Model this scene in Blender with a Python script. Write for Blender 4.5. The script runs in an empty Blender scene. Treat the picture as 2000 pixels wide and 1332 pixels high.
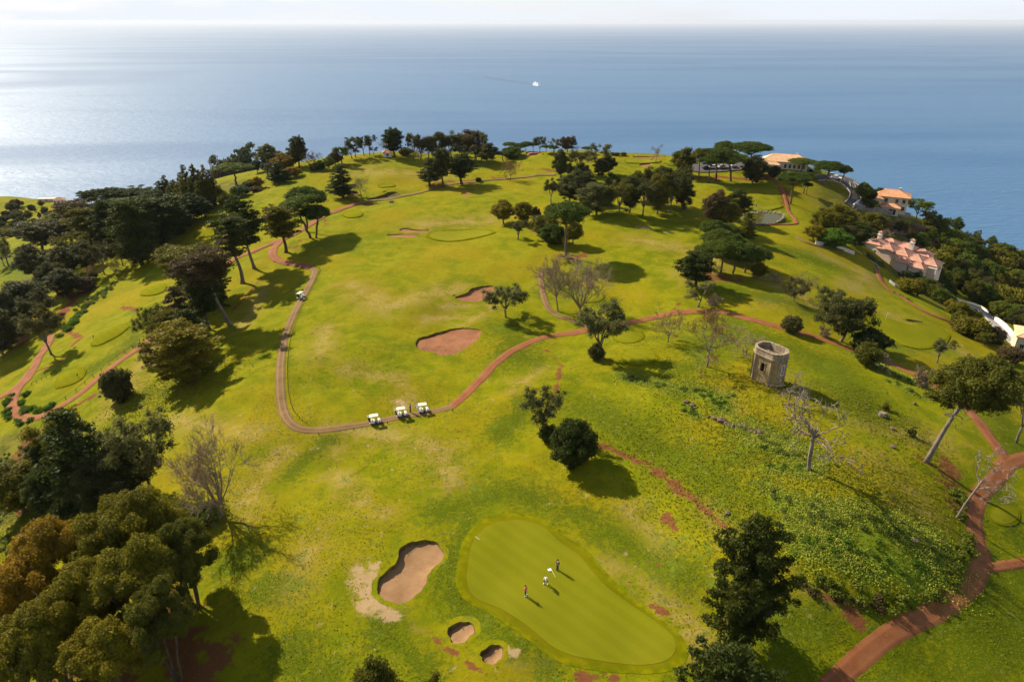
import bpy, bmesh, math, random
import numpy as np
from mathutils import Vector, Matrix

random.seed(7)
RNG = np.random.RandomState(11)
scene = bpy.context.scene
COL = scene.collection
R = math.radians

# ------------------------------------------------------------ camera
F = 1333.0            # focal length in pixels of the 2000 px wide photograph
PITCH = R(25.12)
CAM_H = 65.0
SEA_Z = -435.0
cam_data = bpy.data.cameras.new('camera')
cam_data.sensor_width = 36.0
cam_data.lens = 36.0 * F / 2000.0
cam_data.clip_start = 1.0
cam_data.clip_end = 300000.0
cam = bpy.data.objects.new('camera', cam_data)
COL.objects.link(cam)
cam.location = (0, 0, CAM_H)
cam.rotation_euler = (R(90) - PITCH, 0, 0)
scene.camera = cam

# ------------------------------------------------------------ sun, sky, exposure
SUN_EL = R(36.0)
SUN_AZ = R(-50.0)     # from +Y towards +X; the sun stands ahead and to the left
sun_dir = Vector((math.sin(SUN_AZ) * math.cos(SUN_EL), math.cos(SUN_AZ) * math.cos(SUN_EL), math.sin(SUN_EL)))
sd = bpy.data.lights.new('sun', 'SUN')
sd.energy = 5.0
sd.angle = R(0.55)
sd.color = (1.0, 0.90, 0.74)
sun = bpy.data.objects.new('sun', sd)
COL.objects.link(sun)
sun.rotation_euler = (-sun_dir).to_track_quat('-Z', 'Y').to_euler()
sun.location = (-300, 250, 400)

world = bpy.data.worlds.new('World')
scene.world = world
world.use_nodes = True
nt = world.node_tree
nt.nodes.clear()
wo = nt.nodes.new('ShaderNodeOutputWorld')
bg = nt.nodes.new('ShaderNodeBackground')
sky = nt.nodes.new('ShaderNodeTexSky')
sky.sky_type = 'NISHITA'
sky.sun_disc = False
sky.sun_elevation = SUN_EL
sky.sun_rotation = SUN_AZ
sky.altitude = 500
sky.air_density = 1.0
sky.dust_density = 1.2
sky.ozone_density = 1.5
bg.inputs['Strength'].default_value = 0.08
# below the horizon the dome carries on with the colour of the horizon
mxz = nt.nodes.new('ShaderNodeMath'); mxz.operation = 'MAXIMUM'; mxz.inputs[1].default_value = 0.004
skv = nt.nodes.new('ShaderNodeCombineXYZ')
# soft broken cloud low over the horizon, mixed into the sky colour
tc = nt.nodes.new('ShaderNodeTexCoord')
sep = nt.nodes.new('ShaderNodeSeparateXYZ')
nt.links.new(tc.outputs['Generated'], sep.inputs[0])
nt.links.new(sep.outputs['Z'], mxz.inputs[0])
for _a in ('X', 'Y'): nt.links.new(sep.outputs[_a], skv.inputs[_a])
nt.links.new(mxz.outputs[0], skv.inputs['Z']); nt.links.new(skv.outputs[0], sky.inputs[0])
mp = nt.nodes.new('ShaderNodeMapping')
mp.inputs['Scale'].default_value = (2.2, 2.2, 11.0)
nt.links.new(skv.outputs[0], mp.inputs[0])
cn = nt.nodes.new('ShaderNodeTexNoise')
cn.inputs['Scale'].default_value = 1.7
cn.inputs['Detail'].default_value = 6
cn.inputs['Roughness'].default_value = 0.55
nt.links.new(mp.outputs[0], cn.inputs['Vector'])
cr = nt.nodes.new('ShaderNodeValToRGB')
cr.color_ramp.elements[0].position = 0.40
cr.color_ramp.elements[1].position = 0.72
nt.links.new(cn.outputs['Fac'], cr.inputs[0])
low = nt.nodes.new('ShaderNodeMapRange')           # milky air at the horizon, extended higher out of view to brighten the sea
low.inputs['From Min'].default_value = 0.0; low.inputs['From Max'].default_value = 0.50
low.inputs['To Min'].default_value = 0.82; low.inputs['To Max'].default_value = 0.0
nt.links.new(mxz.outputs[0], low.inputs['Value'])
mm = nt.nodes.new('ShaderNodeMath'); mm.operation = 'MULTIPLY_ADD'; mm.inputs[1].default_value = 0.45
nt.links.new(cr.outputs[0], mm.inputs[0]); nt.links.new(low.outputs[0], mm.inputs[2]); mm.use_clamp = True
cm = nt.nodes.new('ShaderNodeMix'); cm.data_type = 'RGBA'
nt.links.new(mm.outputs[0], cm.inputs[0])
nt.links.new(sky.outputs[0], cm.inputs[6])
cm.inputs[7].default_value = (6.0, 6.3, 6.8, 1)
nt.links.new(cm.outputs[2], bg.inputs['Color'])
nt.links.new(bg.outputs[0], wo.inputs[0])

vs = scene.view_settings
scene.display_settings.display_device = 'sRGB'
vs.view_transform = 'Standard'
vs.look = 'None'
vs.exposure = 0.88
vs.gamma = 1.0
vs.use_curve_mapping = False
scene.render.engine = 'CYCLES'
scene.cycles.max_bounces = 6
scene.cycles.diffuse_bounces = 3
scene.cycles.glossy_bounces = 3
scene.cycles.transparent_max_bounces = 8
scene.cycles.volume_bounces = 0
scene.cycles.use_denoising = True
scene.cycles.sample_clamp_indirect = 4.0

# ------------------------------------------------------------ object helpers
def tag(o, label=None, cat=None, group=None, kind=None):
    if label: o['label'] = label
    if cat: o['category'] = cat
    if group: o['group'] = group
    if kind: o['kind'] = kind
    return o

def empty(name, loc=(0, 0, 0), rz=0.0):
    o = bpy.data.objects.new(name, None)
    o.empty_display_size = 0.2
    o.location = loc
    o.rotation_euler = (0, 0, rz)
    COL.objects.link(o)
    return o

def link(name, me, parent=None, mats=None):
    o = bpy.data.objects.new(name, me)
    if mats is not None:
        me.materials.clear()
        for m in (mats if isinstance(mats, (list, tuple)) else [mats]):
            me.materials.append(m)
    COL.objects.link(o)
    if parent is not None:
        o.parent = parent
    return o

def copy_tree(o, parent=None):
    c = o.copy()
    COL.objects.link(c)
    c.parent = parent
    for ch in list(o.children):
        copy_tree(ch, c)
    return c

def np_mesh(name, verts, faces, attrs=None, smooth=False):
    """verts (n,3), faces (m,k) arrays; attrs: point-domain float attributes"""
    verts = np.asarray(verts, dtype=np.float32)
    faces = np.asarray(faces, dtype=np.int32)
    m, k = faces.shape
    me = bpy.data.meshes.new(name)
    me.vertices.add(len(verts))
    me.vertices.foreach_set('co', verts.ravel())
    me.loops.add(m * k)
    me.loops.foreach_set('vertex_index', faces.ravel())
    me.polygons.add(m)
    me.polygons.foreach_set('loop_start', np.arange(0, m * k, k, dtype=np.int32))
    me.polygons.foreach_set('loop_total', np.full(m, k, dtype=np.int32))
    if smooth:
        me.polygons.foreach_set('use_smooth', np.ones(m, dtype=bool))
    me.update(calc_edges=True)
    if attrs:
        for an, av in attrs.items():
            a = me.attributes.new(an, 'FLOAT', 'POINT')
            a.data.foreach_set('value', np.asarray(av, dtype=np.float32))
    return me

class MB:
    """collects shapes into one mesh"""
    def __init__(self):
        self.v = []; self.f = []; self.mi = []
    def add(self, vs, fs, mi=0):
        b = len(self.v)
        self.v.extend([tuple(p) for p in vs])
        for f in fs:
            self.f.append([i + b for i in f]); self.mi.append(mi)
        return self
    def box(self, c, s, rz=0.0, mi=0, taper=1.0):
        cx, cy, cz = c; sx, sy, sz = s[0] / 2, s[1] / 2, s[2] / 2
        vs = []
        for k, z in enumerate((-sz, sz)):
            t = 1.0 if k == 0 else taper
            for x, y in ((-sx, -sy), (sx, -sy), (sx, sy), (-sx, sy)):
                x *= t; y *= t
                vs.append((cx + x * math.cos(rz) - y * math.sin(rz), cy + x * math.sin(rz) + y * math.cos(rz), cz + z))
        return self.add(vs, [(3, 2, 1, 0), (4, 5, 6, 7), (0, 1, 5, 4), (1, 2, 6, 5), (2, 3, 7, 6), (3, 0, 4, 7)], mi)
    def prism(self, pts, z0, z1, mi=0, cap=True):
        n = len(pts)
        vs = [(p[0], p[1], z0) for p in pts] + [(p[0], p[1], z1) for p in pts]
        fs = [(i, (i + 1) % n, n + (i + 1) % n, n + i) for i in range(n)]
        if cap:
            fs += [tuple(range(n - 1, -1, -1)), tuple(range(n, 2 * n))]
        return self.add(vs, fs, mi)
    def tube(self, pts, rad, sides=6, mi=0, cap=True):
        pts = [Vector(p) for p in pts]
        n = len(pts)
        if not isinstance(rad, (list, tuple)): rad = [rad] * n
        vs = []; fs = []
        up = Vector((0.31, 0.17, 0.93))
        for i, p in enumerate(pts):
            t = (pts[min(i + 1, n - 1)] - pts[max(i - 1, 0)])
            if t.length < 1e-6: t = Vector((0, 0, 1))
            t.normalize()
            a = t.cross(up)
            if a.length < 0.1: a = t.cross(Vector((1, 0, 0)))
            a.normalize(); b = t.cross(a)
            for k in range(sides):
                th = 2 * math.pi * k / sides
                vs.append(p + (a * math.cos(th) + b * math.sin(th)) * rad[i])
        for i in range(n - 1):
            for k in range(sides):
                k2 = (k + 1) % sides
                fs.append((i * sides + k, i * sides + k2, (i + 1) * sides + k2, (i + 1) * sides + k))
        if cap:
            fs.append(tuple(range(sides - 1, -1, -1)))
            fs.append(tuple((n - 1) * sides + k for k in range(sides)))
        return self.add(vs, fs, mi)
    def lathe(self, prof, c=(0, 0, 0), sides=16, mi=0, axis='z'):
        vs = []; fs = []
        n = len(prof)
        for r_, z in prof:
            for k in range(sides):
                th = 2 * math.pi * k / sides
                p = (r_ * math.cos(th), r_ * math.sin(th), z)
                if axis == 'x': p = (p[2], p[0], p[1])
                if axis == 'y': p = (p[0], p[2], p[1])
                vs.append((c[0] + p[0], c[1] + p[1], c[2] + p[2]))
        for i in range(n - 1):
            for k in range(sides):
                k2 = (k + 1) % sides
                fs.append((i * sides + k, i * sides + k2, (i + 1) * sides + k2, (i + 1) * sides + k))
        fs.append(tuple(range(sides - 1, -1, -1)))
        fs.append(tuple((n - 1) * sides + k for k in range(sides)))
        return self.add(vs, fs, mi)
    def mesh(self, name, smooth=False):
        me = bpy.data.meshes.new(name)
        me.from_pydata([tuple(p) for p in self.v], [], self.f)
        me.polygons.foreach_set('material_index', self.mi)
        if smooth:
            me.polygons.foreach_set('use_smooth', [True] * len(self.f))
        me.update()
        return me
    def build(self, name, mats, parent=None, smooth=False):
        return link(name, self.mesh(name, smooth), parent, mats)

# ------------------------------------------------------------ material helpers
class Mat:
    def __init__(self, name):
        self.m = bpy.data.materials.new(name)
        self.m.use_nodes = True
        self.t = self.m.node_tree
        self.b = self.t.nodes['Principled BSDF']
        self.out = self.t.nodes['Material Output']
    def n(self, typ, **kw):
        x = self.t.nodes.new(typ)
        for k, v in kw.items(): setattr(x, k, v)
        return x
    def l(self, a, b):
        self.t.links.new(a, b)
    def noise(self, scale, vec=None, detail=3, rough=0.5, dist=0.0):
        x = self.n('ShaderNodeTexNoise')
        x.inputs['Scale'].default_value = scale
        x.inputs['Detail'].default_value = detail
        x.inputs['Roughness'].default_value = rough
        x.inputs['Distortion'].default_value = dist
        if vec is not None: self.l(vec, x.inputs['Vector'])
        return x.outputs['Fac']
    def pos(self, scale=None, loc=None):
        g = self.n('ShaderNodeNewGeometry').outputs['Position']
        if scale is None and loc is None: return g
        mpn = self.n('ShaderNodeMapping')
        if scale: mpn.inputs['Scale'].default_value = scale
        if loc: mpn.inputs['Location'].default_value = loc
        self.l(g, mpn.inputs[0])
        return mpn.outputs[0]
    def obj(self, scale=None):
        g = self.n('ShaderNodeTexCoord').outputs['Object']
        if scale is None: return g
        mpn = self.n('ShaderNodeMapping'); mpn.inputs['Scale'].default_value = scale
        self.l(g, mpn.inputs[0]); return mpn.outputs[0]
    def ramp(self, fac, lo, hi):
        x = self.n('ShaderNodeMapRange'); x.interpolation_type = 'SMOOTHSTEP'
        x.inputs['From Min'].default_value = lo; x.inputs['From Max'].default_value = hi
        self.l(fac, x.inputs['Value']); return x.outputs['Result']
    def math(self, op, a, b=None):
        x = self.n('ShaderNodeMath', operation=op)
        for i, q in enumerate((a, b)):
            if q is None: continue
            if isinstance(q, (int, float)): x.inputs[i].default_value = q
            else: self.l(q, x.inputs[i])
        return x.outputs[0]
    def mix(self, fac, a, b, blend='MIX'):
        x = self.n('ShaderNodeMix', data_type='RGBA', blend_type=blend)
        for i, q in ((0, fac), (6, a), (7, b)):
            if isinstance(q, (int, float)): x.inputs[i].default_value = q
            elif isinstance(q, tuple): x.inputs[i].default_value = (q + (1,))[:4]
            else: self.l(q, x.inputs[i])
        return x.outputs[2]
    def attr(self, name):
        x = self.n('ShaderNodeAttribute'); x.attribute_name = name
        return x.outputs['Fac']
    def color(self, c):
        if isinstance(c, tuple): self.b.inputs['Base Color'].default_value = (c + (1,))[:4]
        else: self.l(c, self.b.inputs['Base Color'])
        return self
    def bump(self, h, strength=0.3, dist=0.1):
        x = self.n('ShaderNodeBump'); x.inputs['Strength'].default_value = strength
        x.inputs['Distance'].default_value = dist
        self.l(h, x.inputs['Height']); self.l(x.outputs[0], self.b.inputs['Normal']); return self
    def rough(self, r_, spec=0.3, metal=0.0):
        self.b.inputs['Roughness'].default_value = r_
        self.b.inputs['Specular IOR Level'].default_value = spec
        self.b.inputs['Metallic'].default_value = metal
        return self

def simple(name, c, var=0.25, scale=3.0, rough=0.7, spec=0.3, bump=0.0, metal=0.0, coord='obj', c2=None):
    m = Mat(name)
    v = m.obj() if coord == 'obj' else m.pos()
    nz = m.noise(scale, v, 5, 0.6)
    lo = c2 if c2 else tuple(x * (1 - var) for x in c)
    hi = c if c2 else tuple(min(1, x * (1 + var * 0.6)) for x in c)
    m.color(m.mix(m.ramp(nz, 0.3, 0.7), lo, hi)).rough(rough, spec, metal)
    if bump: m.bump(m.noise(scale * 6, v, 4), bump, 0.05)
    return m.m
# ------------------------------------------------------------ pixel rays of the photograph -> ground points
CP, SP = math.cos(PITCH), math.sin(PITCH)
def rays(px, py):
    x = (np.asarray(px, float) - 1000) / F
    y = -(np.asarray(py, float) - 666) / F
    return np.stack([x, CP + y * SP, -SP + y * CP], -1)
def at_z(px, py, z):
    d = rays(px, py)
    t = (np.asarray(z, float) - CAM_H) / d[..., 2]
    return d[..., :2] * t[..., None]
def depth(p):
    return p[1] * CP - (p[2] - CAM_H) * SP

CTRL = np.array([
 # green and foreground
 (930,1100,0),(1100,1030,0),(1100,1200,0),(1290,1280,-.3),(1000,1290,-.6),(700,1320,-1.5),(300,1330,-5),(0,1320,-9),(0,1100,-12),
 (0,900,-15),(100,1000,-11),(420,1000,-3),(500,1200,-2),(250,900,-7),(600,950,-.5),(780,1100,0),(830,1240,-.6),(1000,1500,-1.5),(300,1500,-6),(1500,1500,-3),
 # flower hill, lower right path
 (1450,1180,1.2),(1450,1290,0),(1600,1080,4.2),(1750,1000,4.6),(1840,1060,2.6),(1770,1160,1.2),(1640,1310,-1.2),(1800,1208,-1.4),
 (1918,1100,-1.8),(1903,1000,-1.4),(1960,905,-1),(1900,805,-.8),(1780,725,0),(1650,678,.8),(2000,1300,-3.4),(2000,1150,-2.8),(2000,980,-2.2),(1840,930,2.0),
 (1495,745,4.6),(1400,700,4),(1580,850,5.2),(1700,850,4.3),(1800,890,2.6),(1300,900,2.2),(1350,1040,2.0),
 # centre
 (783,805,0),(560,830,-.5),(700,700,1),(870,665,.6),(900,730,.8),(1100,640,1.5),(1230,650,2.2),(1250,700,2.6),(1150,830,1.5),(1050,900,1),
 (940,575,2),(700,550,3),(600,560,1.5),(560,700,.5),(900,460,3),(1230,450,5),(1230,560,3),(1400,560,3.5),(1060,480,4),(760,405,4),(690,400,3),
 (800,330,6),(740,308,8),(690,318,7),(1000,300,8),(1100,318,8),(1230,310,8),(1300,322,7),(1000,350,5),(1150,400,5.5),(1280,415,5),
 (1500,432,0.5),(1450,352,4.5),(1530,340,6),(1600,372,3),(1645,350,4),(1580,445,-.5),(1650,485,-4),(1600,560,-1),(1720,560,-7),(1800,600,-10),
 (1900,655,-13),(1990,705,-14),(1820,640,-7),(1700,650,-3),(1900,720,-6),(1990,770,-8),(1980,850,-3),(1500,560,2),(1600,640,0.5),
 # right slope
 (1740,405,-6),(1690,402,-4),(1750,515,-15),(1830,490,-23),(1850,560,-25),(1950,600,-31),(1975,655,-22),(1930,530,-34),(1800,440,-17),(1880,470,-27),(1700,450,-8),(1820,540,-21),
 # left
 (650,402,3),(560,470,1),(480,545,-1),(440,640,-2),(380,715,-3),(520,362,2),(620,322,6),(440,405,-1),(400,470,-4),(300,560,-8),(220,640,-9.5),
 (130,740,-11.5),(60,800,-13.5),(200,765,-8.5),(300,665,-6),(40,650,-18),(60,560,-23),(100,500,-28),(200,500,-15),(250,425,-12),(350,375,-6),(480,335,0),(0,780,-16),
 # far left hill
 (0,475,-47),(60,455,-50),(0,400,-56),(90,398,-57),(150,405,-56),(0,540,-38)], float)
_cxy = at_z(CTRL[:, 0], CTRL[:, 1], CTRL[:, 2])
_cz = CTRL[:, 2]
_anch = np.array([(0, -60, -2), (-160, 20, -22), (160, 20, -8), (-500, 300, -70), (260, 110, -16), (-230, 110, -32), (420, 300, -60)], float)
_cxy = np.vstack([_cxy, _anch[:, :2]]); _cz = np.concatenate([_cz, _anch[:, 2]])
_S = 100.0
def _phi(r2):
    return 0.5 * r2 * np.log(r2 + 1e-9)
def _fit():
    n = len(_cxy); P = _cxy / _S
    r2 = ((P[:, None] - P[None]) ** 2).sum(-1)
    A = np.zeros((n + 3, n + 3))
    A[:n, :n] = _phi(r2) + np.eye(n) * 0.004
    A[:n, n] = 1; A[:n, n + 1:] = P; A[n, :n] = 1; A[n + 1:, :n] = P.T
    return np.linalg.solve(A, np.concatenate([_cz, np.zeros(3)]))
_W = _fit()
def _tps(x, y):
    out = np.empty(len(x)); P = _cxy / _S; n = len(P)
    for a in range(0, len(x), 40000):
        q = np.stack([x[a:a + 40000], y[a:a + 40000]], -1) / _S
        r2 = ((q[:, None] - P[None]) ** 2).sum(-1)
        out[a:a + 40000] = _phi(r2) @ _W[:n] + _W[n] + q @ _W[n + 1:]
    return out

EDGE = [(-200, 392, -60), (-60, 386, -57), (0, 384, -57), (60, 388, -57), (120, 392, -57), (165, 402, -52), (200, 402, -28), (250, 392, -14), (300, 376, -9), (350, 364, -6),
 (400, 352, -3), (480, 332, 1), (560, 319, 4), (620, 310, 6.5), (700, 303, 8), (760, 300, 8), (830, 300, 8), (900, 297, 8), (1000, 296, 8), (1060, 297, 8), (1200, 302, 8),
 (1290, 306, 7.5), (1340, 315, 7), (1480, 328, 6.5), (1560, 332, 5), (1610, 343, 4), (1660, 350, 2), (1690, 380, -2), (1790, 405, -9), (1850, 436, -20), (1900, 466, -28), (1960, 500, -35), (2020, 530, -38)]
_e = np.array(EDGE, float)
_exy = at_z(_e[:, 0], _e[:, 1], _e[:, 2])
_poly = np.vstack([_exy, [(330, 190), (900, 60), (900, -300), (-900, -300), (-900, 400)]])
def seg_dist(x, y, pts, closed=False):
    d2 = np.full(len(x), 1e18)
    n = len(pts)
    for i in range(n if closed else n - 1):
        a = pts[i]; b = pts[(i + 1) % n]
        ab = b - a; L = (ab ** 2).sum() + 1e-12
        t = np.clip(((x - a[0]) * ab[0] + (y - a[1]) * ab[1]) / L, 0, 1)
        d2 = np.minimum(d2, (x - a[0] - t * ab[0]) ** 2 + (y - a[1] - t * ab[1]) ** 2)
    return np.sqrt(d2)
def inside(x, y, pts):
    c = np.zeros(len(x), bool); n = len(pts)
    for i in range(n):
        a = pts[i]; b = pts[(i + 1) % n]
        k = (a[1] > y) != (b[1] > y)
        xi = (b[0] - a[0]) * (y - a[1]) / (b[1] - a[1] + 1e-12) + a[0]
        c ^= k & (x < xi)
    return c
def out_dist(x, y):
    d = seg_dist(x, y, _poly, True)
    return np.where(inside(x, y, _poly), -d, d)

# small swells, hollows and mounds: (px, py, z guess, radius m, height m)
LUMPS = [(870, 622, .8, 5.0, -.55), (905, 600, 1.2, 4.5, -.4), (930, 640, 1, 6, .5), (815, 610, 1, 7, .5), (760, 345, 6, 9, 1.0), (1160, 575, 2.5, 5, .5),
 (1226, 655, 2.2, 4.2, .5), (1247, 697, 2.6, 4.4, .55), (215, 655, -9, 6, .7), (295, 567, -7, 6, .7), (135, 738, -11, 4.5, .8), (415, 452, -4, 7, .6), (690, 418, 4, 6, .6),
 (1962, 1008, -2.2, 2.6, .35), (750, 382, 4, 7, -1.0), (760, 372, 4, 7, 1.0), (940, 345, 5, 10, .8), (1120, 360, 6, 14, 1.0), (820, 440, 3, 14, .6), (1350, 440, 4, 16, .7),
 (1150, 1010, .3, 7, .5), (1330, 1120, .6, 7, .5), (880, 1215, -.5, 6, -.5), (700, 900, 0, 9, -.4), (1100, 755, 1.6, 8, .5), (1000, 760, .8, 9, .4),
 (1500, 620, 1, 10, .5), (1640, 600, -1, 12, .7), (1850, 610, -9, 8, .6), (1800, 700, -3, 7, .5), (620, 700, .8, 10, .5), (480, 860, -2, 8, .5), (450, 780, -2.4, 7, .5),
 (1060, 420, 5, 10, .9), (1210, 425, 5.5, 9, .9), (1040, 300, 8, 9, -1.2), (1070, 305, 8, 8, 1.2)]
_lx = np.array([at_z(a, b, c) for a, b, c, d, e in LUMPS])
def H(x, y):
    x = np.atleast_1d(np.asarray(x, float)).ravel(); y = np.atleast_1d(np.asarray(y, float)).ravel()
    z = np.clip(_tps(x, y), -90, 12)
    for (cx, cy), (_, _, _, r_, h) in zip(_lx, LUMPS):
        d2 = ((x - cx) ** 2 + (y - cy) ** 2) / (r_ * r_)
        z = z + h * np.exp(-d2 * 1.4)
    z = z + 0.55 * np.sin(x * .075 + .9 * np.sin(y * .041)) * np.sin(y * .062 + 1.1) + 0.24 * np.sin(x * .21 + 1.3 * np.sin(y * .083)) * np.sin(y * .17 + .7) + 0.09 * np.sin(x * .47 + y * .31) * np.sin(y * .53 - x * .22)
    s = out_dist(x, y)
    sp = np.maximum(s, 0)
    z = z - 0.85 * sp * sp / (sp + 14.0)
    rug = np.clip(sp / 60, 0, 1) * 6
    z = z + rug * np.sin(x * .05 + 2 * np.sin(y * .03)) * np.sin(y * .06)
    return np.maximum(z, -470)
def Hs(x, y):
    return float(H(x, y)[0])
_TT = np.concatenate([np.geomspace(40, 700, 420)])
def ground(px, py):
    """first point of the terrain along each pixel ray -> (n,3)"""
    d = rays(np.atleast_1d(px), np.atleast_1d(py))
    d = d / np.linalg.norm(d, axis=-1, keepdims=True)
    out = np.zeros((len(d), 3))
    for a in range(0, len(d), 100):
        q = d[a:a + 100]
        P = q[:, None, :] * _TT[None, :, None]
        z = P[..., 2] + CAM_H - H(P[..., 0], P[..., 1]).reshape(P.shape[:2])
        neg = z < 0
        k = np.where(neg.any(1), neg.argmax(1), len(_TT) - 1)
        k = np.maximum(k, 1)
        lo = _TT[k - 1]; hi = _TT[k].copy()
        for _ in range(22):
            mid = (lo + hi) / 2
            pm = q * mid[:, None]
            b = pm[:, 2] + CAM_H < H(pm[:, 0], pm[:, 1])
            hi = np.where(b, mid, hi); lo = np.where(b, lo, mid)
        pm = q * hi[:, None]; pm[:, 2] += CAM_H
        pm[:, 2] = H(pm[:, 0], pm[:, 1])
        out[a:a + 100] = pm
    return out
def g1(px, py):
    return ground([px], [py])[0]
def gpts(pts):
    pts = np.array(pts, float)
    return ground(pts[:, 0], pts[:, 1])
def smooth_line(P, step, closed=False):
    """Catmull-Rom through P (n,k), resampled about every step metres"""
    P = np.asarray(P, float); n = len(P); out = []
    for i in range(n if closed else n - 1):
        if closed: p0, p1, p2, p3 = P[(i - 1) % n], P[i], P[(i + 1) % n], P[(i + 2) % n]
        else: p0, p1, p2, p3 = P[max(i - 1, 0)], P[i], P[i + 1], P[min(i + 2, n - 1)]
        m = max(2, int(np.linalg.norm(p2 - p1) / step))
        for t in np.linspace(0, 1, m, endpoint=False):
            out.append(0.5 * (2 * p1 + (p2 - p0) * t + (2 * p0 - 5 * p1 + 4 * p2 - p3) * t * t + (3 * p1 - p0 - 3 * p2 + p3) * t ** 3))
    if not closed: out.append(P[-1])
    return np.array(out)
def zoomed(ox, oy, s, pts):
    return [(ox + a / s, oy + b / s) for a, b in pts]

# ------------------------------------------------------------ outlines
Z1 = lambda p: zoomed(650, 866, 2.857, p)
Z2 = lambda p: zoomed(650, 400, 2.857, p)
Z3 = lambda p: zoomed(640, 240, 6.055, p)
Z4 = lambda p: zoomed(0, 400, 2.857, p)
Z5 = lambda p: zoomed(940, 240, 6.055, p)
Z6 = lambda p: zoomed(1240, 240, 6.055, p)
Z7 = lambda p: zoomed(1670, 440, 5.327, p)
def ell(cx, cy, rx, ry, n=12):
    return [(cx + rx * math.cos(2 * math.pi * k / n), cy + ry * math.sin(2 * math.pi * k / n)) for k in range(n)]
BUNKERS = [
 (Z1([(365,600),(420,555),(490,537),(560,545),(605,570),(627,610),(610,650),(560,700),(530,760),(500,815),(450,865),(380,890),(310,885),(265,855),(245,800),(255,750),(300,710),(345,675),(362,640)]), 1.15, 'tan', 'large kidney shaped tan sand bunker beside the putting green'),
 (Z1([(640,1050),(665,1010),(710,990),(760,992),(795,1030),(790,1060),(760,1095),(710,1115),(660,1105),(642,1080)]), 1.0, 'tan', 'small round tan bunker between kidney bunker and smallest bunker'),
 (Z1([(820,1180),(845,1140),(885,1118),(930,1125),(957,1160),(950,1200),(915,1225),(865,1228),(830,1210)]), 1.1, 'tan', 'smallest round tan bunker, half in shade, below the putting green'),
 (Z2([(463,770),(480,745),(600,708),(690,688),(740,688),(825,700),(815,745),(760,790),(700,825),(620,842),(560,825),(475,805)]), .8, 'red', 'large red sand bunker raked in rings on the middle fairway'),
 (Z2([(680,515),(740,495),(780,465),(830,455),(895,453),(890,500),(860,530),(760,543),(700,530)]), .8, 'red', 'red sand bunker beside the round bush on the middle fairway'),
 (Z2([(370,140),(400,131),(450,138),(550,149),(490,157),(420,155),(385,151)]), .5, 'red', 'thin red bunker with a pointed end behind the pale green'),
 (Z2([(297,172),(340,165),(420,165),(475,172),(430,183),(340,181)]), .4, 'red', 'flat red strip bunker left of the pale green'),
 (Z5([(1790,405),(1900,398),(2090,402),(2200,415),(2050,424),(1850,422)]), .6, 'red', 'long far red bunker at the cliff edge by the bare tree'),
 (Z5([(1868,500),(1900,484),(1960,480),(2010,490),(1990,518),(1900,520)]), .7, 'red', 'small far red bunker in front of the cliff edge green'),
 (Z5([(525,375),(560,342),(680,342),(700,365),(640,385),(560,392)]), .7, 'red', 'far red bunker among the umbrella pines on the ridge'),
 (Z3([(450,900),(560,880),(660,850),(720,822),(800,818),(870,850),(800,880),(650,905),(540,925)]), 1.5, 'dirt', 'deep dark grassy hollow bunker above the cart path'),  # 'dirt' fill here is a dark grassy tone with the hollow's shade painted in
 (Z3([(1575,835),(1620,828),(1700,858),(1690,872),(1620,862)]), .6, 'red', 'tiny red bunker in the shadow below the vase shaped tree'),
 (Z7([(520,980),(600,984),(700,1005),(720,1020),(640,1018),(560,1002)]), .5, 'dirt', 'thin shaded bunker slit beside the far right putting green'),  # 'dirt' fill here is a dark grassy tone with the hollow's shade painted in
]
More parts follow.
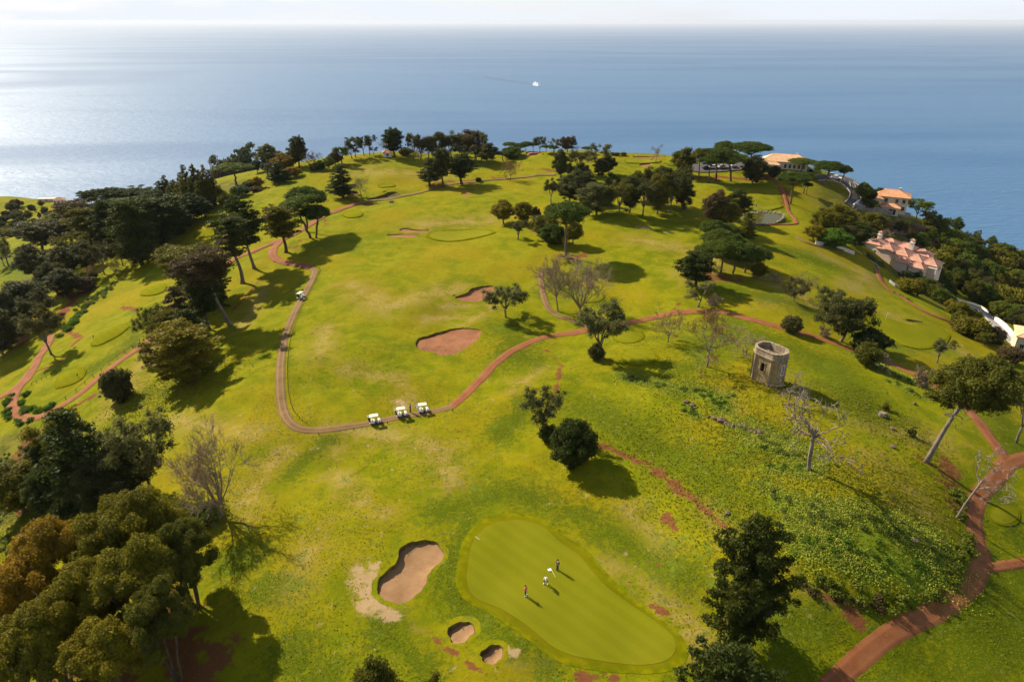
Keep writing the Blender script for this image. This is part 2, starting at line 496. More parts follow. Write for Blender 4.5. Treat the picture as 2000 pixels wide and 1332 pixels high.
GREENS = [
 (Z1([(765,600),(800,520),(860,465),(940,435),(1050,430),(1130,450),(1190,480),(1280,560),(1380,630),(1450,720),(1540,810),(1650,890),(1750,960),(1850,1030),(1910,1100),(1905,1170),(1850,1215),(1740,1235),(1600,1228),(1450,1205),(1330,1180),(1220,1130),(1140,1060),(1040,985),(930,920),(830,880),(770,830),(748,760),(755,680)]), 'putting_green', 'large smooth putting green with three golfers and a flag', 1.5),
 (Z2([(540,175),(580,155),(700,150),(830,145),(885,155),(860,170),(760,190),(660,203),(580,195)]), 'putting_green', 'pale putting green between the red strip bunkers and pine clump', 1.2),
 (Z7([(100,1000),(250,955),(400,1005),(560,1055),(700,1050),(830,1045),(900,1090),(960,1150),(900,1220),(760,1265),(560,1265),(400,1195),(260,1100)]), 'putting_green', 'wide putting green with a white flag below the villas', 1.0),
 (Z6([(1300,1000),(1400,985),(1550,995),(1700,978),(1725,1000),(1600,1030),(1450,1042),(1310,1035)]), 'putting_green', 'putting green just above the pond, partly in shade', 0.8),
 (Z5([(1715,445),(1780,436),(1900,438),(2080,440),(2090,470),(1900,482),(1740,478)]), 'putting_green', 'far putting green at the cliff edge beside two red bunkers', 0.8),
 (ell(1226, 655, 28, 14.5), 'tee_box', 'round tee box nearest the red path junction', .5),
 (ell(1248, 697, 32, 16), 'tee_box', 'round tee box half in the shade of the grey green tree', .5),
 (ell(1152, 577, 25, 13), 'tee_box', 'tee box behind the two bare trees', .5),
 (Z4([(515,775),(560,730),(620,690),(690,670),(710,685),(670,720),(610,755),(550,782)]), 'tee_box', 'long oval tee box, middle one of three on the lower left slope', .5),
 (Z4([(790,500),(830,465),(900,445),(922,460),(900,490),(840,505)]), 'tee_box', 'oval tee box beside the brown cypress clump', .5),
 (Z4([(315,1010),(340,950),(410,920),(465,920),(460,960),(420,990),(350,1012)]), 'tee_box', 'tee box with a small marker above the curved hedge', .5),
 (Z4([(1085,170),(1130,150),(1210,142),(1222,155),(1180,176),(1120,183)]), 'tee_box', 'tee box in the gap beside the dark left wood', .5),
 (Z3([(190,1095),(250,1060),(350,1050),(400,1075),(370,1110),(260,1122)]), 'tee_box', 'far tee box just below the red cart path', .6),
 (Z3([(610,748),(700,725),(780,735),(765,760),(660,768)]), 'tee_box', 'far tee box on the mound above the dark hollow', .6),
 (ell(1962, 1006, 27, 18), 'tee_box', 'small round tee box beside the curved red path', .4),
]
PATHS = [
 ([(1140,647),(1110,651),(1060,660),(1010,680),(970,708),(940,740),(905,775),(880,796)], 2.0, 'red'),
 ([(884,794),(850,803),(800,811),(740,823),(690,832),(640,839),(600,840),(574,832),(557,812),(549,780),(547,740),(549,700),(556,660),(569,625),(583,595),(600,565),(612,540),(614,529),(603,522)], 1.9, 'brown'),
 ([(606,524),(600,521),(570,516),(545,510),(533,500),(534,487),(548,472),(580,455),(620,430),(660,412),(690,401),(715,396)], 2.7, 'red'),
 ([(712,397),(740,392),(790,383),(840,372),(880,361),(940,354),(1000,349),(1050,343),(1085,342)], 1.9, 'brown'),
 ([(1112,652),(1180,640),(1240,628),(1300,615),(1370,608),(1420,612),(1470,625),(1530,641),(1590,658),(1650,679),(1720,702),(1790,733),(1850,770),(1890,800),(1920,835),(1945,870),(1965,905),(1945,935),(1915,965),(1903,1000),(1906,1045),(1918,1080),(1912,1115),(1890,1150),(1850,1180),(1790,1212),(1740,1238),(1690,1277),(1640,1322),(1590,1375),(1550,1430)], 2.6, 'red'),
 ([(1950,915),(1985,900),(2010,893),(2070,878)], 2.6, 'red'),
 ([(1918,1108),(1960,1105),(2010,1098),(2060,1090)], 1.6, 'red'),
 ([(1055,530),(1057,555),(1062,580),(1072,603),(1090,617),(1115,625),(1150,640)], 1.7, 'brown'),
 ([(100,655),(92,675),(75,700),(58,735),(38,757),(26,776),(25,795),(38,812),(62,818),(105,802),(160,766),(220,716),(290,665),(335,625),(400,570),(447,515),(490,494),(545,470)], 2.5, 'red'),
 ([(-20,785),(15,768),(40,750),(62,722)], 3.0, 'red'),
 ([(420,475),(452,455),(505,428),(545,412)], 1.8, 'red'),
 ([(1495,342),(1520,360),(1532,385),(1537,402),(1541,415),(1553,430),(1550,438),(1490,441)], 1.5, 'red'),
 ([(1556,463),(1575,474),(1620,485),(1680,497)], 1.5, 'brown'),
 ([(1712,527),(1719,546),(1736,566),(1761,581),(1791,601),(1822,616),(1852,627)], 1.9, 'red'),
]
BW = [smooth_line(gpts(b[0])[:, :2], 0.5, True) for b in BUNKERS]
GW = [smooth_line(gpts(g[0])[:, :2], 0.6, True) for g in GREENS]
PW = [smooth_line(gpts(p[0])[:, :2], 0.7) for p in PATHS]

# soil, dry grass, lush grass (partly painted foreground and slope shading) and flower field patches: (px polyline, half width m)
DIRT = [([(1160,862),(1210,886),(1260,905)], .7), ([(1255,903),(1300,930),(1335,962)], 1.0), ([(1330,955),(1380,1000),(1420,1030)], .5), ([(1600,1160),(1640,1178),(1665,1200)], .5), ([(1655,1190),(1680,1215)], 1.0),
 ([(1302,1010),(1310,1020),(1315,1032)], 1.0), ([(1270,1098),(1285,1102)], .5), ([(1085,700),(1095,712),(1090,740),(1085,775)], .55), ([(1066,683),(1070,686)], .6), ([(1020,680),(1035,676)], .5),
 ([(852,1248),(866,1266),(890,1276)], .4), ([(912,1294),(940,1310)], .4), ([(1140,1325),(1200,1325)], .8), ([(300,1150),(340,1250),(385,1330)], 3.0), ([(430,1270),(400,1320)], 2.0), ([(150,1300),(230,1325)], 3),
 ([(110,560),(140,580),(165,575)], 2.5), ([(105,630),(130,600),(160,570)], 2.2), ([(40,640),(45,670)], 2.0), ([(345,735),(375,720),(405,700)], 1.2), ([(375,745),(372,715)], 1.8), ([(240,600),(265,605)], 1.0), ([(510,545),(470,590),(450,610)], .5),
 ([(150,790),(200,765)], .8), ([(120,640),(160,660),(140,675)], .9), ([(230,690),(250,685)], .6), ([(60,730),(100,715),(130,700)], .6), ([(850,358),(885,355)], 1.6), ([(905,355),(930,352)], 1.5), ([(965,347),(995,349)], 1.6), ([(900,368),(925,372)], 1.4), ([(1060,330),(1085,335)], 1.6),
 ([(560,485),(580,482)], 1.1), ([(585,470),(600,468)], .8), ([(625,415),(640,440)], .7), ([(1400,345),(1470,352),(1500,345)], 2.2), ([(1360,345),(1400,352)], 1.8), ([(1530,370),(1535,400)], 2.0),
 ([(1095,500),(1120,505),(1140,498)], 1.6), ([(1385,545),(1440,548),(1400,540)], 2.0), ([(1380,530),(1384,545)], 1.5), ([(1800,895),(1815,905)], 1.0), ([(1850,905),(1860,960),(1880,1000)], 1.8), ([(1730,980),(1750,990)], .5), ([(1425,1200),(1440,1215)], 1.0), ([(1270,1180),(1300,1195)], .5),
 ([(-10,930),(40,900),(60,860)], 2.0), ([(60,960),(40,1000)], 1.2), ([(1330,590),(1315,605)], .5), ([(1690,500),(1735,530)], 1.2), ([(1690,430),(1760,450),(1830,470)], 4.0), ([(1860,470),(1880,500)], 5.0), ([(1080,430),(1050,445),(1040,450)], 2.0),
 ([(620,640),(600,660)], .3), ([(130,860),(100,950)], 2.0), ([(690,392),(725,400)], 1.8), ([(668,388),(700,380)], 1.5), ([(1560,440),(1500,440)], .5)]
DRY = [([(640,840),(760,850),(860,880),(880,950)], 3.0), ([(700,980),(660,930)], 2.5), ([(760,1000),(730,1010)], 1.5), ([(700,1110),(705,1160),(745,1195)], 1.5), ([(710,1140),(720,1180)], 1.6), ([(680,560),(760,600),(900,560)], 5.0), ([(680,720),(780,740),(800,790)], 2.5), ([(640,640),(620,700)], 3.0),
 ([(830,625),(900,615)], 3.0), ([(860,600),(930,590)], 2.5), ([(1250,470),(1400,500),(1350,540)], 6.0), ([(1600,500),(1700,540),(1660,560)], 5.0), ([(1750,620),(1880,690),(1970,730)], 4.0), ([(1200,1100),(1320,1180),(1360,1250)], 3.0), ([(1230,1000),(1290,1080)], 2.5),
 ([(700,335),(860,345)], 8.0), ([(820,440),(960,430)], 7.0), ([(560,880),(500,940),(480,1000)], 3.0), ([(560,1150),(620,1050)], 3.0), ([(300,690),(260,740),(220,800)], 4.0), ([(340,820),(500,850)], 3.0), ([(1480,540),(1600,600),(1500,590)], 4.0), ([(1245,442),(1265,447)], 1.2), ([(1380,980),(1420,1040)], 2.0), ([(1400,760),(1440,800)], 2.0),
 ([(1700,830),(1830,860)], 4), ([(1560,1150),(1620,1165)], 2), ([(1000,1300),(1060,1290)], 1.5), ([(810,1225),(825,1230)], .8), ([(520,560),(470,640)], 2.5), ([(1000,760),(1060,720)], 2.0), ([(1720,900),(1800,1000)], 3.0), ([(900,640),(960,600)], 2), ([(640,870),(660,880)], 3)]
SANDY = [([(724,1112),(726,1145),(738,1178),(752,1192)], 1.0), ([(703,1112),(700,1135),(712,1165),(735,1190),(765,1200)], 1.1), ([(712,1150),(722,1178)], 1.2), ([(985,1262),(1005,1272)], .5), ([(1245,442),(1270,448)], .9), ([(1300,455),(1312,452)], .4), ([(775,785),(795,795)], .8), ([(1340,490),(1350,492)], .5)]
LUSH_SHADE = [([(1760,1260),(1850,1290),(1980,1200)], 7.0), ([(920,1010),(900,1060),(895,1120),(915,1180)], 1.6), ([(850,1000),(1000,960),(1150,1010),(1330,1130)], 3.0), ([(870,1080),(880,1160),(960,1230),(1060,1290)], 2.5), ([(450,1100),(520,1150)], 4.0), ([(1150,800),(1250,850),(1400,930),(1470,980)], 5.0), ([(1350,720),(1440,640),(1600,700),(1700,800)], 6.0), ([(1750,1250),(1900,1200),(2000,1130)], 5.0), ([(1880,1300),(2000,1250)], 5.0), ([(1000,640),(1020,700)], 5.0), ([(1500,850),(1450,900)], 5.0),
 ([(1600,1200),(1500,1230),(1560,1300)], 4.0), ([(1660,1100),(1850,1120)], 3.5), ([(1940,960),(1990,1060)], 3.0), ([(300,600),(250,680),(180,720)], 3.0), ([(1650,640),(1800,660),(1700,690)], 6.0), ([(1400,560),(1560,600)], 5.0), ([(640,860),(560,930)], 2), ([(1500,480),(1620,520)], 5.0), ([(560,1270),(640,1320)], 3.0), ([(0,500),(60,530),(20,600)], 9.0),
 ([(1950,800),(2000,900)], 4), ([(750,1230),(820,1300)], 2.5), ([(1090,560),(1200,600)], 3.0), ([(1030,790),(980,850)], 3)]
FLOWER = [([(1560,1000),(1640,1020),(1740,1030),(1840,1080)], 2.6), ([(1560,1060),(1680,1080),(1780,1110),(1850,1130)], 2.2), ([(1480,860),(1520,870),(1580,900)], 2.4), ([(1500,910),(1580,920)], 1.6), ([(1440,830),(1500,850)], 1.4), ([(1320,760),(1400,775),(1410,800)], 1.8), ([(1215,735),(1290,750)], 1.4),
 ([(1680,695),(1740,730),(1790,750)], 1.6), ([(1740,745),(1800,775)], 1.0), ([(1340,790),(1360,815)], .8), ([(1490,950),(1530,975)], 1.2)]

def masks(x, y, table, soft):
    m = np.zeros(len(x))
    for pts, w in table:
        P = gpts(pts)[:, :2]
        lo = P.min(0) - w * 3 - soft * 2; hi = P.max(0) + w * 3 + soft * 2
        k = np.where((x > lo[0]) & (x < hi[0]) & (y > lo[1]) & (y < hi[1]))[0]
        if not len(k): continue
        d = seg_dist(x[k], y[k], P) if len(P) > 1 else np.hypot(x[k] - P[0, 0], y[k] - P[0, 1])
        m[k] = np.maximum(m[k], np.clip(1.0 - d / (2 * w), 0, 1))
    return m

# ------------------------------------------------------------ ground mesh (fan of rows, finer near the drone)
def make_ground():
    rows = [22.0]
    while rows[-1] < 2200:
        y = rows[-1]
        rows.append(y + max(0.42, y * (0.0062 if y < 430 else 0.02)))
    ys = np.array(rows)
    us = np.linspace(-1.7, 1.7, 640)
    X = ys[:, None] * us[None]; Y = np.repeat(ys[:, None], len(us), 1)
    x = X.ravel(); y = Y.ravel()
    z = H(x, y)
    att = {'dirt': masks(x, y, DIRT, 1), 'dry': masks(x, y, DRY, 2), 'lush_shade': masks(x, y, LUSH_SHADE, 3), 'flower': masks(x, y, FLOWER, 1), 'sandy': masks(x, y, SANDY, 1)}
    s = out_dist(x, y)
    wild = np.clip(s / 12 + 0.4, 0, 1)
    # the slopes left and right of the course are wild scrub
    for pts, w in [([(1760, 540), (1850, 600), (1950, 640), (2010, 690)], 7), ([(1700, 440), (1800, 470), (1880, 520), (1960, 580)], 22), ([(0, 1000), (60, 940), (20, 880), (120, 900)], 7), ([(40, 560), (100, 530), (180, 480), (300, 420), (420, 370)], 12), ([(1640, 450), (1690, 470)], 8)]:
        P = gpts(pts)[:, :2]
        d = seg_dist(x, y, P)
        wild = np.maximum(wild, np.clip(1.6 - d / w, 0, 1))
    att['wild'] = wild
    nr, nc = len(ys), len(us)
    i = np.arange((nr - 1) * nc).reshape(nr - 1, nc)[:, :-1].ravel()
    fc = np.stack([i, i + 1, i + nc + 1, i + nc], -1)
    cx = x[fc].mean(1); cy = y[fc].mean(1)
    keep = np.ones(len(fc), bool)
    for w in BW:
        lo = w.min(0) - 2; hi = w.max(0) + 2
        k = np.where((cx > lo[0]) & (cx < hi[0]) & (cy > lo[1]) & (cy < hi[1]))[0]
        ins = np.zeros(len(k), bool)
        for j in range(4): ins |= inside(x[fc[k, j]], y[fc[k, j]], w)
        keep[k[ins]] = False
    return np_mesh('ground', np.stack([x, y, z], -1), fc[keep], att, True)

def grass_nodes(m, base_a, base_b, dry, use_attr=True):
    p = m.pos()
    big = m.noise(0.035, p, 4, 0.55)
    mid = m.noise(0.22, p, 4, 0.6, 0.3)
    fine = m.noise(1.1, p, 6, 0.72)
    mic = m.noise(5.0, p, 4, 0.7)
    c = m.mix(m.ramp(mid, 0.32, 0.68), base_a, base_b)
    c = m.mix(m.math('MULTIPLY', m.ramp(big, 0.44, 0.66), 0.7), c, dry)
    if use_attr:
        d = m.math('ADD', m.attr('dry'), m.math('MULTIPLY', m.math('SUBTRACT', fine, 0.5), 4.0))
        d2 = m.math('ADD', d, m.math('MULTIPLY', m.math('SUBTRACT', mid, 0.5), 2.4))
        c = m.mix(m.math('MULTIPLY', m.ramp(d2, 0.1, 1.0), 0.75), c, (0.215, 0.155, 0.022))
        c = m.mix(m.math('MULTIPLY', m.ramp(d2, 0.75, 1.2), 0.6), c, (0.33, 0.235, 0.085))
        l_ = m.math('ADD', m.attr('lush_shade'), m.math('ADD', m.math('MULTIPLY', m.math('SUBTRACT', mid, 0.5), 2.2), m.math('MULTIPLY', m.math('SUBTRACT', fine, 0.5), 2.4)))
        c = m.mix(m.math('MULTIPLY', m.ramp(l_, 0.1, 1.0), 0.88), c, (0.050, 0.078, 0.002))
    # small tufts and specks
    c = m.mix(m.math('MULTIPLY', m.ramp(fine, 0.50, 0.68), 0.42), c, (0.055, 0.078, 0.002))
    c = m.mix(m.math('MULTIPLY', m.ramp(mic, 0.50, 0.66), 0.55), c, (0.24, 0.20, 0.015))
    return p, c, big, mid, fine, mic

def ground_material():
    m = Mat('course_ground')
    p, c, big, mid, fine, mic = grass_nodes(m, (0.102, 0.126, 0.0012), (0.202, 0.186, 0.0018), (0.230, 0.168, 0.003))
    # rough scrub slopes
    w = m.math('ADD', m.attr('wild'), m.math('MULTIPLY', m.math('SUBTRACT', m.math('ADD', fine, mid), 1.0), 1.6))
    wc = m.mix(m.ramp(mid, 0.35, 0.65), (0.05, 0.06, 0.012), (0.15, 0.13, 0.022))
    wc = m.mix(m.ramp(fine, 0.5, 0.75), wc, (0.17, 0.085, 0.035))
    c = m.mix(m.math('MULTIPLY', m.ramp(w, 0.25, 0.8), 0.75), c, wc)
    # flower field leaves
    f = m.math('ADD', m.attr('flower'), m.math('MULTIPLY', m.math('SUBTRACT', m.math('ADD', fine, mid), 1.0), 2.0))
    c = m.mix(m.math('MULTIPLY', m.ramp(f, 0.2, 0.6), 0.75), c, (0.125, 0.170, 0.010))
    # thin pale sandy ground
    sn = m.math('ADD', m.attr('sandy'), m.math('MULTIPLY', m.math('SUBTRACT', m.noise(0.7, p, 6, 0.7), 0.5), 3.2))
    c = m.mix(m.ramp(sn, 0.32, 0.85), c, m.mix(fine, (0.26, 0.17, 0.07), (0.40, 0.28, 0.14)))
    # bare red earth
    d = m.math('ADD', m.attr('dirt'), m.math('MULTIPLY', m.math('SUBTRACT', m.noise(0.55, p, 6, 0.7), 0.5), 2.6))
    dc = m.mix(fine, (0.115, 0.038, 0.012), (0.20, 0.080, 0.032))
    c = m.mix(m.ramp(d, 0.45, 0.75), c, dc)
    m.color(c).rough(0.9, 0.02)
    h = m.math('ADD', m.math('MULTIPLY', fine, 0.6), m.math('MULTIPLY', mic, 0.25))
    h = m.math('ADD', h, m.math('MULTIPLY', mid, 0.9))
    m.bump(h, 0.55, 0.35)
    return m.m
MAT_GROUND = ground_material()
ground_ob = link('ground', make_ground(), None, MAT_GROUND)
tag(ground_ob, kind='structure')

# ------------------------------------------------------------ sea
def sea_material():
    m = Mat('sea_water')
    p = m.pos()
    b = m.b
    b.inputs['Base Color'].default_value = (0.034, 0.110, 0.215, 1)
    b.inputs['IOR'].default_value = 1.33
    b.inputs['Specular IOR Level'].default_value = 0.5
    # wind slicks: long smooth bands on the rougher water
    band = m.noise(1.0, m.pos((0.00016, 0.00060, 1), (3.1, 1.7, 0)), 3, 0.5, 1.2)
    rr = m.n('ShaderNodeMapRange')
    rr.inputs['From Min'].default_value = 0.40; rr.inputs['From Max'].default_value = 0.62
    rr.inputs['To Min'].default_value = 0.54; rr.inputs['To Max'].default_value = 0.70
    m.l(band, rr.inputs['Value']); m.l(rr.outputs[0], b.inputs['Roughness'])
    m.color(m.mix(m.ramp(band, 0.44, 0.60), (0.044, 0.122, 0.225), (0.031, 0.102, 0.208)))  # slicks also tinted lighter, painting in their brighter sky reflection
    w1 = m.noise(1.0, m.pos((0.010, 0.032, 1)), 4, 0.6, 0.6)
    w2 = m.noise(1.0, m.pos((0.035, 0.085, 1)), 3, 0.6, 0.4)
    h = m.math('ADD', w1, m.math('MULTIPLY', w2, 0.5))
    m.bump(h, 0.7, 8.0)
    return m.m
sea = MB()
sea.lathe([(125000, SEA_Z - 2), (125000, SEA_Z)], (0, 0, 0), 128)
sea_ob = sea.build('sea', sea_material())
tag(sea_ob, kind='structure')

# ------------------------------------------------------------ sea haze
hz = MB(); hz.box((0, 0, (SEA_Z - 4 + 82) / 2), (258000, 258000, 82 - (SEA_Z - 4)))
hm = bpy.data.materials.new('haze'); hm.use_nodes = True
hm.node_tree.nodes.clear()
ho = hm.node_tree.nodes.new('ShaderNodeOutputMaterial'); hv = hm.node_tree.nodes.new('ShaderNodeVolumePrincipled')
hv.inputs['Color'].default_value = (0.76, 0.82, 0.90, 1); hv.inputs['Density'].default_value = 2.2e-5; hv.inputs['Anisotropy'].default_value = 0.15
hm.node_tree.links.new(hv.outputs[0], ho.inputs['Volume'])
haze_ob = hz.build('haze', hm); tag(haze_ob, kind='stuff')
# ------------------------------------------------------------ paths, greens, tee boxes, bunkers
def lift(x, y, base):
    return base + 0.0011 * np.maximum(np.hypot(x, y) - 60, 0)

def path_material(name, a, b, track):
    m = Mat(name)
    p = m.pos()
    n1 = m.noise(0.35, p, 5, 0.65); n2 = m.noise(3.5, p, 4, 0.6); n3 = m.noise(14, p, 2, 0.6)
    c = m.mix(m.ramp(n1, 0.3, 0.7), a, b)
    c = m.mix(m.math('MULTIPLY', m.ramp(n2, 0.52, 0.75), 0.5), c, tuple(q * 1.35 for q in b))
    c = m.mix(m.math('MULTIPLY', m.ramp(n3, 0.55, 0.75), 0.35), c, tuple(q * 0.6 for q in a))
    # worn wheel tracks and grassy middle: 'across' runs -1..1 over the width
    ac = m.math('ABSOLUTE', m.attr('across'))
    wear = m.math('SUBTRACT', 1.0, m.math('MULTIPLY', m.math('ABSOLUTE', m.math('SUBTRACT', ac, 0.5)), 4.0))
    c = m.mix(m.math('MULTIPLY', m.ramp(wear, 0.0, 0.9), track), c, tuple(min(1, q * 1.5) for q in b))
    e = m.math('ADD', ac, m.math('ADD', m.math('MULTIPLY', m.math('SUBTRACT', n2, 0.5), 1.3), m.math('MULTIPLY', m.math('SUBTRACT', n1, 0.5), 1.0)))
    c = m.mix(m.ramp(e, 0.90, 1.08), c, m.mix(n3, (0.075, 0.075, 0.003), (0.175, 0.14, 0.012)))
    m.color(c).rough(0.9, 0.15)
    m.bump(m.math('ADD', n2, n3), 0.3, 0.05)
    return m.m
MAT_PATH = {'red': path_material('red_earth_path', (0.170, 0.056, 0.017), (0.240, 0.090, 0.032), 0.25),
            'brown': path_material('brown_earth_path', (0.125, 0.072, 0.024), (0.185, 0.108, 0.042), 0.5)}

def ribbon(line, width, base, na=7, seed=0, attr=True, edge=0.025):
    P = np.asarray(line)
    t = np.gradient(P, axis=0); t /= (np.linalg.norm(t, axis=1, keepdims=True) + 1e-9)
    nrm = np.stack([-t[:, 1], t[:, 0]], -1)
    s = np.cumsum(np.r_[0, np.linalg.norm(np.diff(P, axis=0), axis=1)])
    wob = 1 + edge * np.sin(s * 0.9 + seed) + edge * np.sin(s * 2.3 + 2 * seed)
    us = np.linspace(-1, 1, na)
    X = P[:, None, 0] + nrm[:, None, 0] * us[None] * (width / 2) * wob[:, None]
    Y = P[:, None, 1] + nrm[:, None, 1] * us[None] * (width / 2) * wob[:, None]
    Z = H(X, Y).reshape(X.shape) + lift(X, Y, base) - (base + 0.05) * np.abs(us)[None] ** 6
    ac = np.repeat(us[None], len(P), 0)
    n, k = X.shape
    i = np.arange((n - 1) * k).reshape(n - 1, k)[:, :-1].ravel()
    fc = np.stack([i, i + k, i + k + 1, i + 1], -1)
    return np_mesh('path', np.stack([X.ravel(), Y.ravel(), Z.ravel()], -1), fc, {'across': ac.ravel()}, True)
for i, (pts, w, kind) in enumerate(PATHS):
    o = link('path', ribbon(PW[i], w, 0.05 + 0.006 * i, seed=i * 1.7), None, MAT_PATH[kind])
    tag(o, kind='structure')

def disc_sheet(outline, base, rings=14, scale=1.0, skirt=True, name='sheet', prof=None):
    c = outline.mean(0)
    n = len(outline)
    vs = []; rr = []
    fr = np.linspace(0, 1, rings + 1)[1:]
    for f in fr:
        q = c + (outline - c) * (f * scale)
        vs.append(q); rr.append(np.full(n, f))
    V = np.vstack([c[None]] + vs)
    rad = np.concatenate([[0]] + rr)
    z = H(V[:, 0], V[:, 1]) + lift(V[:, 0], V[:, 1], base)
    if prof is not None: z = z + prof(V, rad)
    V3 = np.column_stack([V, z])
    fs = []
    # triangles as degenerate-free quads are avoided: centre fan is a ring of tris stored as quads split
    tri = []
    for k in range(n):
        tri.append((0, 1 + k, 1 + (k + 1) % n))
    for r_ in range(rings - 1):
        a = 1 + r_ * n; b = a + n
        for k in range(n):
            k2 = (k + 1) % n
            tri.append((a + k, b + k, b + k2)); tri.append((a + k, b + k2, a + k2))
    if skirt:
        last = 1 + (rings - 1) * n
        base_i = len(V3)
        rimv = V3[last:last + n].copy(); sk = rimv.copy(); sk[:, 2] -= 0.3
        last = base_i; base_i = base_i + n
        V3 = np.vstack([V3, rimv, sk])
        for k in range(n):
            k2 = (k + 1) % n
            tri.append((last + k, base_i + k, base_i + k2)); tri.append((last + k, base_i + k2, last + k2))
    ed = np.ones(len(V3)); ed[:len(rad)] = rad
    return np_mesh(name, V3, np.array(tri), {'edge': ed}, True)

def short_grass(name, a, b, dry, specks):
    m = Mat(name)
    p = m.pos()
    n1 = m.noise(0.12, p, 4, 0.55); n2 = m.noise(0.9, p, 4, 0.6); n3 = m.noise(6, p, 2, 0.6)
    c = m.mix(m.ramp(n1, 0.3, 0.7), a, b)
    c = m.mix(m.math('MULTIPLY', m.ramp(n2, 0.5, 0.75), 0.35), c, dry)
    c = m.mix(m.math('MULTIPLY', m.ramp(n3, 0.5, 0.8), specks), c, tuple(q * 0.7 for q in a))
    wv = m.n('ShaderNodeTexWave', wave_type='BANDS', bands_direction='DIAGONAL'); wv.inputs['Scale'].default_value = 0.22; wv.inputs['Distortion'].default_value = 0.4
    m.l(p, wv.inputs['Vector'])
    c = m.mix(m.math('MULTIPLY', m.ramp(wv.outputs['Fac'], 0.4, 0.6), 0.16), c, tuple(q * 1.3 for q in b))
    if name[0] == 'c':   # the fringe thins out into the rough
        e_ = m.math('ADD', m.attr('edge'), m.math('MULTIPLY', m.math('SUBTRACT', n2, 0.5), 0.16))
        c = m.mix(m.ramp(e_, 0.90, 1.0), c, m.mix(m.ramp(n2, 0.35, 0.65), (0.085, 0.110, 0.0015), (0.175, 0.158, 0.002)))
    m.color(c).rough(0.9, 0.0)
    m.bump(n3, 0.12, 0.05)
    return m.m
MAT_GREEN = short_grass('green_turf', (0.135, 0.138, 0.005), (0.158, 0.154, 0.007), (0.178, 0.158, 0.010), 0.25)
MAT_COLLAR = short_grass('collar_turf', (0.100, 0.100, 0.002), (0.145, 0.130, 0.003), (0.160, 0.125, 0.006), 0.4)
MAT_PALE = short_grass('pale_green_turf', (0.165, 0.165, 0.010), (0.19, 0.178, 0.014), (0.20, 0.175, 0.016), 0.15)
for i, (pts, nm, lab, col) in enumerate(GREENS):
    m = MAT_GREEN if i in (0, 2) or nm == 'tee_box' else MAT_PALE
    root = link(nm, disc_sheet(GW[i], 0.055), None, m)
    tag(root, lab, 'golf green' if nm == 'putting_green' else 'tee box', 'putting greens' if nm == 'putting_green' else 'tee boxes on the course')
    c = GW[i].mean(0)
    d = GW[i] - c
    out = c + d * (1 + col / np.linalg.norm(d, axis=1, keepdims=True))
    link('fringe', disc_sheet(out, 0.03), root, MAT_COLLAR)

def sand_material(name, a, b, rake):
    m = Mat(name)
    p = m.pos()
    n1 = m.noise(0.4, p, 5, 0.6); n2 = m.noise(9, p, 3, 0.7)
    c = m.mix(m.ramp(n1, 0.3, 0.7), a, b)
    c = m.mix(m.math('MULTIPLY', m.ramp(n2, 0.45, 0.75), 0.4), c, tuple(min(1, q * 1.3) for q in b))
    w = m.n('ShaderNodeTexWave', wave_type='RINGS', rings_direction='Z')
    w.inputs['Scale'].default_value = rake; w.inputs['Distortion'].default_value = 2.5; w.inputs['Detail'].default_value = 2; w.inputs['Detail Scale'].default_value = 0.6
    m.l(m.obj(), w.inputs['Vector'])
    c = m.mix(m.math('MULTIPLY', w.outputs['Fac'], 0.06 if name[0] == 't' else 0.22), c, tuple(min(1, q * 1.45) for q in b))
    m.color(c).rough(0.95, 0.1)
    m.bump(m.math('ADD', m.math('MULTIPLY', w.outputs['Fac'], 0.15 if name[0] == 't' else 0.6), m.math('MULTIPLY', n2, 0.7)), 0.45, 0.06)
    return m.m
MAT_SAND = {'tan': sand_material('tan_sand', (0.185, 0.10, 0.042), (0.27, 0.155, 0.072), 0.7),
            'red': sand_material('red_sand', (0.19, 0.075, 0.032), (0.255, 0.112, 0.052), 0.5),
            'dirt': simple('shaded_hollow', (0.10, 0.09, 0.02), 0.4, 0.5, 0.9, 0.1, 0.3, coord='pos')}  # darkened grassy tone, the hollow's shade is put into the colour
MAT_LIP = simple('bunker_edge', (0.17, 0.12, 0.03), 0.5, 1.2, 0.9, 0.1, 0.5, coord='pos', c2=(0.075, 0.05, 0.015))
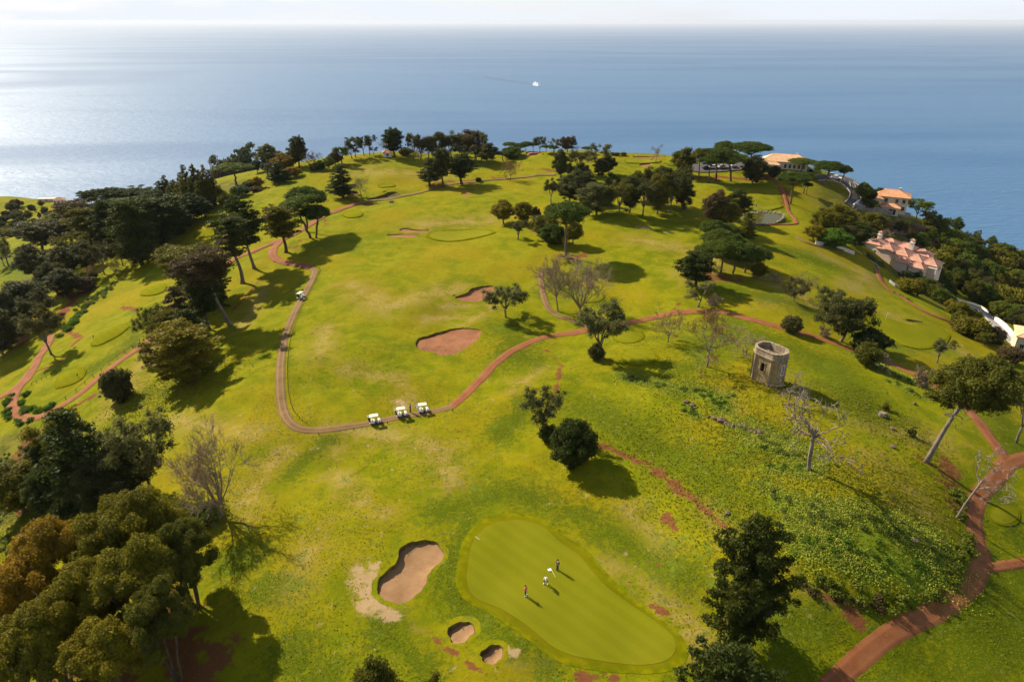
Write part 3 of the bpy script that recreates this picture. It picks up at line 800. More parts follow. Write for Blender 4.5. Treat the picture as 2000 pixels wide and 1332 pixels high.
for i, (pts, dep, kind, lab) in enumerate(BUNKERS):
    W = BW[i]; c = W.mean(0); n = len(W)
    ph_ = np.arange(n); W = W + (W - c) / np.linalg.norm(W - c, axis=1, keepdims=True) * (0.12 * np.sin(ph_ * .9 + i) + 0.1 * np.sin(ph_ * 2.1) - .06)[:, None]
    far = max(1.0, np.hypot(*c) / 90.0)
    to_sun = np.array([sun_dir.x, sun_dir.y]); to_sun /= np.linalg.norm(to_sun)
    d = W - c; dn = d / np.linalg.norm(d, axis=1, keepdims=True)
    face = (dn @ to_sun + 1) / 2                   # 1 on the sunny side, where the lip stands high
    rim = H(W[:, 0], W[:, 1])
    V = []; T = []; MI = []
    # grass lip: outer apron just under the turf, rounded crest, steep face, sand floor
    mr = 0.35 * far ** 0.5
    ring_o = W + dn * (1.15 * far ** 0.5); zo = H(ring_o[:, 0], ring_o[:, 1]) - 0.03
    ring_c = W + dn * 0.25; zc = H(ring_c[:, 0], ring_c[:, 1]) + 0.02 + 0.03 * face
    ring_i = W + dn * 0.0; zi = rim + 0.0 + 0.03 * face
    wall = dep * (0.06 + 0.5 * face ** 1.5)
    ring_b = W - dn * 0.14; zb = rim - wall
    rings = [(ring_o, zo), (ring_c, zc), (ring_i, zi), (ring_b, zb)]
    root = empty('sand_bunker', (c[0], c[1], float(rim.mean())))
    off = np.array([c[0], c[1], rim.mean()])
    tag(root, lab, 'bunker', 'sand bunkers')
    def ringmesh(rs, closed_centre=None):
        vs = []; fs = []
        for q, z in rs: vs += [np.column_stack([q, z])]
        vs = np.vstack(vs)
        for r_ in range(len(rs) - 1):
            for k in range(n):
                k2 = (k + 1) % n
                a = r_ * n; b = a + n
                fs.append((a + k, b + k, b + k2)); fs.append((a + k, b + k2, a + k2))
        if closed_centre is not None:
            vs = np.vstack([vs, closed_centre]); ci = len(vs) - 1; a = (len(rs) - 1) * n
            for k in range(n): fs.append((a + k, ci, a + (k + 1) % n))
        return np_mesh('bunker', vs - off, np.array(fs), None, True)
    link('grass_lip', ringmesh(rings[:3]), root, MAT_GROUND)
    link('bunker_face', ringmesh(rings[2:4]), root, MAT_LIP)
    floor = rim.mean() - dep * 0.5
    sand = [(ring_b, zb)]
    for f in (0.9, 0.75, 0.55, 0.35, 0.15):
        q = c + (ring_b - c) * f
        zz = floor + (zb - floor) * (f ** 2.2)
        sand.append((q, zz + 0.03 * np.sin(q[:, 0] * 2.1) * np.sin(q[:, 1] * 1.7)))
    link('sand', ringmesh(sand, np.array([[c[0], c[1], floor]])), root, MAT_SAND[kind])
# ------------------------------------------------------------ tree kit
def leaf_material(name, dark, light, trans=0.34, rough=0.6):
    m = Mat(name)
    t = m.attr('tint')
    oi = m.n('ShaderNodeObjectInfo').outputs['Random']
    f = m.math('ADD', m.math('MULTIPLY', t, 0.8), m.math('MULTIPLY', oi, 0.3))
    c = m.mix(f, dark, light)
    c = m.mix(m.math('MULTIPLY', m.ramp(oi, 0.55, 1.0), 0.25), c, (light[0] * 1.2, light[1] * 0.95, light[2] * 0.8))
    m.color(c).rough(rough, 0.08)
    tr = m.n('ShaderNodeBsdfTranslucent')
    m.l(c, tr.inputs['Color'])
    mx = m.n('ShaderNodeMixShader'); mx.inputs[0].default_value = trans
    m.l(m.b.outputs[0], mx.inputs[1]); m.l(tr.outputs[0], mx.inputs[2])
    m.l(mx.outputs[0], m.out.inputs['Surface'])
    return m.m
LEAF = {
 'dark': leaf_material('dark_needles', (0.021, 0.0325, 0.006), (0.0729, 0.0896, 0.0119)),
 'stone': leaf_material('umbrella_needles', (0.0294, 0.05, 0.006), (0.1, 0.1344, 0.0132)),
 'blue': leaf_material('blue_green_leaves', (0.0231, 0.0425, 0.0109), (0.0647, 0.0922, 0.0211)),
 'olive': leaf_material('olive_leaves', (0.0473, 0.0562, 0.006), (0.1588, 0.1472, 0.0145)),
 'green': leaf_material('green_leaves', (0.042, 0.0688, 0.006), (0.1411, 0.1728, 0.0145)),
 'grey': leaf_material('grey_green_leaves', (0.0441, 0.0525, 0.0121), (0.1705, 0.169, 0.0449)),
 'greydark': leaf_material('dark_grey_leaves', (0.0315, 0.0375, 0.0085), (0.1058, 0.1024, 0.0238)),
 'gold': leaf_material('golden_leaves', (0.085, 0.062, 0.004), (0.37, 0.225, 0.012)),
 'goldgreen': leaf_material('golden_green_leaves', (0.040, 0.044, 0.0035), (0.25, 0.212, 0.012)),
 'autumn': leaf_material('autumn_leaves', (0.1365, 0.0788, 0.0087), (0.3696, 0.209, 0.0231)),
 'brown': leaf_material('brown_needles', (0.05, 0.036, 0.013), (0.135, 0.095, 0.034)),
 'pale': leaf_material('pale_leaves', (0.126, 0.105, 0.0203), (0.3119, 0.242, 0.0561)),
 'hedge': leaf_material('hedge_leaves', (0.0368, 0.0813, 0.006), (0.1294, 0.2176, 0.0145)),
 'ground': leaf_material('ground_cover_leaves', (0.0473, 0.0813, 0.0073), (0.1764, 0.2048, 0.0297)),
}
def bark_material(name, a, b):
    m = Mat(name)
    v = m.obj((1, 1, 0.25))
    n1 = m.noise(3.0, v, 5, 0.65)
    m.color(m.mix(m.ramp(n1, 0.3, 0.7), a, b)).rough(0.9, 0.15)
    m.bump(n1, 0.6, 0.1)
    return m.m
BARK = {'brown': bark_material('brown_bark', (0.055, 0.036, 0.022), (0.13, 0.085, 0.052)),
        'grey': bark_material('grey_bark', (0.10, 0.078, 0.055), (0.22, 0.175, 0.125)),
        'pale': bark_material('pale_bark', (0.12, 0.092, 0.062), (0.27, 0.215, 0.150)),
        'twig': bark_material('twig_bark', (0.17, 0.12, 0.07), (0.33, 0.245, 0.15)),
        'red': bark_material('pine_bark', (0.085, 0.05, 0.032), (0.20, 0.125, 0.085))}

_ico = bmesh.new(); bmesh.ops.create_icosphere(_ico, subdivisions=2, radius=1.0)
_icov = np.array([v.co[:] for v in _ico.verts]); _icof = np.array([[v.index for v in f.verts] for f in _ico.faces]); _ico.free()

def foliage(name, clumps, dens, size, rng, out_bias=0.9, core=0.72, low=-0.6, spread=0.22, tint_by_clump=0.35, long=1.0, droop=0.0):
    """clumps: (n,6) centres and radii. Leaf triangles over each clump, a rough inner body so that no hollow shows"""
    cl = np.asarray(clumps, float)
    area = 4 * np.pi * ((cl[:, 3] * cl[:, 4]) ** 1.6 + (cl[:, 3] * cl[:, 5]) ** 1.6 + (cl[:, 4] * cl[:, 5]) ** 1.6) ** (1 / 1.6) / 3 ** (1 / 1.6)
    cnt = np.maximum(6, (area * dens / (0.43 * size * size)).astype(int))
    idx = np.repeat(np.arange(len(cl)), cnt)
    n = len(idx)
    u = rng.normal(size=(n, 3)); u /= np.linalg.norm(u, axis=1, keepdims=True)
    lowm = u[:, 2] < low
    u[lowm, 2] *= -1
    rad = 1.0 + spread * (rng.rand(n) - 0.55) * 2
    # lobes on each clump
    ph = rng.rand(len(cl), 3) * 6.28
    rad *= 1 + 0.16 * np.sin(u[:, 0] * 4 + ph[idx, 0]) * np.sin(u[:, 1] * 4 + ph[idx, 1]) + 0.12 * np.sin(u[:, 2] * 6 + ph[idx, 2])
    P = cl[idx, :3] + u * cl[idx, 3:] * rad[:, None]
    nr = u / cl[idx, 3:]; nr /= np.linalg.norm(nr, axis=1, keepdims=True)
    rv = rng.normal(size=(n, 3)); rv /= np.linalg.norm(rv, axis=1, keepdims=True)
    N = nr * out_bias + rv; N[:, 2] += 0.15; N /= np.linalg.norm(N, axis=1, keepdims=True)
    rv2 = rng.normal(size=(n, 3)); rv2[:, 2] -= droop
    A = rv2 - (rv2 * N).sum(1, keepdims=True) * N; A /= np.linalg.norm(A, axis=1, keepdims=True) + 1e-9
    B = np.cross(N, A)
    s = size * (0.65 + 0.7 * rng.rand(n))[:, None]
    V = np.stack([P + A * s * 0.62 * long, P - A * s * 0.31 * long + B * s * 0.54, P - A * s * 0.31 * long - B * s * 0.54], 1).reshape(-1, 3)
    ct = rng.rand(len(cl))
    t = np.clip((1 - tint_by_clump) * rng.rand(n) + tint_by_clump * ct[idx], 0, 1)
    T = np.repeat(t, 3)
    Fc = np.arange(n * 3).reshape(n, 3)
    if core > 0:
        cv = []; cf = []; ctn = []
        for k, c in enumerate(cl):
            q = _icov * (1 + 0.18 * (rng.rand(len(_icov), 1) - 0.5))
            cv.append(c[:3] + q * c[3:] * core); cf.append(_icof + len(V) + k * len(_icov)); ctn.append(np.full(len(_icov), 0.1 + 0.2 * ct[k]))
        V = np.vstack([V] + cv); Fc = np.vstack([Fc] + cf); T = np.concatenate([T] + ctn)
    return np_mesh(name, V, Fc, {'tint': T})

def wobble(a, b, n, amp, rng):
    a = np.array(a, float); b = np.array(b, float)
    pts = []
    for i in range(n + 1):
        t = i / n
        p = a + (b - a) * t
        if 0 < i < n: p = p + rng.normal(size=3) * amp
        pts.append(tuple(p))
    return pts

def proto(trunk, crown, bark, leaf, name):
    co = np.empty(len(crown.vertices) * 3, dtype=np.float32); crown.vertices.foreach_get('co', co)
    co = co.reshape(-1, 3)
    lo = np.percentile(co, 1, axis=0); hi = np.percentile(co, 99, axis=0)
    return dict(trunk=trunk, crown=crown, bark=bark, leaf=leaf, name=name, h=float(co[:, 2].max()), w=float((hi[0] - lo[0] + hi[1] - lo[1]) / 2), crown_name='crown')

def p_umbrella(seed, h=14.0, Rr=6.0, th=0.5, stems=1, bark='red', leaf='stone'):
    rng = np.random.RandomState(seed)
    tr = MB()
    top = []
    fork = np.array([rng.normal() * .5, rng.normal() * .5, h * 0.58])
    for s in range(stems):
        b0 = (rng.normal() * .4 * (stems > 1), rng.normal() * .4 * (stems > 1), -0.6)
        tr.tube(wobble(b0, fork, 5, 0.12, rng), list(np.linspace(0.36, 0.22, 6)), 7)
    cl = []
    n = 46
    for k in range(n):
        r_ = Rr * 0.86 * math.sqrt((k + .5) / n); a = k * 2.39996 + rng.rand() * .5
        z = h * 0.89 - (r_ / Rr) ** 2 * th * Rr * 0.62 + rng.normal() * 0.3
        cl.append((r_ * math.cos(a) * (1 + rng.normal() * .07), r_ * math.sin(a) * (1 + rng.normal() * .07), z, 1.2 + rng.rand() * .5, 1.2 + rng.rand() * .5, 0.85 + rng.rand() * .35))
        if k % 4 == 1:
            p = np.array(cl[-1][:3]) - [0, 0, .4]
            mid = fork + (p - fork) * 0.5 + np.array([0, 0, -0.25 * r_ * .5])
            tr.tube([tuple(fork), tuple(mid), tuple(p)], [0.17, 0.10, 0.05], 5)
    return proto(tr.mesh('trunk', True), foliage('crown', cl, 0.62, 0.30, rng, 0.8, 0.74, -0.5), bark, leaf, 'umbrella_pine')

def p_tiers(seed, h=16.0, Rr=4.5, bare=0.35, prof='oval', tiers=12, flat=0.36, cr=0.95, dens=0.5, leaf='dark', bark='brown', name='cypress_tree', size=0.32, top=0.5, jitter=0.5, core=0.5, tr_r=0.42, rise=0.08, long=1.0, ob=0.7):
    rng = np.random.RandomState(seed)
    tr = MB()
    lean = rng.normal(size=2) * 0.5
    def axis(z): return np.array([lean[0] * (z / h) ** 2 + .25 * math.sin(z * .5 + seed), lean[1] * (z / h) ** 2 + .25 * math.cos(z * .43 + seed), z])
    zs = np.linspace(-0.6, h * 0.97, 10)
    tr.tube([tuple(axis(z)) for z in zs], [tr_r * (1 - 0.88 * max(0, z) / h) + (0.22 if z < 0.5 else 0) for z in zs], 7)
    cl = []
    for i in range(tiers):
        f = (i + 0.5) / tiers
        z = h * (bare + (1 - bare) * f)
        if prof == 'cone': L = Rr * (1 - f) ** 0.85 + 0.3
        elif prof == 'spear': L = Rr * math.sin(math.pi * (0.26 + 0.71 * f)) * (1 + .12 * rng.normal())
        elif prof == 'flat': L = Rr * (0.45 + 0.55 * f) * (1.0 if f < 0.9 else 0.75)
        elif prof == 'col': L = Rr * (0.75 + 0.25 * math.sin(f * 9)) * (1 - max(0, f - .75) * 2.2)
        else: L = Rr * math.sin(math.pi * (0.16 + 0.74 * f)) ** 0.8
        nb = max(3, int(round(4 + L * 0.7)))
        a0 = rng.rand() * 6.28
        for b in range(nb):
            a = a0 + 2 * math.pi * b / nb + rng.normal() * jitter
            l_ = L * (0.62 + 0.5 * rng.rand())
            p0 = axis(z - l_ * 0.12)
            e = axis(z) + np.array([math.cos(a) * l_, math.sin(a) * l_, l_ * rise + rng.normal() * 0.35])
            if b % 2 == 0: tr.tube([tuple(p0), tuple((p0 + e) / 2 + [0, 0, -.08 * l_]), tuple(e)], [0.12, 0.08, 0.03], 4)
            m = max(1, int(round(l_ / (cr * 1.25))))
            for q in range(m):
                t = (q + 1) / m
                r_ = cr * (0.75 + 0.5 * rng.rand()) * (1.05 - 0.25 * t)
                p = p0 + (e - p0) * t + rng.normal(size=3) * [.25, .25, .15]
                cl.append((*p, r_, r_, r_ * flat * (0.8 + .5 * rng.rand())))
    cl.append((*axis(h * .97), cr * top, cr * top, cr * top))
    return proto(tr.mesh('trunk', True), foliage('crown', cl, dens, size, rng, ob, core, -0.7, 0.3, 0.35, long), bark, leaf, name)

def p_round(seed, h=9.0, Rr=4.2, trunk=0.22, n=38, cr=1.25, dens=0.6, leaf='olive', bark='grey', name='broadleaf_tree', size=0.30, core=0.7, flat=0.85, jag=0.12, stems=1, low=-0.55):
    rng = np.random.RandomState(seed)
    tr = MB()
    cz = h * (trunk + 1) / 2; rz = h * (1 - trunk) / 2
    fork = np.array([rng.normal() * .2, rng.normal() * .2, max(0.6, h * trunk * 0.95)])
    for s in range(stems):
        a = s * 2.4
        tr.tube(wobble((0.25 * math.cos(a) * (stems > 1), 0.25 * math.sin(a) * (stems > 1), -0.5), fork + (np.array([math.cos(a), math.sin(a), .5]) * 0.8 if stems > 1 else 0), 3, 0.06, rng), list(np.linspace(0.34, 0.22, 4) * (0.6 if stems > 1 else 1)), 6)
    cl = []
    for k in range(n):
        u = 1 - 2 * (k + .5) / n
        a = k * 2.39996 + rng.rand() * .6
        s = math.sqrt(max(0, 1 - u * u)) * (1 + rng.normal() * jag)
        rr = (0.72 + 0.3 * rng.rand())
        p = (Rr * .8 * s * rr * math.cos(a), Rr * .8 * s * rr * math.sin(a), cz + (rz - cr * .6) * u * (1 + rng.normal() * jag))
        c = cr * (0.7 + 0.55 * rng.rand())
        cl.append((*p, c, c, c * flat))
        if k % 4 == 0:
            tr.tube([tuple(fork), tuple((fork + np.array(p)) / 2 + rng.normal(size=3) * .15), p], [0.15, 0.09, 0.03], 4)
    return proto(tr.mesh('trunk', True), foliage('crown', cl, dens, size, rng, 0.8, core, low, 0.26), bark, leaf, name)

def p_euc(seed, h=15.0, Rr=4.6, leaf='grey', bark='grey', n1=6, n2=8, cr=0.82, dens=0.36, size=0.27, fork_h=0.26, core=0.45, name='gum_tree', stems=1):
    rng = np.random.RandomState(seed)
    tr = MB(); cl = []
    fork = np.array([rng.normal() * .3, rng.normal() * .3, h * fork_h])
    for s in range(stems):
        o = np.array([rng.normal(), rng.normal(), 0]) * .45 * (stems > 1)
        tr.tube(wobble((o[0], o[1], -0.5), fork + o * 1.5, 3, 0.1, rng), [.38, .32, .28, .24] if stems == 1 else [.2, .17, .15, .13], 6)
    for i in range(n1):
        a = 2 * math.pi * i / n1 + rng.normal() * .3
        sp = Rr * (0.35 + .3 * rng.rand()); zz = h * (0.55 + 0.3 * rng.rand())
        e = np.array([math.cos(a) * sp, math.sin(a) * sp, zz])
        tr.tube(wobble(fork, e, 3, 0.22, rng), [.2, .16, .12, .09], 5)
        for j in range(n2):
            b = a + rng.normal() * 1.0
            l_ = Rr * (0.25 + 0.42 * rng.rand())
            q = e + np.array([math.cos(b) * l_, math.sin(b) * l_, (rng.rand() - 0.42) * h * 0.34])
            q[2] = min(q[2], h * .96)
            tr.tube(wobble(e, q, 2, 0.15, rng), [.09, .06, .025], 4)
            c = cr * (0.75 + .6 * rng.rand())
            cl.append((*q, c, c, c * (0.8 + .4 * rng.rand())))
            if rng.rand() < 0.6:
                m = e + (q - e) * .55 + rng.normal(size=3) * .4
                cl.append((*m, c * .75, c * .75, c * .7))
    cl.append((rng.normal() * .4, rng.normal() * .4, h * .94, cr, cr, cr))
    return proto(tr.mesh('trunk', True), foliage('crown', cl, dens, size, rng, 0.5, core, -0.95, 0.45, 0.35, 1.3, 0.6), bark, leaf, name)

def grow(mb, p, d, r_, length, lev, maxlev, rng, tips, kids=3, wander=0.25, up=0.12, ratio=0.68, seg=4, spread=0.75, thin=None, rr=0.62, minr=0.022):
    r_ = max(r_, minr); pts = [p.copy()]; rs = [r_]
    for i in range(seg):
        d = d + rng.normal(size=3) * wander * (0.6 if lev == 0 else 1.0) + np.array([0, 0, up])
        d /= np.linalg.norm(d)
        p = p + d * length / seg
        pts.append(p.copy()); rs.append(r_ * (1 - (1 - rr) * (i + 1) / seg))
    (mb if lev <= 1 or thin is None else thin).tube([tuple(q) for q in pts], rs, 6 if lev == 0 else (4 if lev < 3 else 3), cap=lev < 2)
    if lev >= maxlev:
        tips.append(p); return
    tips.append(p) if lev >= maxlev - 1 else None
    nk = kids + (rng.rand() < 0.5)
    for k in range(nk):
        t = 1.0 if k < 2 else 0.35 + 0.6 * rng.rand()
        i = min(seg, max(1, int(round(t * seg))))
        q = pts[i]
        dd = d * (1 - 0.2 * spread) + rng.normal(size=3) * spread
        dd /= np.linalg.norm(dd)
        grow(mb, np.array(q), dd, rs[i] * (0.72 if k < 2 else 0.55), length * ratio * (0.75 + 0.5 * rng.rand()), lev + 1, maxlev, rng, tips, kids, wander, up, ratio, max(2, seg - 1), spread, thin, rr, minr)

def p_bare(seed, h=11.0, bark='twig', levels=6, kids=3, spread=0.55, up=0.14, r0=0.26, first=0.34, wander=0.16, leaves=None, name='bare_tree', dens_leaf=10, lsize=0.24, twig_r=1.0):
    rng = np.random.RandomState(seed)
    tr = MB(); th = MB(); tips = []
    grow(tr, np.array([0, 0, -0.5]), np.array([rng.normal() * .05, rng.normal() * .05, 1.0]), r0, h * first, 0, levels, rng, tips, kids, wander, up, 0.70, 4, spread, th, 0.62, 0.045 if name == 'gnarled_tree' else (0.018 if h == 12 else 0.022))
    trm = tr.mesh('trunk', True); 
    crm = th.mesh('branches', False)
    pr = proto(trm, crm, bark, None, name); pr['crown_name'] = 'branches'
    if leaves:
        pts = np.array(tips)
        cl = np.column_stack([pts + rng.normal(size=pts.shape) * .2, np.full((len(pts), 3), 0.42)])
        keep = rng.rand(len(cl)) < 0.10
        lm = foliage('leaves', cl[keep], dens_leaf * 0.01, lsize, rng, 0.2, 0, -1, 0.8)
        pr['extra'] = lm; pr['leaf'] = leaves
    return pr

def p_fan(seed, h, trunk_f, limbs, flare, bark, name, levels, r0, minr, wander, up, spread, kids=2, ratio=.68, reach=.36, leaves=None, keep=.35, lsize=.2):
    """leafless tree: one stem, then a fan of long limbs that fork again and again"""
    rng = np.random.RandomState(seed)
    tr = MB(); th = MB(); tips = []
    fork = np.array([rng.normal() * .15, rng.normal() * .15, h * trunk_f])
    tr.tube(wobble((0, 0, -.6), fork, 5, .05, rng), [r0 * 1.35, r0 * 1.1, r0, r0 * .95, r0 * .9, r0 * .85], 8)
    for k in range(limbs):
        a = 2 * math.pi * k / limbs + rng.normal() * .25; fl = flare * (.55 + .6 * rng.rand())
        d = np.array([math.cos(a) * fl, math.sin(a) * fl, 1.0]); d /= np.linalg.norm(d)
        grow(th, fork - np.array([0, 0, .25 * rng.rand() * h * trunk_f]), d, r0 * .55, h * reach * (.8 + .4 * rng.rand()), 1, levels, rng, tips, kids, wander, up, ratio, 5, spread, th, .6, minr)
    pr = proto(tr.mesh('trunk', True), th.mesh('branches', False), bark, None, name); pr['crown_name'] = 'branches'
    if leaves:
        pts = np.array(tips); pts = pts[rng.rand(len(pts)) < keep]
        pr['extra'] = foliage('leaves', np.column_stack([pts + rng.normal(size=pts.shape) * .15, np.full((len(pts), 3), .36)]), .07, lsize, rng, .2, 0, -1, .8); pr['leaf'] = leaves
    return pr

PROTO = {}
PROTO['stone'] = [p_umbrella(1, 14, 5.4, .7), p_umbrella(2, 14, 5.8, 0.6), p_umbrella(3, 13, 4.8, 0.9, 2)]
PROTO['lowstone'] = [p_umbrella(4, 8.5, 5.0, .8), p_umbrella(5, 8, 4.6, .9)]
PROTO['cypress'] = [p_tiers(11), p_tiers(12, 17, 4.8, 0.42, 'flat', 9), p_tiers(13, 16, 5.0, 0.3, 'oval', 12)]
PROTO['densecyp'] = [p_tiers(21, 14, 5.0, 0.08, 'oval', 15, 0.34, 0.95, 0.6, jitter=.6, core=.5, rise=.16), p_tiers(22, 15, 5.2, 0.14, 'flat', 13, 0.34, 1.0, 0.6, jitter=.6, core=.5, rise=.14), p_tiers(23, 16, 4.4, 0.06, 'oval', 17, 0.38, 0.9, 0.6, jitter=.6, core=.5, rise=.2)]
PROTO['flatcyp'] = [p_tiers(26, 16, 6.5, 0.62, 'flat', 6, 0.38, 1.3, 0.55), p_tiers(27, 15, 6.0, 0.55, 'flat', 7, 0.4, 1.25, 0.55)]
PROTO['cedar'] = [p_tiers(31, 12, 4.2, 0.12, 'cone', 12, 0.36, 1.0, 0.55), p_tiers(32, 13, 4.4, 0.18, 'cone', 11, 0.34, 1.0, 0.5)]
PROTO['pine'] = [p_tiers(41, 14, 4.0, 0.25, 'oval', 11, 0.85, 0.95, 0.5, rise=0.3, name='pine_tree'), p_tiers(42, 13, 3.8, 0.3, 'oval', 10, 0.8, 0.9, 0.5, rise=0.25, name='pine_tree')]
PROTO['spire'] = [p_tiers(51, 15, 2.3, 0.12, 'spear', 17, 0.8, 0.6, 0.5, leaf='olive', name='conifer', rise=0.35, top=.35), p_tiers(52, 14, 2.4, 0.15, 'spear', 15, 0.8, 0.62, 0.45, leaf='olive', name='conifer', rise=0.3, top=.35)]
PROTO['round'] = [p_round(61, n=64, cr=.9, jag=.2, core=.6, size=.26), p_round(62, 9, 4.4, 0.25, 60, .95, jag=.22, core=.6, size=.26), p_round(63, 9.5, 4.0, 0.18, 70, .85, jag=.18, core=.6, size=.26), p_round(64, 8.5, 4.8, 0.28, 70, .9, .55, jag=.28, core=.55, size=.24)]
PROTO['tallround'] = [p_round(66, 14, 4.4, 0.2, 96, 0.95, 0.5, jag=0.26, leaf='greydark', core=.55, size=.26), p_round(67, 13, 4.6, 0.24, 90, 1.0, 0.5, jag=0.3, leaf='greydark', core=.55, size=.26)]
PROTO['euc'] = [p_euc(71), p_euc(72, 14, 5.0), p_euc(73, 15, 4.2, n1=4, n2=6), p_euc(74, 13, 5.0, stems=3)]
PROTO['slim'] = [p_euc(77, 14, 2.6, n1=5, n2=4, cr=.9, dens=.42), p_euc(78, 15, 2.9, n1=5, n2=5, cr=.95, dens=.42)]
PROTO['bush'] = [p_round(81, 4.0, 2.6, 0.0, 24, 0.95, 0.65, name='shrub', low=-0.2), p_round(82, 4.2, 2.5, 0.0, 26, 0.9, 0.65, name='shrub', low=-0.2, jag=.2), p_round(83, 3.6, 2.8, 0.0, 22, 1.0, 0.6, name='shrub', low=-0.2)]
PROTO['autumn'] = [p_fan(91, 9, .26, 8, 1.1, 'grey', 'autumn_tree', 6, .18, .028, .16, .05, .5, 2, .68, .34, 'autumn'), p_fan(92, 9, .44, 8, 1.5, 'grey', 'autumn_tree', 6, .17, .030, .18, .05, .55, 2, .68, .30, 'autumn')]
PROTO['bare'] = [p_bare(101), p_bare(102, 11, kids=3, spread=0.5), p_bare(103, 11, kids=3, spread=0.62, wander=.2)]
PROTO['bigbare'] = [p_fan(104, 12, .17, 11, .75, 'twig', 'bare_tree', 6, .34, .024, .10, .05, .42, 3, .66, .38), p_fan(105, 12, .36, 8, .8, 'twig', 'bare_tree', 6, .22, .026, .10, .05, .45, 3, .66, .31)]
PROTO['gnarl'] = [p_fan(111, 8, .52, 9, 2.4, 'pale', 'gnarled_tree', 5, .18, .034, .30, .07, .6, 2, .62, .27), p_fan(112, 8, .42, 7, 2.2, 'pale', 'gnarled_tree', 5, .15, .032, .32, .07, .65, 2, .62, .28), p_fan(113, 8, .55, 6, 1.6, 'pale', 'gnarled_tree', 5, .14, .032, .28, .06, .6, 2, .6, .26)]
PROTO['barebush'] = [p_bare(121, 3.2, 'twig', 4, 4, 0.7, 0.12, 0.06, 0.3, 0.2, None, 'bare_shrub'), p_bare(122, 3.0, 'twig', 4, 5, 0.75, 0.1, 0.05, 0.26, 0.2, None, 'bare_shrub')]
PROTO['hedgeround'] = [p_round(131, 6, 3.8, 0.0, 64, .85, 0.65, leaf='green', name='shrub', low=-0.3, jag=.15, size=.24)]
def p_acacia(seed, h=13.0, Rr=5.0):
    rng = np.random.RandomState(seed)
    tr = MB(); cl = []
    fork = np.array([0, 0, h * 0.22])
    for s in range(4):
        a = s * 1.57 + rng.rand(); e = np.array([math.cos(a) * Rr * .42, math.sin(a) * Rr * .42, h * 0.58])
        tr.tube(wobble((math.cos(a) * .35, math.sin(a) * .35, -0.6), e, 4, .18, rng), [.27, .23, .19, .16, .12], 7)
        for k in range(3):
            b = a + rng.normal() * .7; q = e + np.array([math.cos(b) * Rr * .4, math.sin(b) * Rr * .4, h * (.1 + .2 * rng.rand())])
            tr.tube(wobble(e, q, 2, .15, rng), [.11, .08, .04], 5)
    n = 30
    for k in range(n):
        f = (k + .5) / n
        r_ = Rr * 0.88 * math.sqrt(f); a = k * 2.39996 + rng.rand() * .5
        z = h * (0.90 - 0.36 * (r_ / Rr) ** 1.8) + rng.normal() * .85
        c = .85 + .6 * rng.rand()
        cl.append((r_ * math.cos(a), r_ * math.sin(a), z, c, c, c * .82))
        if rng.rand() < .6:
            a2 = rng.rand() * 6.28
            cl.append((r_ * math.cos(a) + math.cos(a2) * c * .8, r_ * math.sin(a) + math.sin(a2) * c * .8, z - c * .4, c * .62, c * .62, c * .55))
    return proto(tr.mesh('trunk', True), foliage('crown', cl, 0.8, 0.19, rng, 1.1, 0.78, -0.65, 0.16, 0.6), 'brown', 'goldgreen', 'broadleaf_tree')
PROTO['acacia'] = [p_acacia(141), p_acacia(142, 12, 4.6), p_acacia(143, 14, 5.4)]
PROTO['frontpine'] = [p_tiers(151, 14, 4.7, 0.12, 'spear', 14, 0.5, 0.6, 0.42, leaf='dark', name='pine_tree', size=0.17, rise=0.22, core=0.3, tr_r=.36, jitter=.6, long=2.4, top=.7, ob=.15), p_tiers(152, 14, 4.8, 0.12, 'spear', 14, 0.5, 0.6, 0.42, leaf='dark', name='pine_tree', size=0.17, rise=0.22, core=0.3, tr_r=.36, jitter=.6, long=2.4, top=.7, ob=.15)]
PROTO['sapling'] = [p_tiers(161, 2.2, 0.8, 0.1, 'cone', 6, 0.6, 0.3, 0.7, size=.16, tr_r=.06, name='sapling')]
def p_leaning():
    rng = np.random.RandomState(171)
    tr = MB(); cl = []
    pts = [(0, 0, -.6), (.45, .1, 1.5), (1.2, .2, 4.5), (2.0, .2, 7.6), (2.6, .1, 9.2)]
    tr.tube(pts, [.46, .33, .29, .27, .25], 8)
    fork = np.array(pts[-1])
    n = 44
    for k in range(n):
        u = 1 - 2 * (k + .5) / n; a = k * 2.39996 + rng.rand() * .5
        s = math.sqrt(1 - u * u)
        p = np.array([4.4 + 5.0 * s * math.cos(a) * (.7 + .3 * rng.rand()), 0.4 + 4.2 * s * math.sin(a) * (.7 + .3 * rng.rand()), 12.2 + 2.5 * u + .25 * (s * math.cos(a))])
        c = 1.0 + .6 * rng.rand()
        cl.append((*p, c, c, c * .7))
        if k % 4 == 0:
            tr.tube([tuple(fork), tuple(fork + (p - fork) * .5 + [0, 0, -.4]), tuple(p)], [.2, .13, .04], 5)
    for q in ((-.6, .4, 9.8), (.2, -.6, 9.4), (-1.6, .6, 10.2)):
        cl.append((*q, .8, .8, .35)); tr.tube([tuple(fork), tuple((fork + np.array(q)) / 2), q], [.1, .07, .03], 4)
    dead = MB()
    for k in range(7):
        a = rng.rand() * 6.28; z = 7.2 + 2 * rng.rand()
        b = np.array([2.1, .2, z]); grow(dead, b, np.array([math.cos(a), math.sin(a), .1]), .07, 1.5, 2, 4, rng, [], 2, .3, 0.0, .7, 3, .7)
    pr = proto(tr.mesh('trunk', True), foliage('crown', cl, 0.75, 0.22, rng, 0.8, 0.75, -0.7, 0.24), 'grey', 'olive', 'pine_tree')
    pr['dead'] = dead.mesh('dead_branches', False)
    return pr
PROTO['lean'] = [p_leaning()]

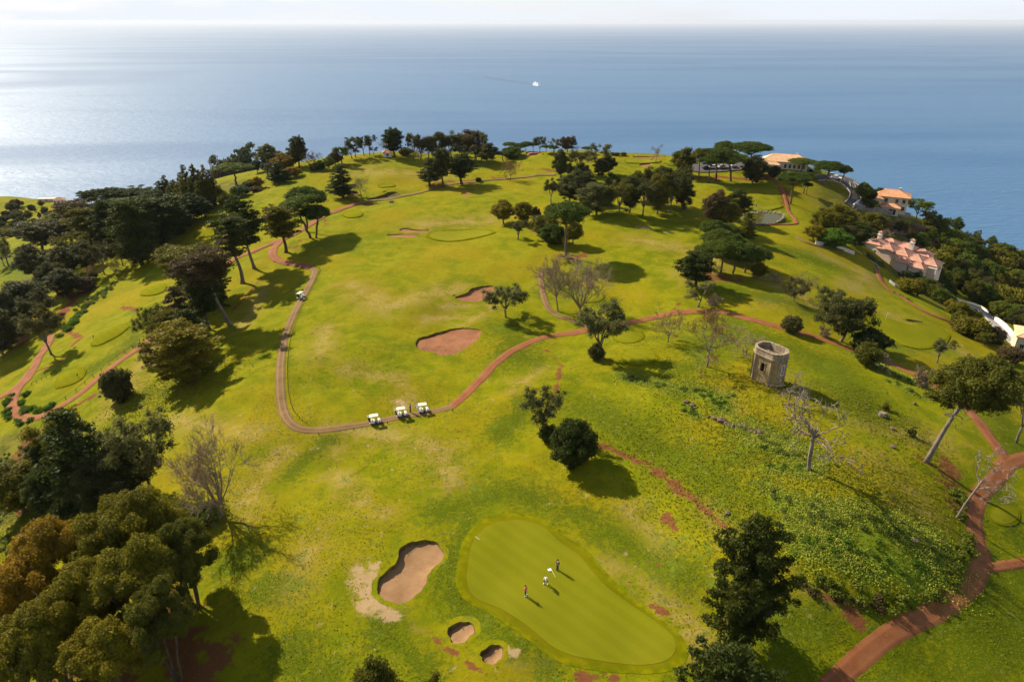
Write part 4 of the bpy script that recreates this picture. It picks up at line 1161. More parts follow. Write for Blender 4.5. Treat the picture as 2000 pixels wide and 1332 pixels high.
_first = {}
def plant(kind, pos, sz, sxy, rz, leaf=None, name=None, bark=None, variant=0, tilt=(0, 0)):
    pr = PROTO[kind][variant % len(PROTO[kind])]
    nm = name or pr['name']
    root = empty(nm, pos)
    root.rotation_euler = (tilt[0], tilt[1], rz)
    root.scale = (sxy, sxy, sz)
    parts = [('trunk', pr['trunk'], BARK[bark or pr['bark']])]
    if pr['crown_name'] == 'branches': parts.append(('branches', pr['crown'], BARK[bark or pr['bark']]))
    else: parts.append((pr['crown_name'], pr['crown'], LEAF[leaf or pr['leaf']]))
    if 'extra' in pr: parts.append(('leaves', pr['extra'], LEAF[leaf or pr['leaf']]))
    if 'dead' in pr: parts.append(('dead_branches', pr['dead'], BARK['pale']))
    for pn, me, mt in parts:
        o = bpy.data.objects.new(pn, me)
        COL.objects.link(o); o.parent = root
        if not me.materials: me.materials.append(mt)
        o.material_slots[0].link = 'OBJECT'; o.material_slots[0].material = mt
    return root

TREES = []
def T(kind, bx, by, ty, w, label, leaf=None, group=None, cat='tree', lean=0.0, name=None, bark=None, v=None):
    TREES.append((kind, bx, by, ty, w, label, leaf, group, cat, lean, name, bark, v))
def plant_all():
    P = gpts([(t[1], t[2]) for t in TREES])
    rng = np.random.RandomState(5)
    for t, p in zip(TREES, P):
        kind, bx, by, ty, w, label, leaf, group, cat, lean, name, bark, v = t
        vv = int(rng.randint(0, 8)) if v is None else v
        pr = PROTO[kind][vv % len(PROTO[kind])]
        k = (666 - ty) / F
        y = p[1]; vz0 = p[2] - CAM_H
        h = y * (k * CP - SP) / (CP + k * SP) - vz0
        h = max(h, 0.6)
        zc = depth((p[0], p[1], p[2] + h * .6))
        wm = w * zc / F
        sz = h / pr['h']; sxy = min(max(wm / pr['w'], sz * 0.4), sz * 2.6)
        rz = 0.0 if kind == 'lean' else float(rng.rand() * 6.28)
        ang = math.atan2(lean * zc / F, h * .8)
        root = plant(kind, (p[0], p[1], p[2] - 0.1), sz, sxy, rz, leaf, name, bark, vv)
        if lean:
            root.rotation_euler = (Matrix.Rotation(ang, 3, 'Y') @ Matrix.Rotation(rz, 3, 'Z')).to_euler()
        tag(root, label, cat, group)

def scatter(kinds, poly, n, hr, label, group, leaves=None, cat='tree', minpx=0, names=None, seed=1, asp=(0.8, 1.25)):
    rng = np.random.RandomState(seed)
    pl = np.array(poly, float)
    lo = pl.min(0); hi = pl.max(0)
    pts = []
    tries = 0
    while len(pts) < n and tries < n * 200:
        tries += 1
        q = lo + (hi - lo) * rng.rand(2)
        if not inside(q[:1], q[1:], pl)[0]: continue
        if minpx and pts and min(abs(q[0] - a) + 1.6 * abs(q[1] - b) for a, b in pts) < minpx: continue
        pts.append(tuple(q))
    P = gpts(pts)
    for i, p in enumerate(P):
        kd = kinds[i % len(kinds)]
        vv = int(rng.randint(0, 8)); pr = PROTO[kd][vv % len(PROTO[kd])]
        h = hr[0] + (hr[1] - hr[0]) * rng.rand()
        s = h / pr['h']
        root = plant(kd, (p[0], p[1], p[2] - .15), s, s * (asp[0] + (asp[1] - asp[0]) * rng.rand()), float(rng.rand() * 6.28), leaves[i % len(leaves)] if leaves else None, names, None, vv)
        tag(root, label, cat, group)
# ------------------------------------------------------------ trees: (kind, base x, base y, top y, crown width) in photograph pixels
# --- ridge on the left, towards the sea
T('cypress', 477,326,277,34,'sparse dark conifer with layered boughs rising above the left ridge wood','dark',v=0)
T('pine', 586,329,262,30,'tall dark columnar tree standing against the sea beside golden trees','greydark',v=0)
T('tallround', 527,331,280,46,'broad olive tree standing against the sea left of the golden tree','olive',v=0)
T('round', 556,336,298,42,'bright golden leaved tree on the left ridge','gold',v=0)
T('round', 573,347,325,30,'low golden tree at the edge of the far fairway','gold',v=2)
T('cedar', 543,358,317,34,'dark cone shaped conifer at the edge of the far fairway','blue',v=0)
T('cedar', 559,357,331,26,'shorter dark conifer right of the cone shaped one','blue',v=1)
T('round', 503,338,311,24,'small dark round tree on the ridge above the fairway gap','blue',v=1)
T('slim', 525,352,311,24,'slim dark tree with a bare trunk in front of the olive ridge tree','greydark',v=0)
T('round', 574,327,287,28,'mid green tree in front of the tall dark columnar tree','green',v=2)
T('autumn', 605,328,287,28,'tan autumn tree against the sea right of the columnar tree','autumn',v=0)
T('bare', 623,326,295,24,'bare twiggy tree against the sea beside the tan autumn tree',v=1)
T('bush', 627,333,312,18,'dark rounded cone shrub on the far ridge','blue',v=0)
T('bush', 613,334,318,18,'yellow green shrub left of the dark cone shrub','olive',v=1)
T('round', 643,331,305,26,'yellow green tree above the twin dark conifer','green',v=1)
T('round', 655,323,296,28,'brownish tree on the ridge left of the pale poplar','brown',v=0)
T('slim', 668,320,284,30,'pale yellow green tree at the start of the ridge row','green',v=1)
T('stone', 460,362,318,64,'wide flat topped umbrella pine in the left ridge wood','stone',v=0)
T('tallround', 432,347,313,56,'broad brown canopy at the top of the left ridge wood','brown',v=1)
T('flatcyp', 452,332,300,46,'low spreading conifer left of the sparse layered conifer','greydark',v=0)
T('bush', 472,383,360,36,'blue green rounded shrub under the flat topped pine','blue',v=2)
T('bush', 492,367,350,28,'olive shrub right of the flat topped pine','olive',v=0)
T('round', 504,368,344,22,'small golden tree right of the flat topped pine','gold',v=1)
T('bush', 500,374,363,22,'low brown shrub beside the fairway below the ridge','brown',v=1)
T('round', 431,398,364,26,'olive gold tree with a clear trunk beside the left wood','goldgreen',v=0)
T('bush', 443,405,375,30,'olive cone shrub at the fairway edge of the left wood','olive',v=2)
for x, by, ty in [(318,400,352),(330,395,341),(345,393,350),(361,403,336),(374,405,320),(390,406,319),(401,404,330),(411,405,321),(420,399,330),(353,411,360),(384,412,345),(338,405,362),(396,413,350),(366,413,348)]:
    T('spire', x,by,ty,22,'narrow olive conifer in the dense row along the left ridge','olive','narrow conifers along the left ridge')
for x, by, ty, w in [(380,431,376,44),(396,428,382,40),(362,436,392,44),(408,412,384,34)]:
    T('tallround', x,by,ty,w,'dark round tree on bare trunks at the fairway edge of the left wood','dark','dark trees at the edge of the left wood')
# --- the left wood
T('densecyp', 276,518,388,84,'big dark cypress in the middle of the left wood','dark',v=0)
T('densecyp', 316,482,376,96,'largest dark cypress at the fairway edge of the left wood','dark',v=1)
T('cypress', 180,487,402,66,'tall olive brown cypress on two trunks in the left wood','olive',v=2)
T('densecyp', 222,487,388,56,'dark slender cypress left of the big dark cypress','dark',v=2)
T('cypress', 92,508,430,66,'grey brown cypress at the valley side of the left wood','greydark',v=1)
T('tallround', 131,582,522,58,'dark round tree above bare red soil in the left wood','greydark',v=0)
T('round', 113,574,508,62,'dark oak like tree above the bare red soil','greydark',v=1)
T('tallround', 62,628,545,92,'broad grey green tree nearest the valley on the left','greydark',v=1)
T('euc', 100,692,600,66,'grey dark tree beside the bend of the red path','greydark',v=0)
T('tallround', 8,695,600,78,'dark tree cut by the picture edge above the red path','greydark',v=0)
T('tallround', 32,645,560,74,'dark grey tree behind the path bend trees','grey',v=1)
T('autumn', 227,538,497,34,'slim autumn tree on the green slope below the left wood','autumn',v=0)
T('autumn', 188,543,513,38,'rusty autumn tree beside dark shrubs below the left wood','autumn',v=1)
T('autumn', 236,509,470,30,'thin autumn tree in the shade of the left wood','autumn',v=1)
T('slim', 240,519,468,24,'thin brown tree on a bare stem in front of the big dark cypress','brown',v=0)
T('bush', 181,548,531,18,'black green shrub at the foot of the rusty autumn tree','dark',v=0)
T('bush', 168,566,540,40,'brown shrub under the left wood','brown',v=1)
for x, by, ty, w in [(188,425,369,34),(222,422,366,38),(246,420,367,40),(274,420,366,48),(300,412,368,44)]:
    T('flatcyp', x,by,ty,w,'flat crowned dark tree on the skyline of the left wood','dark','flat crowned trees on the left skyline')
T('stone', 250,446,388,92,'wide dark green umbrella crown in the left wood','stone',v=1)
T('flatcyp', 166,470,388,60,'brown flat crowned cypress at the valley end of the left wood','brown',v=0)
for x, by, ty, w, lf in [(120,462,412,52,'olive'),(140,480,425,56,'greydark'),(150,520,455,60,'olive'),(205,535,470,50,'greydark'),(70,545,475,60,'greydark'),(170,530,470,52,'greydark'),(340,462,400,60,'dark'),(255,480,410,64,'olive'),(300,470,405,62,'dark'),(200,470,415,60,'dark'),(130,548,480,60,'greydark'),(230,455,398,60,'olive'),(355,448,395,50,'dark'),(20,680,622,60,'grey'),(85,640,570,60,'greydark')]:
    T(('cypress' if by % 3 == 0 else 'euc' if by % 3 == 1 else 'tallround') if lf != 'dark' else 'densecyp', x,by,ty,w,'dark wood tree filling the left slope between the larger cypresses',lf,'filling trees of the left wood')
T('euc', 8,520,470,34,'small green tree in the valley at the picture edge','green',v=1)
T('euc', 18,520,466,40,'rounder green tree in the valley near the pale fairway','olive',v=2)
T('bush', 38,466,460,12,'small round shrub on the pale valley fairway','dark',v=0)
# --- cypresses and pines along the left path
T('cypress', 558,494,398,66,'conifer with a dead grey top beside the red path bend','goldgreen',v=0)
T('stone', 606,466,379,78,'leaning umbrella pine, first of the three beside the red path','stone',lean=-24,v=0)
T('stone', 598,453,363,70,'tallest of the three umbrella pines beside the red path','stone',lean=12,v=1)
T('stone', 620,464,400,56,'smallest of the three umbrella pines beside the red path','stone',v=2)
T('cypress', 474,554,412,70,'bare trunked cypress casting a branching shadow left of the red path','dark',lean=-8,v=1,bark='grey')
T('cypress', 496,524,378,62,'tall irregular cypress behind the bare trunked one','dark',lean=-8,v=0,bark='grey')
T('flatcyp', 448,637,478,98,'leaning giant cypress with a brown flat top','brown',lean=-26,v=0,bark='grey')
T('densecyp', 431,604,512,44,'narrow dense dark cypress behind the leaning giant','dark',v=2)
T('densecyp', 392,592,478,96,'broad dark cypress clump behind the brown dead conifer','olive',v=1)
T('flatcyp', 385,590,476,90,'olive flat crown over the broad dark cypress clump','olive',v=1)
T('cypress', 408,642,520,66,'dark ragged cypress filling the gap beside the leaning giant','dark',v=2)
T('cypress', 338,690,600,60,'ragged dark conifer between the brown conifers and the low branched cypress','goldgreen',v=0)
T('cedar', 358,640,558,60,'brown dead looking conifer in front of the cypress clump','brown',v=0)
T('cedar', 338,636,595,44,'smaller brown conifer beside the path','brown',v=1)
T('euc', 298,672,597,50,'airy multi stemmed tree beside the wooden rail path','olive',v=3)
T('densecyp', 364,738,632,116,'dense low branched cypress casting the largest shadow on the left','goldgreen',v=0)
T('cedar', 372,690,600,80,'dark inner conifer joined to the low branched cypress','dark',v=1)
T('bush', 234,779,717,58,'lone pointed dark shrub between path and fairway','greydark',v=1)
T('bush', 294,713,676,26,'small brown shrub beside the low branched cypress','brown',v=0)
# --- bottom left group
T('euc', 141,938,802,96,'reddish green tree with leaning trunks below the hedge curve','goldgreen',v=0)
T('tallround', 98,952,858,74,'black green tree under the reddish tree','dark',v=0)
T('tallround', 48,1000,908,112,'dark golden green tree at the far bottom left picture edge','goldgreen',v=1)
T('tallround', 98,1010,915,62,'dark tree leaning over the scrub slope','dark',v=0)
T('cedar', 174,992,798,140,'large green conifer in the bottom left group','dark',v=0)
T('euc', 300,968,812,116,'grey leaved tree behind the golden crowns','grey',v=1)
T('tallround', 252,985,868,110,'dark tree between conifer and grey leaved tree','greydark',v=1)
T('tallround', 205,1010,890,90,'brown green tree below the large green conifer','greydark',v=0)
T('bigbare', 432,1008,834,170,'large bare tree with a fan of twigs and a long forked shadow',v=0)
T('bush', 405,1020,985,50,'green shrub at the foot of the large bare tree','green',v=1)
for i, (x, by, ty, w) in enumerate([(318,1165,958,150),(255,1190,985,140),(385,1185,1010,110),(150,1225,1018,150),(300,1275,1062,150),(205,1305,1098,150),(85,1300,1108,150),(18,1320,1130,130),(350,1335,1140,120),(135,1385,1185,150),(240,1405,1215,140),(30,1420,1235,140),(360,1240,1080,110)]):
    T('acacia', x,by,ty,w,('golden topped billowy tree, highest one of the grove behind the bare tree shadow', 'golden billowy tree left of the highest one of the grove', 'dark olive tree at the bare tree side of the golden grove', 'brightest orange gold tree at the scrub slope side of the grove')[i] if i < 4 else 'golden green billowy tree in the lower part of the big grove','gold' if i in (3, 6) else ('olive' if i in (2, 12, 8) else 'goldgreen'),'golden grove at the bottom left',v=i)
# --- middle of the course
T('stone', 1104,502,392,80,'tall umbrella pine on a bare trunk in the middle of the course','stone',v=0)
T('bush', 1063,458,418,50,'dark green tree left of the tall umbrella pine trunk','olive',v=0)
T('hedgeround', 1077,476,436,48,'low domed pine behind the tall umbrella pine','stone',v=0)
T('round', 1119,477,427,36,'golden olive tree right of the tall umbrella pine trunk','goldgreen',v=0)
T('barebush', 1110,508,492,40,'bare reddish shrub at the foot of the tall umbrella pine',v=0)
T('bigbare', 1090,608,500,78,'bare tree, left of the pair beside the curved path',v=1,lean=-12)
T('bigbare', 1132,616,492,112,'taller bare tree, right of the pair beside the curved path',v=0)
T('euc', 1174,702,594,94,'grey green tree with a dark shadow beside the two round tee boxes','grey',v=0)
T('bush', 1164,702,670,30,'dark shrub at the foot of the grey green tree','greydark',v=1)
T('autumn', 1305,668,592,64,'small sparse yellowish tree beside the red path','pale',v=0)
T('autumn', 1381,717,600,104,'large sparse yellowish tree with a long trunk on the hill','autumn',v=1)
T('pine', 1356,560,489,66,'dark irregular pine above the round grey tree','dark',v=0)
T('euc', 1364,600,551,56,'round grey tree below the dark irregular pine','grey',v=2)
T('barebush', 1388,598,575,28,'bare shrub beside the round grey tree',v=1)
T('euc', 989,619,552,74,'round multi stemmed grey bush tree beside the upper red bunker','grey',v=3)
T('euc', 1062,857,757,74,'sparse grey tree standing in front of the dark round shrub','grey',v=1)
T('bush', 1068,863,827,32,'small dark shrub under the sparse grey tree','dark',v=0)
T('hedgeround', 1120,906,819,84,'large dark round shrub casting a clear shadow on the slope','dark',v=0)
T('round', 983,437,389,42,'olive tree, left one of the small clump by the pale green','goldgreen',v=0)
T('round', 1022,438,392,36,'olive tree, right one of the small clump by the pale green','goldgreen',v=2)
T('round', 1046,434,402,20,'brown shrubby tree beside the small olive clump','brown',v=1)
T('euc', 1011,468,430,40,'grey round tree below the small olive clump','greydark',v=2)
# low umbrella pine clump on the right
for x, by, ty, w in [(1388,528,470,62),(1408,532,466,60),(1432,535,470,62),(1455,532,474,60),(1478,522,482,48),(1400,500,446,58),(1428,505,455,50),(1392,470,428,50),(1418,470,436,46),(1450,512,470,50)]:
    T('lowstone', x,by,ty,w,'low umbrella pine in the tight clump beside the right fairway','stone','tight clump of low umbrella pines')
T('bare', 1402,540,514,26,'small bare tree under the low umbrella pine clump',v=1)
T('round', 1480,544,512,32,'small olive tree at the shaded end of the pine clump','olive',v=0)
T('cedar', 1456,472,413,34,'green cone conifer between the pine clump and the pond','olive',v=0)
T('round', 1393,442,368,50,'brown round tree above the pine clump','brown',v=0)
T('tallround', 1436,432,368,54,'dark tree above the pine clump facing the pond','dark',v=0)
T('round', 1416,446,390,52,'olive tree between the brown and the dark one above the pine clump','olive',v=3)
T('bare', 1415,440,418,26,'bare grey tree between pine clump and brown tree',v=0)
# --- far middle
T('cedar', 669,387,320,50,'dark twin trunked conifer beside the red path on the far fairway','dark',v=0)
T('bare', 707,390,343,36,'tan bare tree beside the twin trunked conifer',v=2)
T('cedar', 840,363,306,46,'lone layered cedar left of the tall bare trunk','dark',v=1)
T('pine', 865,365,287,34,'very tall bare trunk with a small dark crown on the far fairway','greydark',v=1)
T('cypress', 900,360,298,56,'vase shaped dark tree with several stems on the far fairway','dark',v=2)
T('bush', 934,355,346,11,'tiny round shrub beside the far cart path','dark',v=0)
T('autumn', 997,352,302,40,'rusty leaved tree with a single trunk on the far fairway','autumn',v=0)
T('pine', 770,307,247,36,'tallest dark pine on the skyline above the red roofed hut','dark',v=0)
T('autumn', 754,300,268,26,'pale bare looking tree left of the skyline pine','pale',v=1)
T('bush', 793,303,287,26,'olive hedge like shrub right of the skyline pine','olive',v=1)
for x, by, ty, w in [(688,310,281,28),(694,308,267,36),(711,304,265,26),(722,304,262,26),(730,303,286,16)]:
    T('euc', x,by,ty,w,'grey tree in the small skyline group left of the red roofed hut','greydark','small skyline group of grey trees')
for i, (x, by, ty, w) in enumerate([(808,311,257,28),(822,312,264,28),(838,313,262,30),(853,312,261,30),(868,312,255,32),(882,312,254,34),(898,312,260,32),(912,312,252,36),(928,313,253,34),(940,315,258,30),(845,315,275,28),(905,316,275,36),(930,318,280,30)]):
    T('slim' if i % 3 else 'euc', x,by,ty,w,'tall grey gum tree in the long skyline row','brown' if i in (7, 8) else ('grey' if i % 2 else 'greydark'),'long skyline row of grey gum trees')
T('autumn', 818,312,285,34,'yellow leaved tree in front of the long skyline row','gold',v=0)
T('round', 951,320,277,42,'dark round tree closing the long skyline row','greydark',v=0)
for x, by, ty, w in [(981,316,295,24),(1000,308,286,38),(996,300,277,26),(1016,302,279,28),(1028,299,276,22),(1041,298,278,20),(1066,299,283,18),(1081,301,284,18)]:
    T('hedgeround' if w > 30 else 'stone', x,by,ty,w,'low dark domed pine on the ridge around the far red bunker','stone','low domed pines on the ridge')
T('euc', 1054,299,266,24,'thin grey tree rising behind the low domed pines','greydark',v=1)
T('euc', 1082,300,270,20,'thin pale grey tree left of the brown round ridge tree','grey',v=2)
T('round', 1107,299,264,34,'brown round tree on a bare stem against the sea','brown',v=3)
T('tallround', 1094,350,290,32,'black green drooping tree on the far fairway','dark',v=0)
T('round', 1111,344,318,16,'small dark tree beside the black green drooping tree','greydark',v=0)
T('euc', 1128,337,291,38,'tall olive grey gum right of the black green drooping tree','grey',v=0)
T('round', 1135,353,316,34,'brown grey round tree below the tall olive grey gum','greydark',v=1)
T('euc', 1168,344,279,44,'tall grey gum with open crown against the sea','grey',v=2)
T('tallround', 1176,346,308,34,'dark lower tree under the open crowned gum','greydark',v=1)
T('round', 1188,340,302,32,'dark spiky round tree beside the open crowned gum','dark',v=1)
T('stone', 1147,301,286,22,'small umbrella pine on the ridge left of the open crowned gum','stone',v=0)
T('bare', 1127,300,283,20,'small bare tree on the ridge',v=1)
for x, w in [(1197,10),(1205,10),(1217,12)]:
    T('bush', x,304,297,w,'tiny shrub on the cliff edge against the sea','olive','tiny cliff edge shrubs')
T('tallround', 1110,397,338,52,'brown grey tree, left one of the big far clump','grey',v=0)
T('tallround', 1134,398,332,66,'dark broad tree in the middle of the big far clump','greydark',v=1)
T('tallround', 1165,420,356,72,'pale grey round tree nearest in the big far clump','grey',v=1)
T('round', 1195,371,336,34,'dark round tree behind the big far clump','dark',v=0)
T('slim', 1076,397,345,24,'slim grey tree left of the big far clump','greydark',v=0)
for i, (x, by, ty, w) in enumerate([(1209,418,352,50),(1230,416,342,46),(1256,422,350,54),(1284,419,338,58),(1310,416,330,54),(1332,412,345,42),(1258,398,320,46),(1293,398,322,48),(1322,398,322,46),(1242,392,332,40),(1275,400,328,44)]):
    T('tallround' if i % 2 else 'euc', x,by,ty,w,'dark gum tree in the dense block left of the clubhouse pines','greydark' if i % 3 else 'olive','dense block of gum trees')
T('bare', 1281,318,281,24,'lone bare tree against the sea by the cliff edge green',v=0)
# --- clubhouse pines
T('round', 1333,342,285,46,'olive rounded tree left of the clubhouse umbrella pines','olive',v=0)
T('stone', 1363,351,288,30,'slim olive pine left of the clubhouse umbrella pines','olive',v=2)
T('stone', 1398,352,286,58,'broad umbrella pine in front of the parked cars','stone',v=0)
T('stone', 1384,357,301,48,'lower umbrella pine with slanting trunk before the parked cars','stone',v=1)
T('stone', 1427,355,296,56,'dark umbrella pine on twin trunks beside the clubhouse lawn','stone',v=2)
T('stone', 1411,332,274,38,'small high umbrella pine at the back of the clubhouse group','stone',v=0)
T('stone', 1461,336,276,68,'widest high umbrella pine at the back of the clubhouse group','stone',v=1)
T('tallround', 1470,359,301,52,'dark round tree left of the clubhouse','greydark',v=0)
T('bush', 1511,346,323,24,'dark round shrub against the clubhouse wall','dark',v=0)
T('stone', 1543,398,334,58,'dark umbrella pine below the clubhouse lawn','stone',v=1)
T('stone', 1568,378,335,36,'thin umbrella pine right of the one below the clubhouse','stone',v=0)
T('stone', 1575,380,356,18,'smallest umbrella pine on the clubhouse lawn','stone',v=1)
T('stone', 1563,338,309,48,'dark crown showing behind the clubhouse roof','stone',v=0)
T('stone', 1612,362,313,54,'broad umbrella pine between clubhouse and road','stone',v=2)
T('stone', 1642,360,322,32,'slender pine beside the white car on the road','dark',v=2)
T('round', 1684,391,354,30,'green tree on a thin trunk beside the road bend','green',v=0)
T('bush', 1699,391,367,24,'dark round shrub beside the yellow house drive','dark',v=2)
T('round', 1717,386,366,22,'dark tree behind the yellow house','greydark',v=1)
T('bush', 1692,406,386,34,'hedge like shrubs in front of the yellow house','dark',v=1)
T('bush', 1760,414,397,12,'narrow dark shrub against the yellow house','dark',v=0)
T('euc', 1789,428,386,50,'airy green tree right of the yellow house','green',v=0)
T('round', 1635,457,396,64,'olive gold round tree in the clump above the pink villa','goldgreen',v=0)
T('round', 1605,462,407,46,'olive tree on the left of the clump above the pink villa','goldgreen',v=3)
T('round', 1588,470,438,38,'lowest olive tree at the left foot of the villa clump','goldgreen',v=1)
T('hedgeround', 1624,480,445,64,'bright green domed shrub below the villa clump','hedge',v=0)
T('round', 1701,462,412,48,'grey olive tree below the yellow house wall','olive',v=2)
T('tallround', 1670,480,432,58,'dark tree in the shade of the villa clump','dark',v=0)
T('tallround', 1650,480,440,44,'dark olive tree behind the bright green domed shrub','greydark',v=1)
T('bush', 1695,474,452,30,'small olive shrub left of the brown scrub hill','olive',v=0)
T('bush', 1790,478,452,40,'dark green tree behind the pink villa roof','green',v=1)
T('bush', 1757,458,430,24,'dark shrub on the brown scrub hill','greydark',v=2)
# --- right fairway
T('barebush', 1515,551,526,30,'small bare round tree beside the pine clump shadow',v=0)
T('euc', 1549,588,545,46,'dark crooked tree, left of the pair on the right fairway','greydark',v=3)
T('autumn', 1562,578,526,58,'hazy bare crowned tree, right of the pair on the right fairway','pale',v=0)
T('euc', 1612,623,561,50,'grey tree left of the large round tree','grey',v=1)
T('round', 1643,667,574,92,'large round grey green tree with a pale trunk beside the red path','greydark',v=3,bark='pale')
T('bush', 1543,648,616,38,'round grey shrub touching the red path','greydark',v=0)
T('barebush', 1605,654,632,22,'small yellowish bare shrub above the red path',v=1,leaf='pale')
T('bush', 1698,690,641,62,'black green shrub mass beside the far right green','dark',v=1)
T('bush', 1690,713,667,44,'olive shrub in front of the black green shrub','olive',v=0)
T('barebush', 1718,720,681,42,'reddish bare shrub beside the olive shrub',v=0)
T('euc', 1829,708,660,44,'grey sparse tree behind the leaning pine','grey',v=2)
T('barebush', 1790,752,712,32,'bare shrub on the red path edge left of the leaning pine',v=1)
T('lean', 1808,902,697,140,'large leaning pine with a long bare trunk and dark crown',v=0)
T('euc', 1985,864,728,84,'dark grey tree cut by the picture edge on the right','greydark',v=0)
T('gnarl', 1578,918,742,150,'large pale leafless tree with gnarled limbs in front of the ruined tower',v=0,cat='tree')
T('gnarl', 1541,788,716,80,'smaller pale leafless tree against the ruined tower wall',v=1)
T('gnarl', 1868,1010,866,96,'pale leafless tree leaning over the red path bend',v=2,lean=45)
T('bare', 1455,692,645,64,'thin bare tree behind the ruined tower',v=0)
T('sapling', 1727,799,781,17,'tiny conifer sapling growing on a cut stump','olive',v=0)
T('sapling', 1780,852,831,18,'small dark sapling left of the leaning pine trunk','dark',v=0)
T('frontpine', 1452,1262,1000,142,'full dark pine nearest the camera right of the green','dark',v=0,lean=-12)
T('frontpine', 1396,1460,1262,170,'dark pine cut by the bottom picture edge','dark',v=0)
T('round', 742,1420,1290,90,'olive treetop cut by the bottom picture edge near the small bunkers','olive',v=0)
T('round', 850,1430,1322,60,'treetop just showing at the bottom picture edge','olive',v=2)
plant_all()

# --- woodland masses where single trees stand close together
scatter(['round','hedgeround','euc','tallround','bush'], [(1800,415),(1860,440),(1905,468),(1950,500),(2010,535),(2010,615),(1930,600),(1880,585),(1830,552),(1820,500)], 110, (5, 10), 'green woodland tree on the steep slope above the sea on the right', 'woodland on the steep right slope', ['olive','green','greydark','green','goldgreen'], minpx=9, seed=3)
scatter(['round','bush'], [(1770,570),(1800,582),(1850,605),(1870,640),(1905,665),(1890,640),(1850,590),(1790,560)], 16, (4, 6.5), 'yellow green shrub in the row between right fairway and villa drive', 'shrub row along the villa drive', ['olive','goldgreen','green'], 'shrub', 14, 'shrub', 4)
scatter(['round','bush'], [(1870,610),(1890,625),(1960,690),(1975,715),(1930,680),(1880,650)], 9, (3, 5), 'brown green shrub along the retaining wall of the grey drive', 'shrubs along the retaining wall', ['olive','brown'], 'shrub', 12, 'shrub', 5)
scatter(['round','hedgeround'], [(1930,600),(2005,600),(2005,650),(1975,640),(1940,620)], 14, (4, 7), 'green garden tree above the grey drive on the right', 'garden trees above the grey drive', ['green','olive','greydark'], 'tree', 12, None, 6)
scatter(['barebush'], [(1700,440),(1760,435),(1820,455),(1850,480),(1800,480),(1740,485),(1705,475)], 48, (1.6, 2.8), 'leafless brown scrub bush on the dry knoll above the pink villa', 'brown scrub on the dry knoll', None, 'shrub', 6, 'bare_shrub', 7, (1.2, 1.8))
scatter(['bush','round'], [(1752,530),(1768,527),(1802,548),(1850,573),(1870,600),(1820,580),(1768,555)], 16, (3.5, 5), 'dark hedge tree in the shade below the pink villa', 'dark hedge trees below the pink villa', ['dark','blue'], 'tree', 9, None, 8)
scatter(['round','bush','tallround'], [(0,395),(30,398),(90,402),(165,410),(160,450),(110,470),(60,440),(20,430)], 34, (3.5, 7), 'hazy dark tree on the distant hillside beyond the left wood', 'trees on the distant left hillside', ['olive','greydark','brown'], 'tree', 7, None, 9)
scatter(['bush'], [(0,420),(40,425),(75,450),(55,468),(0,468)], 18, (4, 7), 'dark shrub on the open distant hillside at the far left', 'shrubs on the distant left hillside', ['dark','greydark','olive'], 'shrub', 8, 'shrub', 10)
# ------------------------------------------------------------ materials for built things
M_CREAM = simple('cream_render', (0.62, 0.52, 0.34), 0.15, 1.5, 0.8)
M_WHITE = simple('white_render', (0.72, 0.66, 0.56), 0.12, 1.5, 0.8)
M_PEACH = simple('peach_render', (0.70, 0.52, 0.38), 0.12, 1.5, 0.8)
M_CONC = simple('concrete', (0.34, 0.31, 0.27), 0.25, 1.2, 0.85)
M_GLASS = simple('dark_glass', (0.02, 0.025, 0.03), 0.2, 1.0, 0.12, 0.5)
M_FRAME = simple('painted_frame', (0.55, 0.47, 0.36), 0.15, 3.0, 0.6)
M_DARKWOOD = simple('weathered_post', (0.09, 0.065, 0.045), 0.4, 6.0, 0.9)
M_CARTWHITE = simple('cart_paint', (0.74, 0.72, 0.68), 0.04, 2.0, 0.3, 0.5)
M_CARTCREAM = simple('cart_cream', (0.70, 0.62, 0.45), 0.06, 2.0, 0.45, 0.4)
M_RUBBER = simple('rubber', (0.018, 0.018, 0.018), 0.3, 8.0, 0.8)
M_METAL = simple('grey_metal', (0.42, 0.42, 0.42), 0.1, 4.0, 0.35, 0.5, metal=0.8)
M_BLACK = simple('black_cloth', (0.018, 0.018, 0.022), 0.3, 8.0, 0.8)
M_NAVY = simple('navy_cloth', (0.025, 0.03, 0.06), 0.3, 8.0, 0.8)
M_PINK = simple('pink_cloth', (0.62, 0.05, 0.12), 0.12, 8.0, 0.75)
M_WCLOTH = simple('white_cloth', (0.76, 0.75, 0.73), 0.05, 8.0, 0.7)
M_OLIVECL = simple('olive_cloth', (0.06, 0.055, 0.03), 0.3, 8.0, 0.8)
M_SKIN = simple('skin', (0.50, 0.29, 0.20), 0.08, 12.0, 0.55)
M_HAIR = simple('dark_hair', (0.03, 0.02, 0.014), 0.3, 20.0, 0.6)
M_BLUE = simple('pale_blue_cloth', (0.35, 0.55, 0.75), 0.05, 8.0, 0.7)
M_YPOLE = simple('pale_yellow_paint', (0.72, 0.65, 0.32), 0.06, 8.0, 0.5)
M_ROCK = simple('volcanic_rock', (0.15, 0.10, 0.075), 0.5, 2.5, 0.95, 0.1, 0.6)
M_PALEROCK = simple('pale_rock', (0.30, 0.25, 0.19), 0.4, 2.5, 0.95, 0.1, 0.6)
M_ASPHALT = simple('asphalt', (0.085, 0.072, 0.066), 0.25, 0.8, 0.9, coord='pos')
M_DRIVE = simple('drive_concrete', (0.30, 0.275, 0.25), 0.2, 0.6, 0.9, coord='pos')
M_LINE = simple('white_paint', (0.72, 0.70, 0.66), 0.1, 2.0, 0.7)

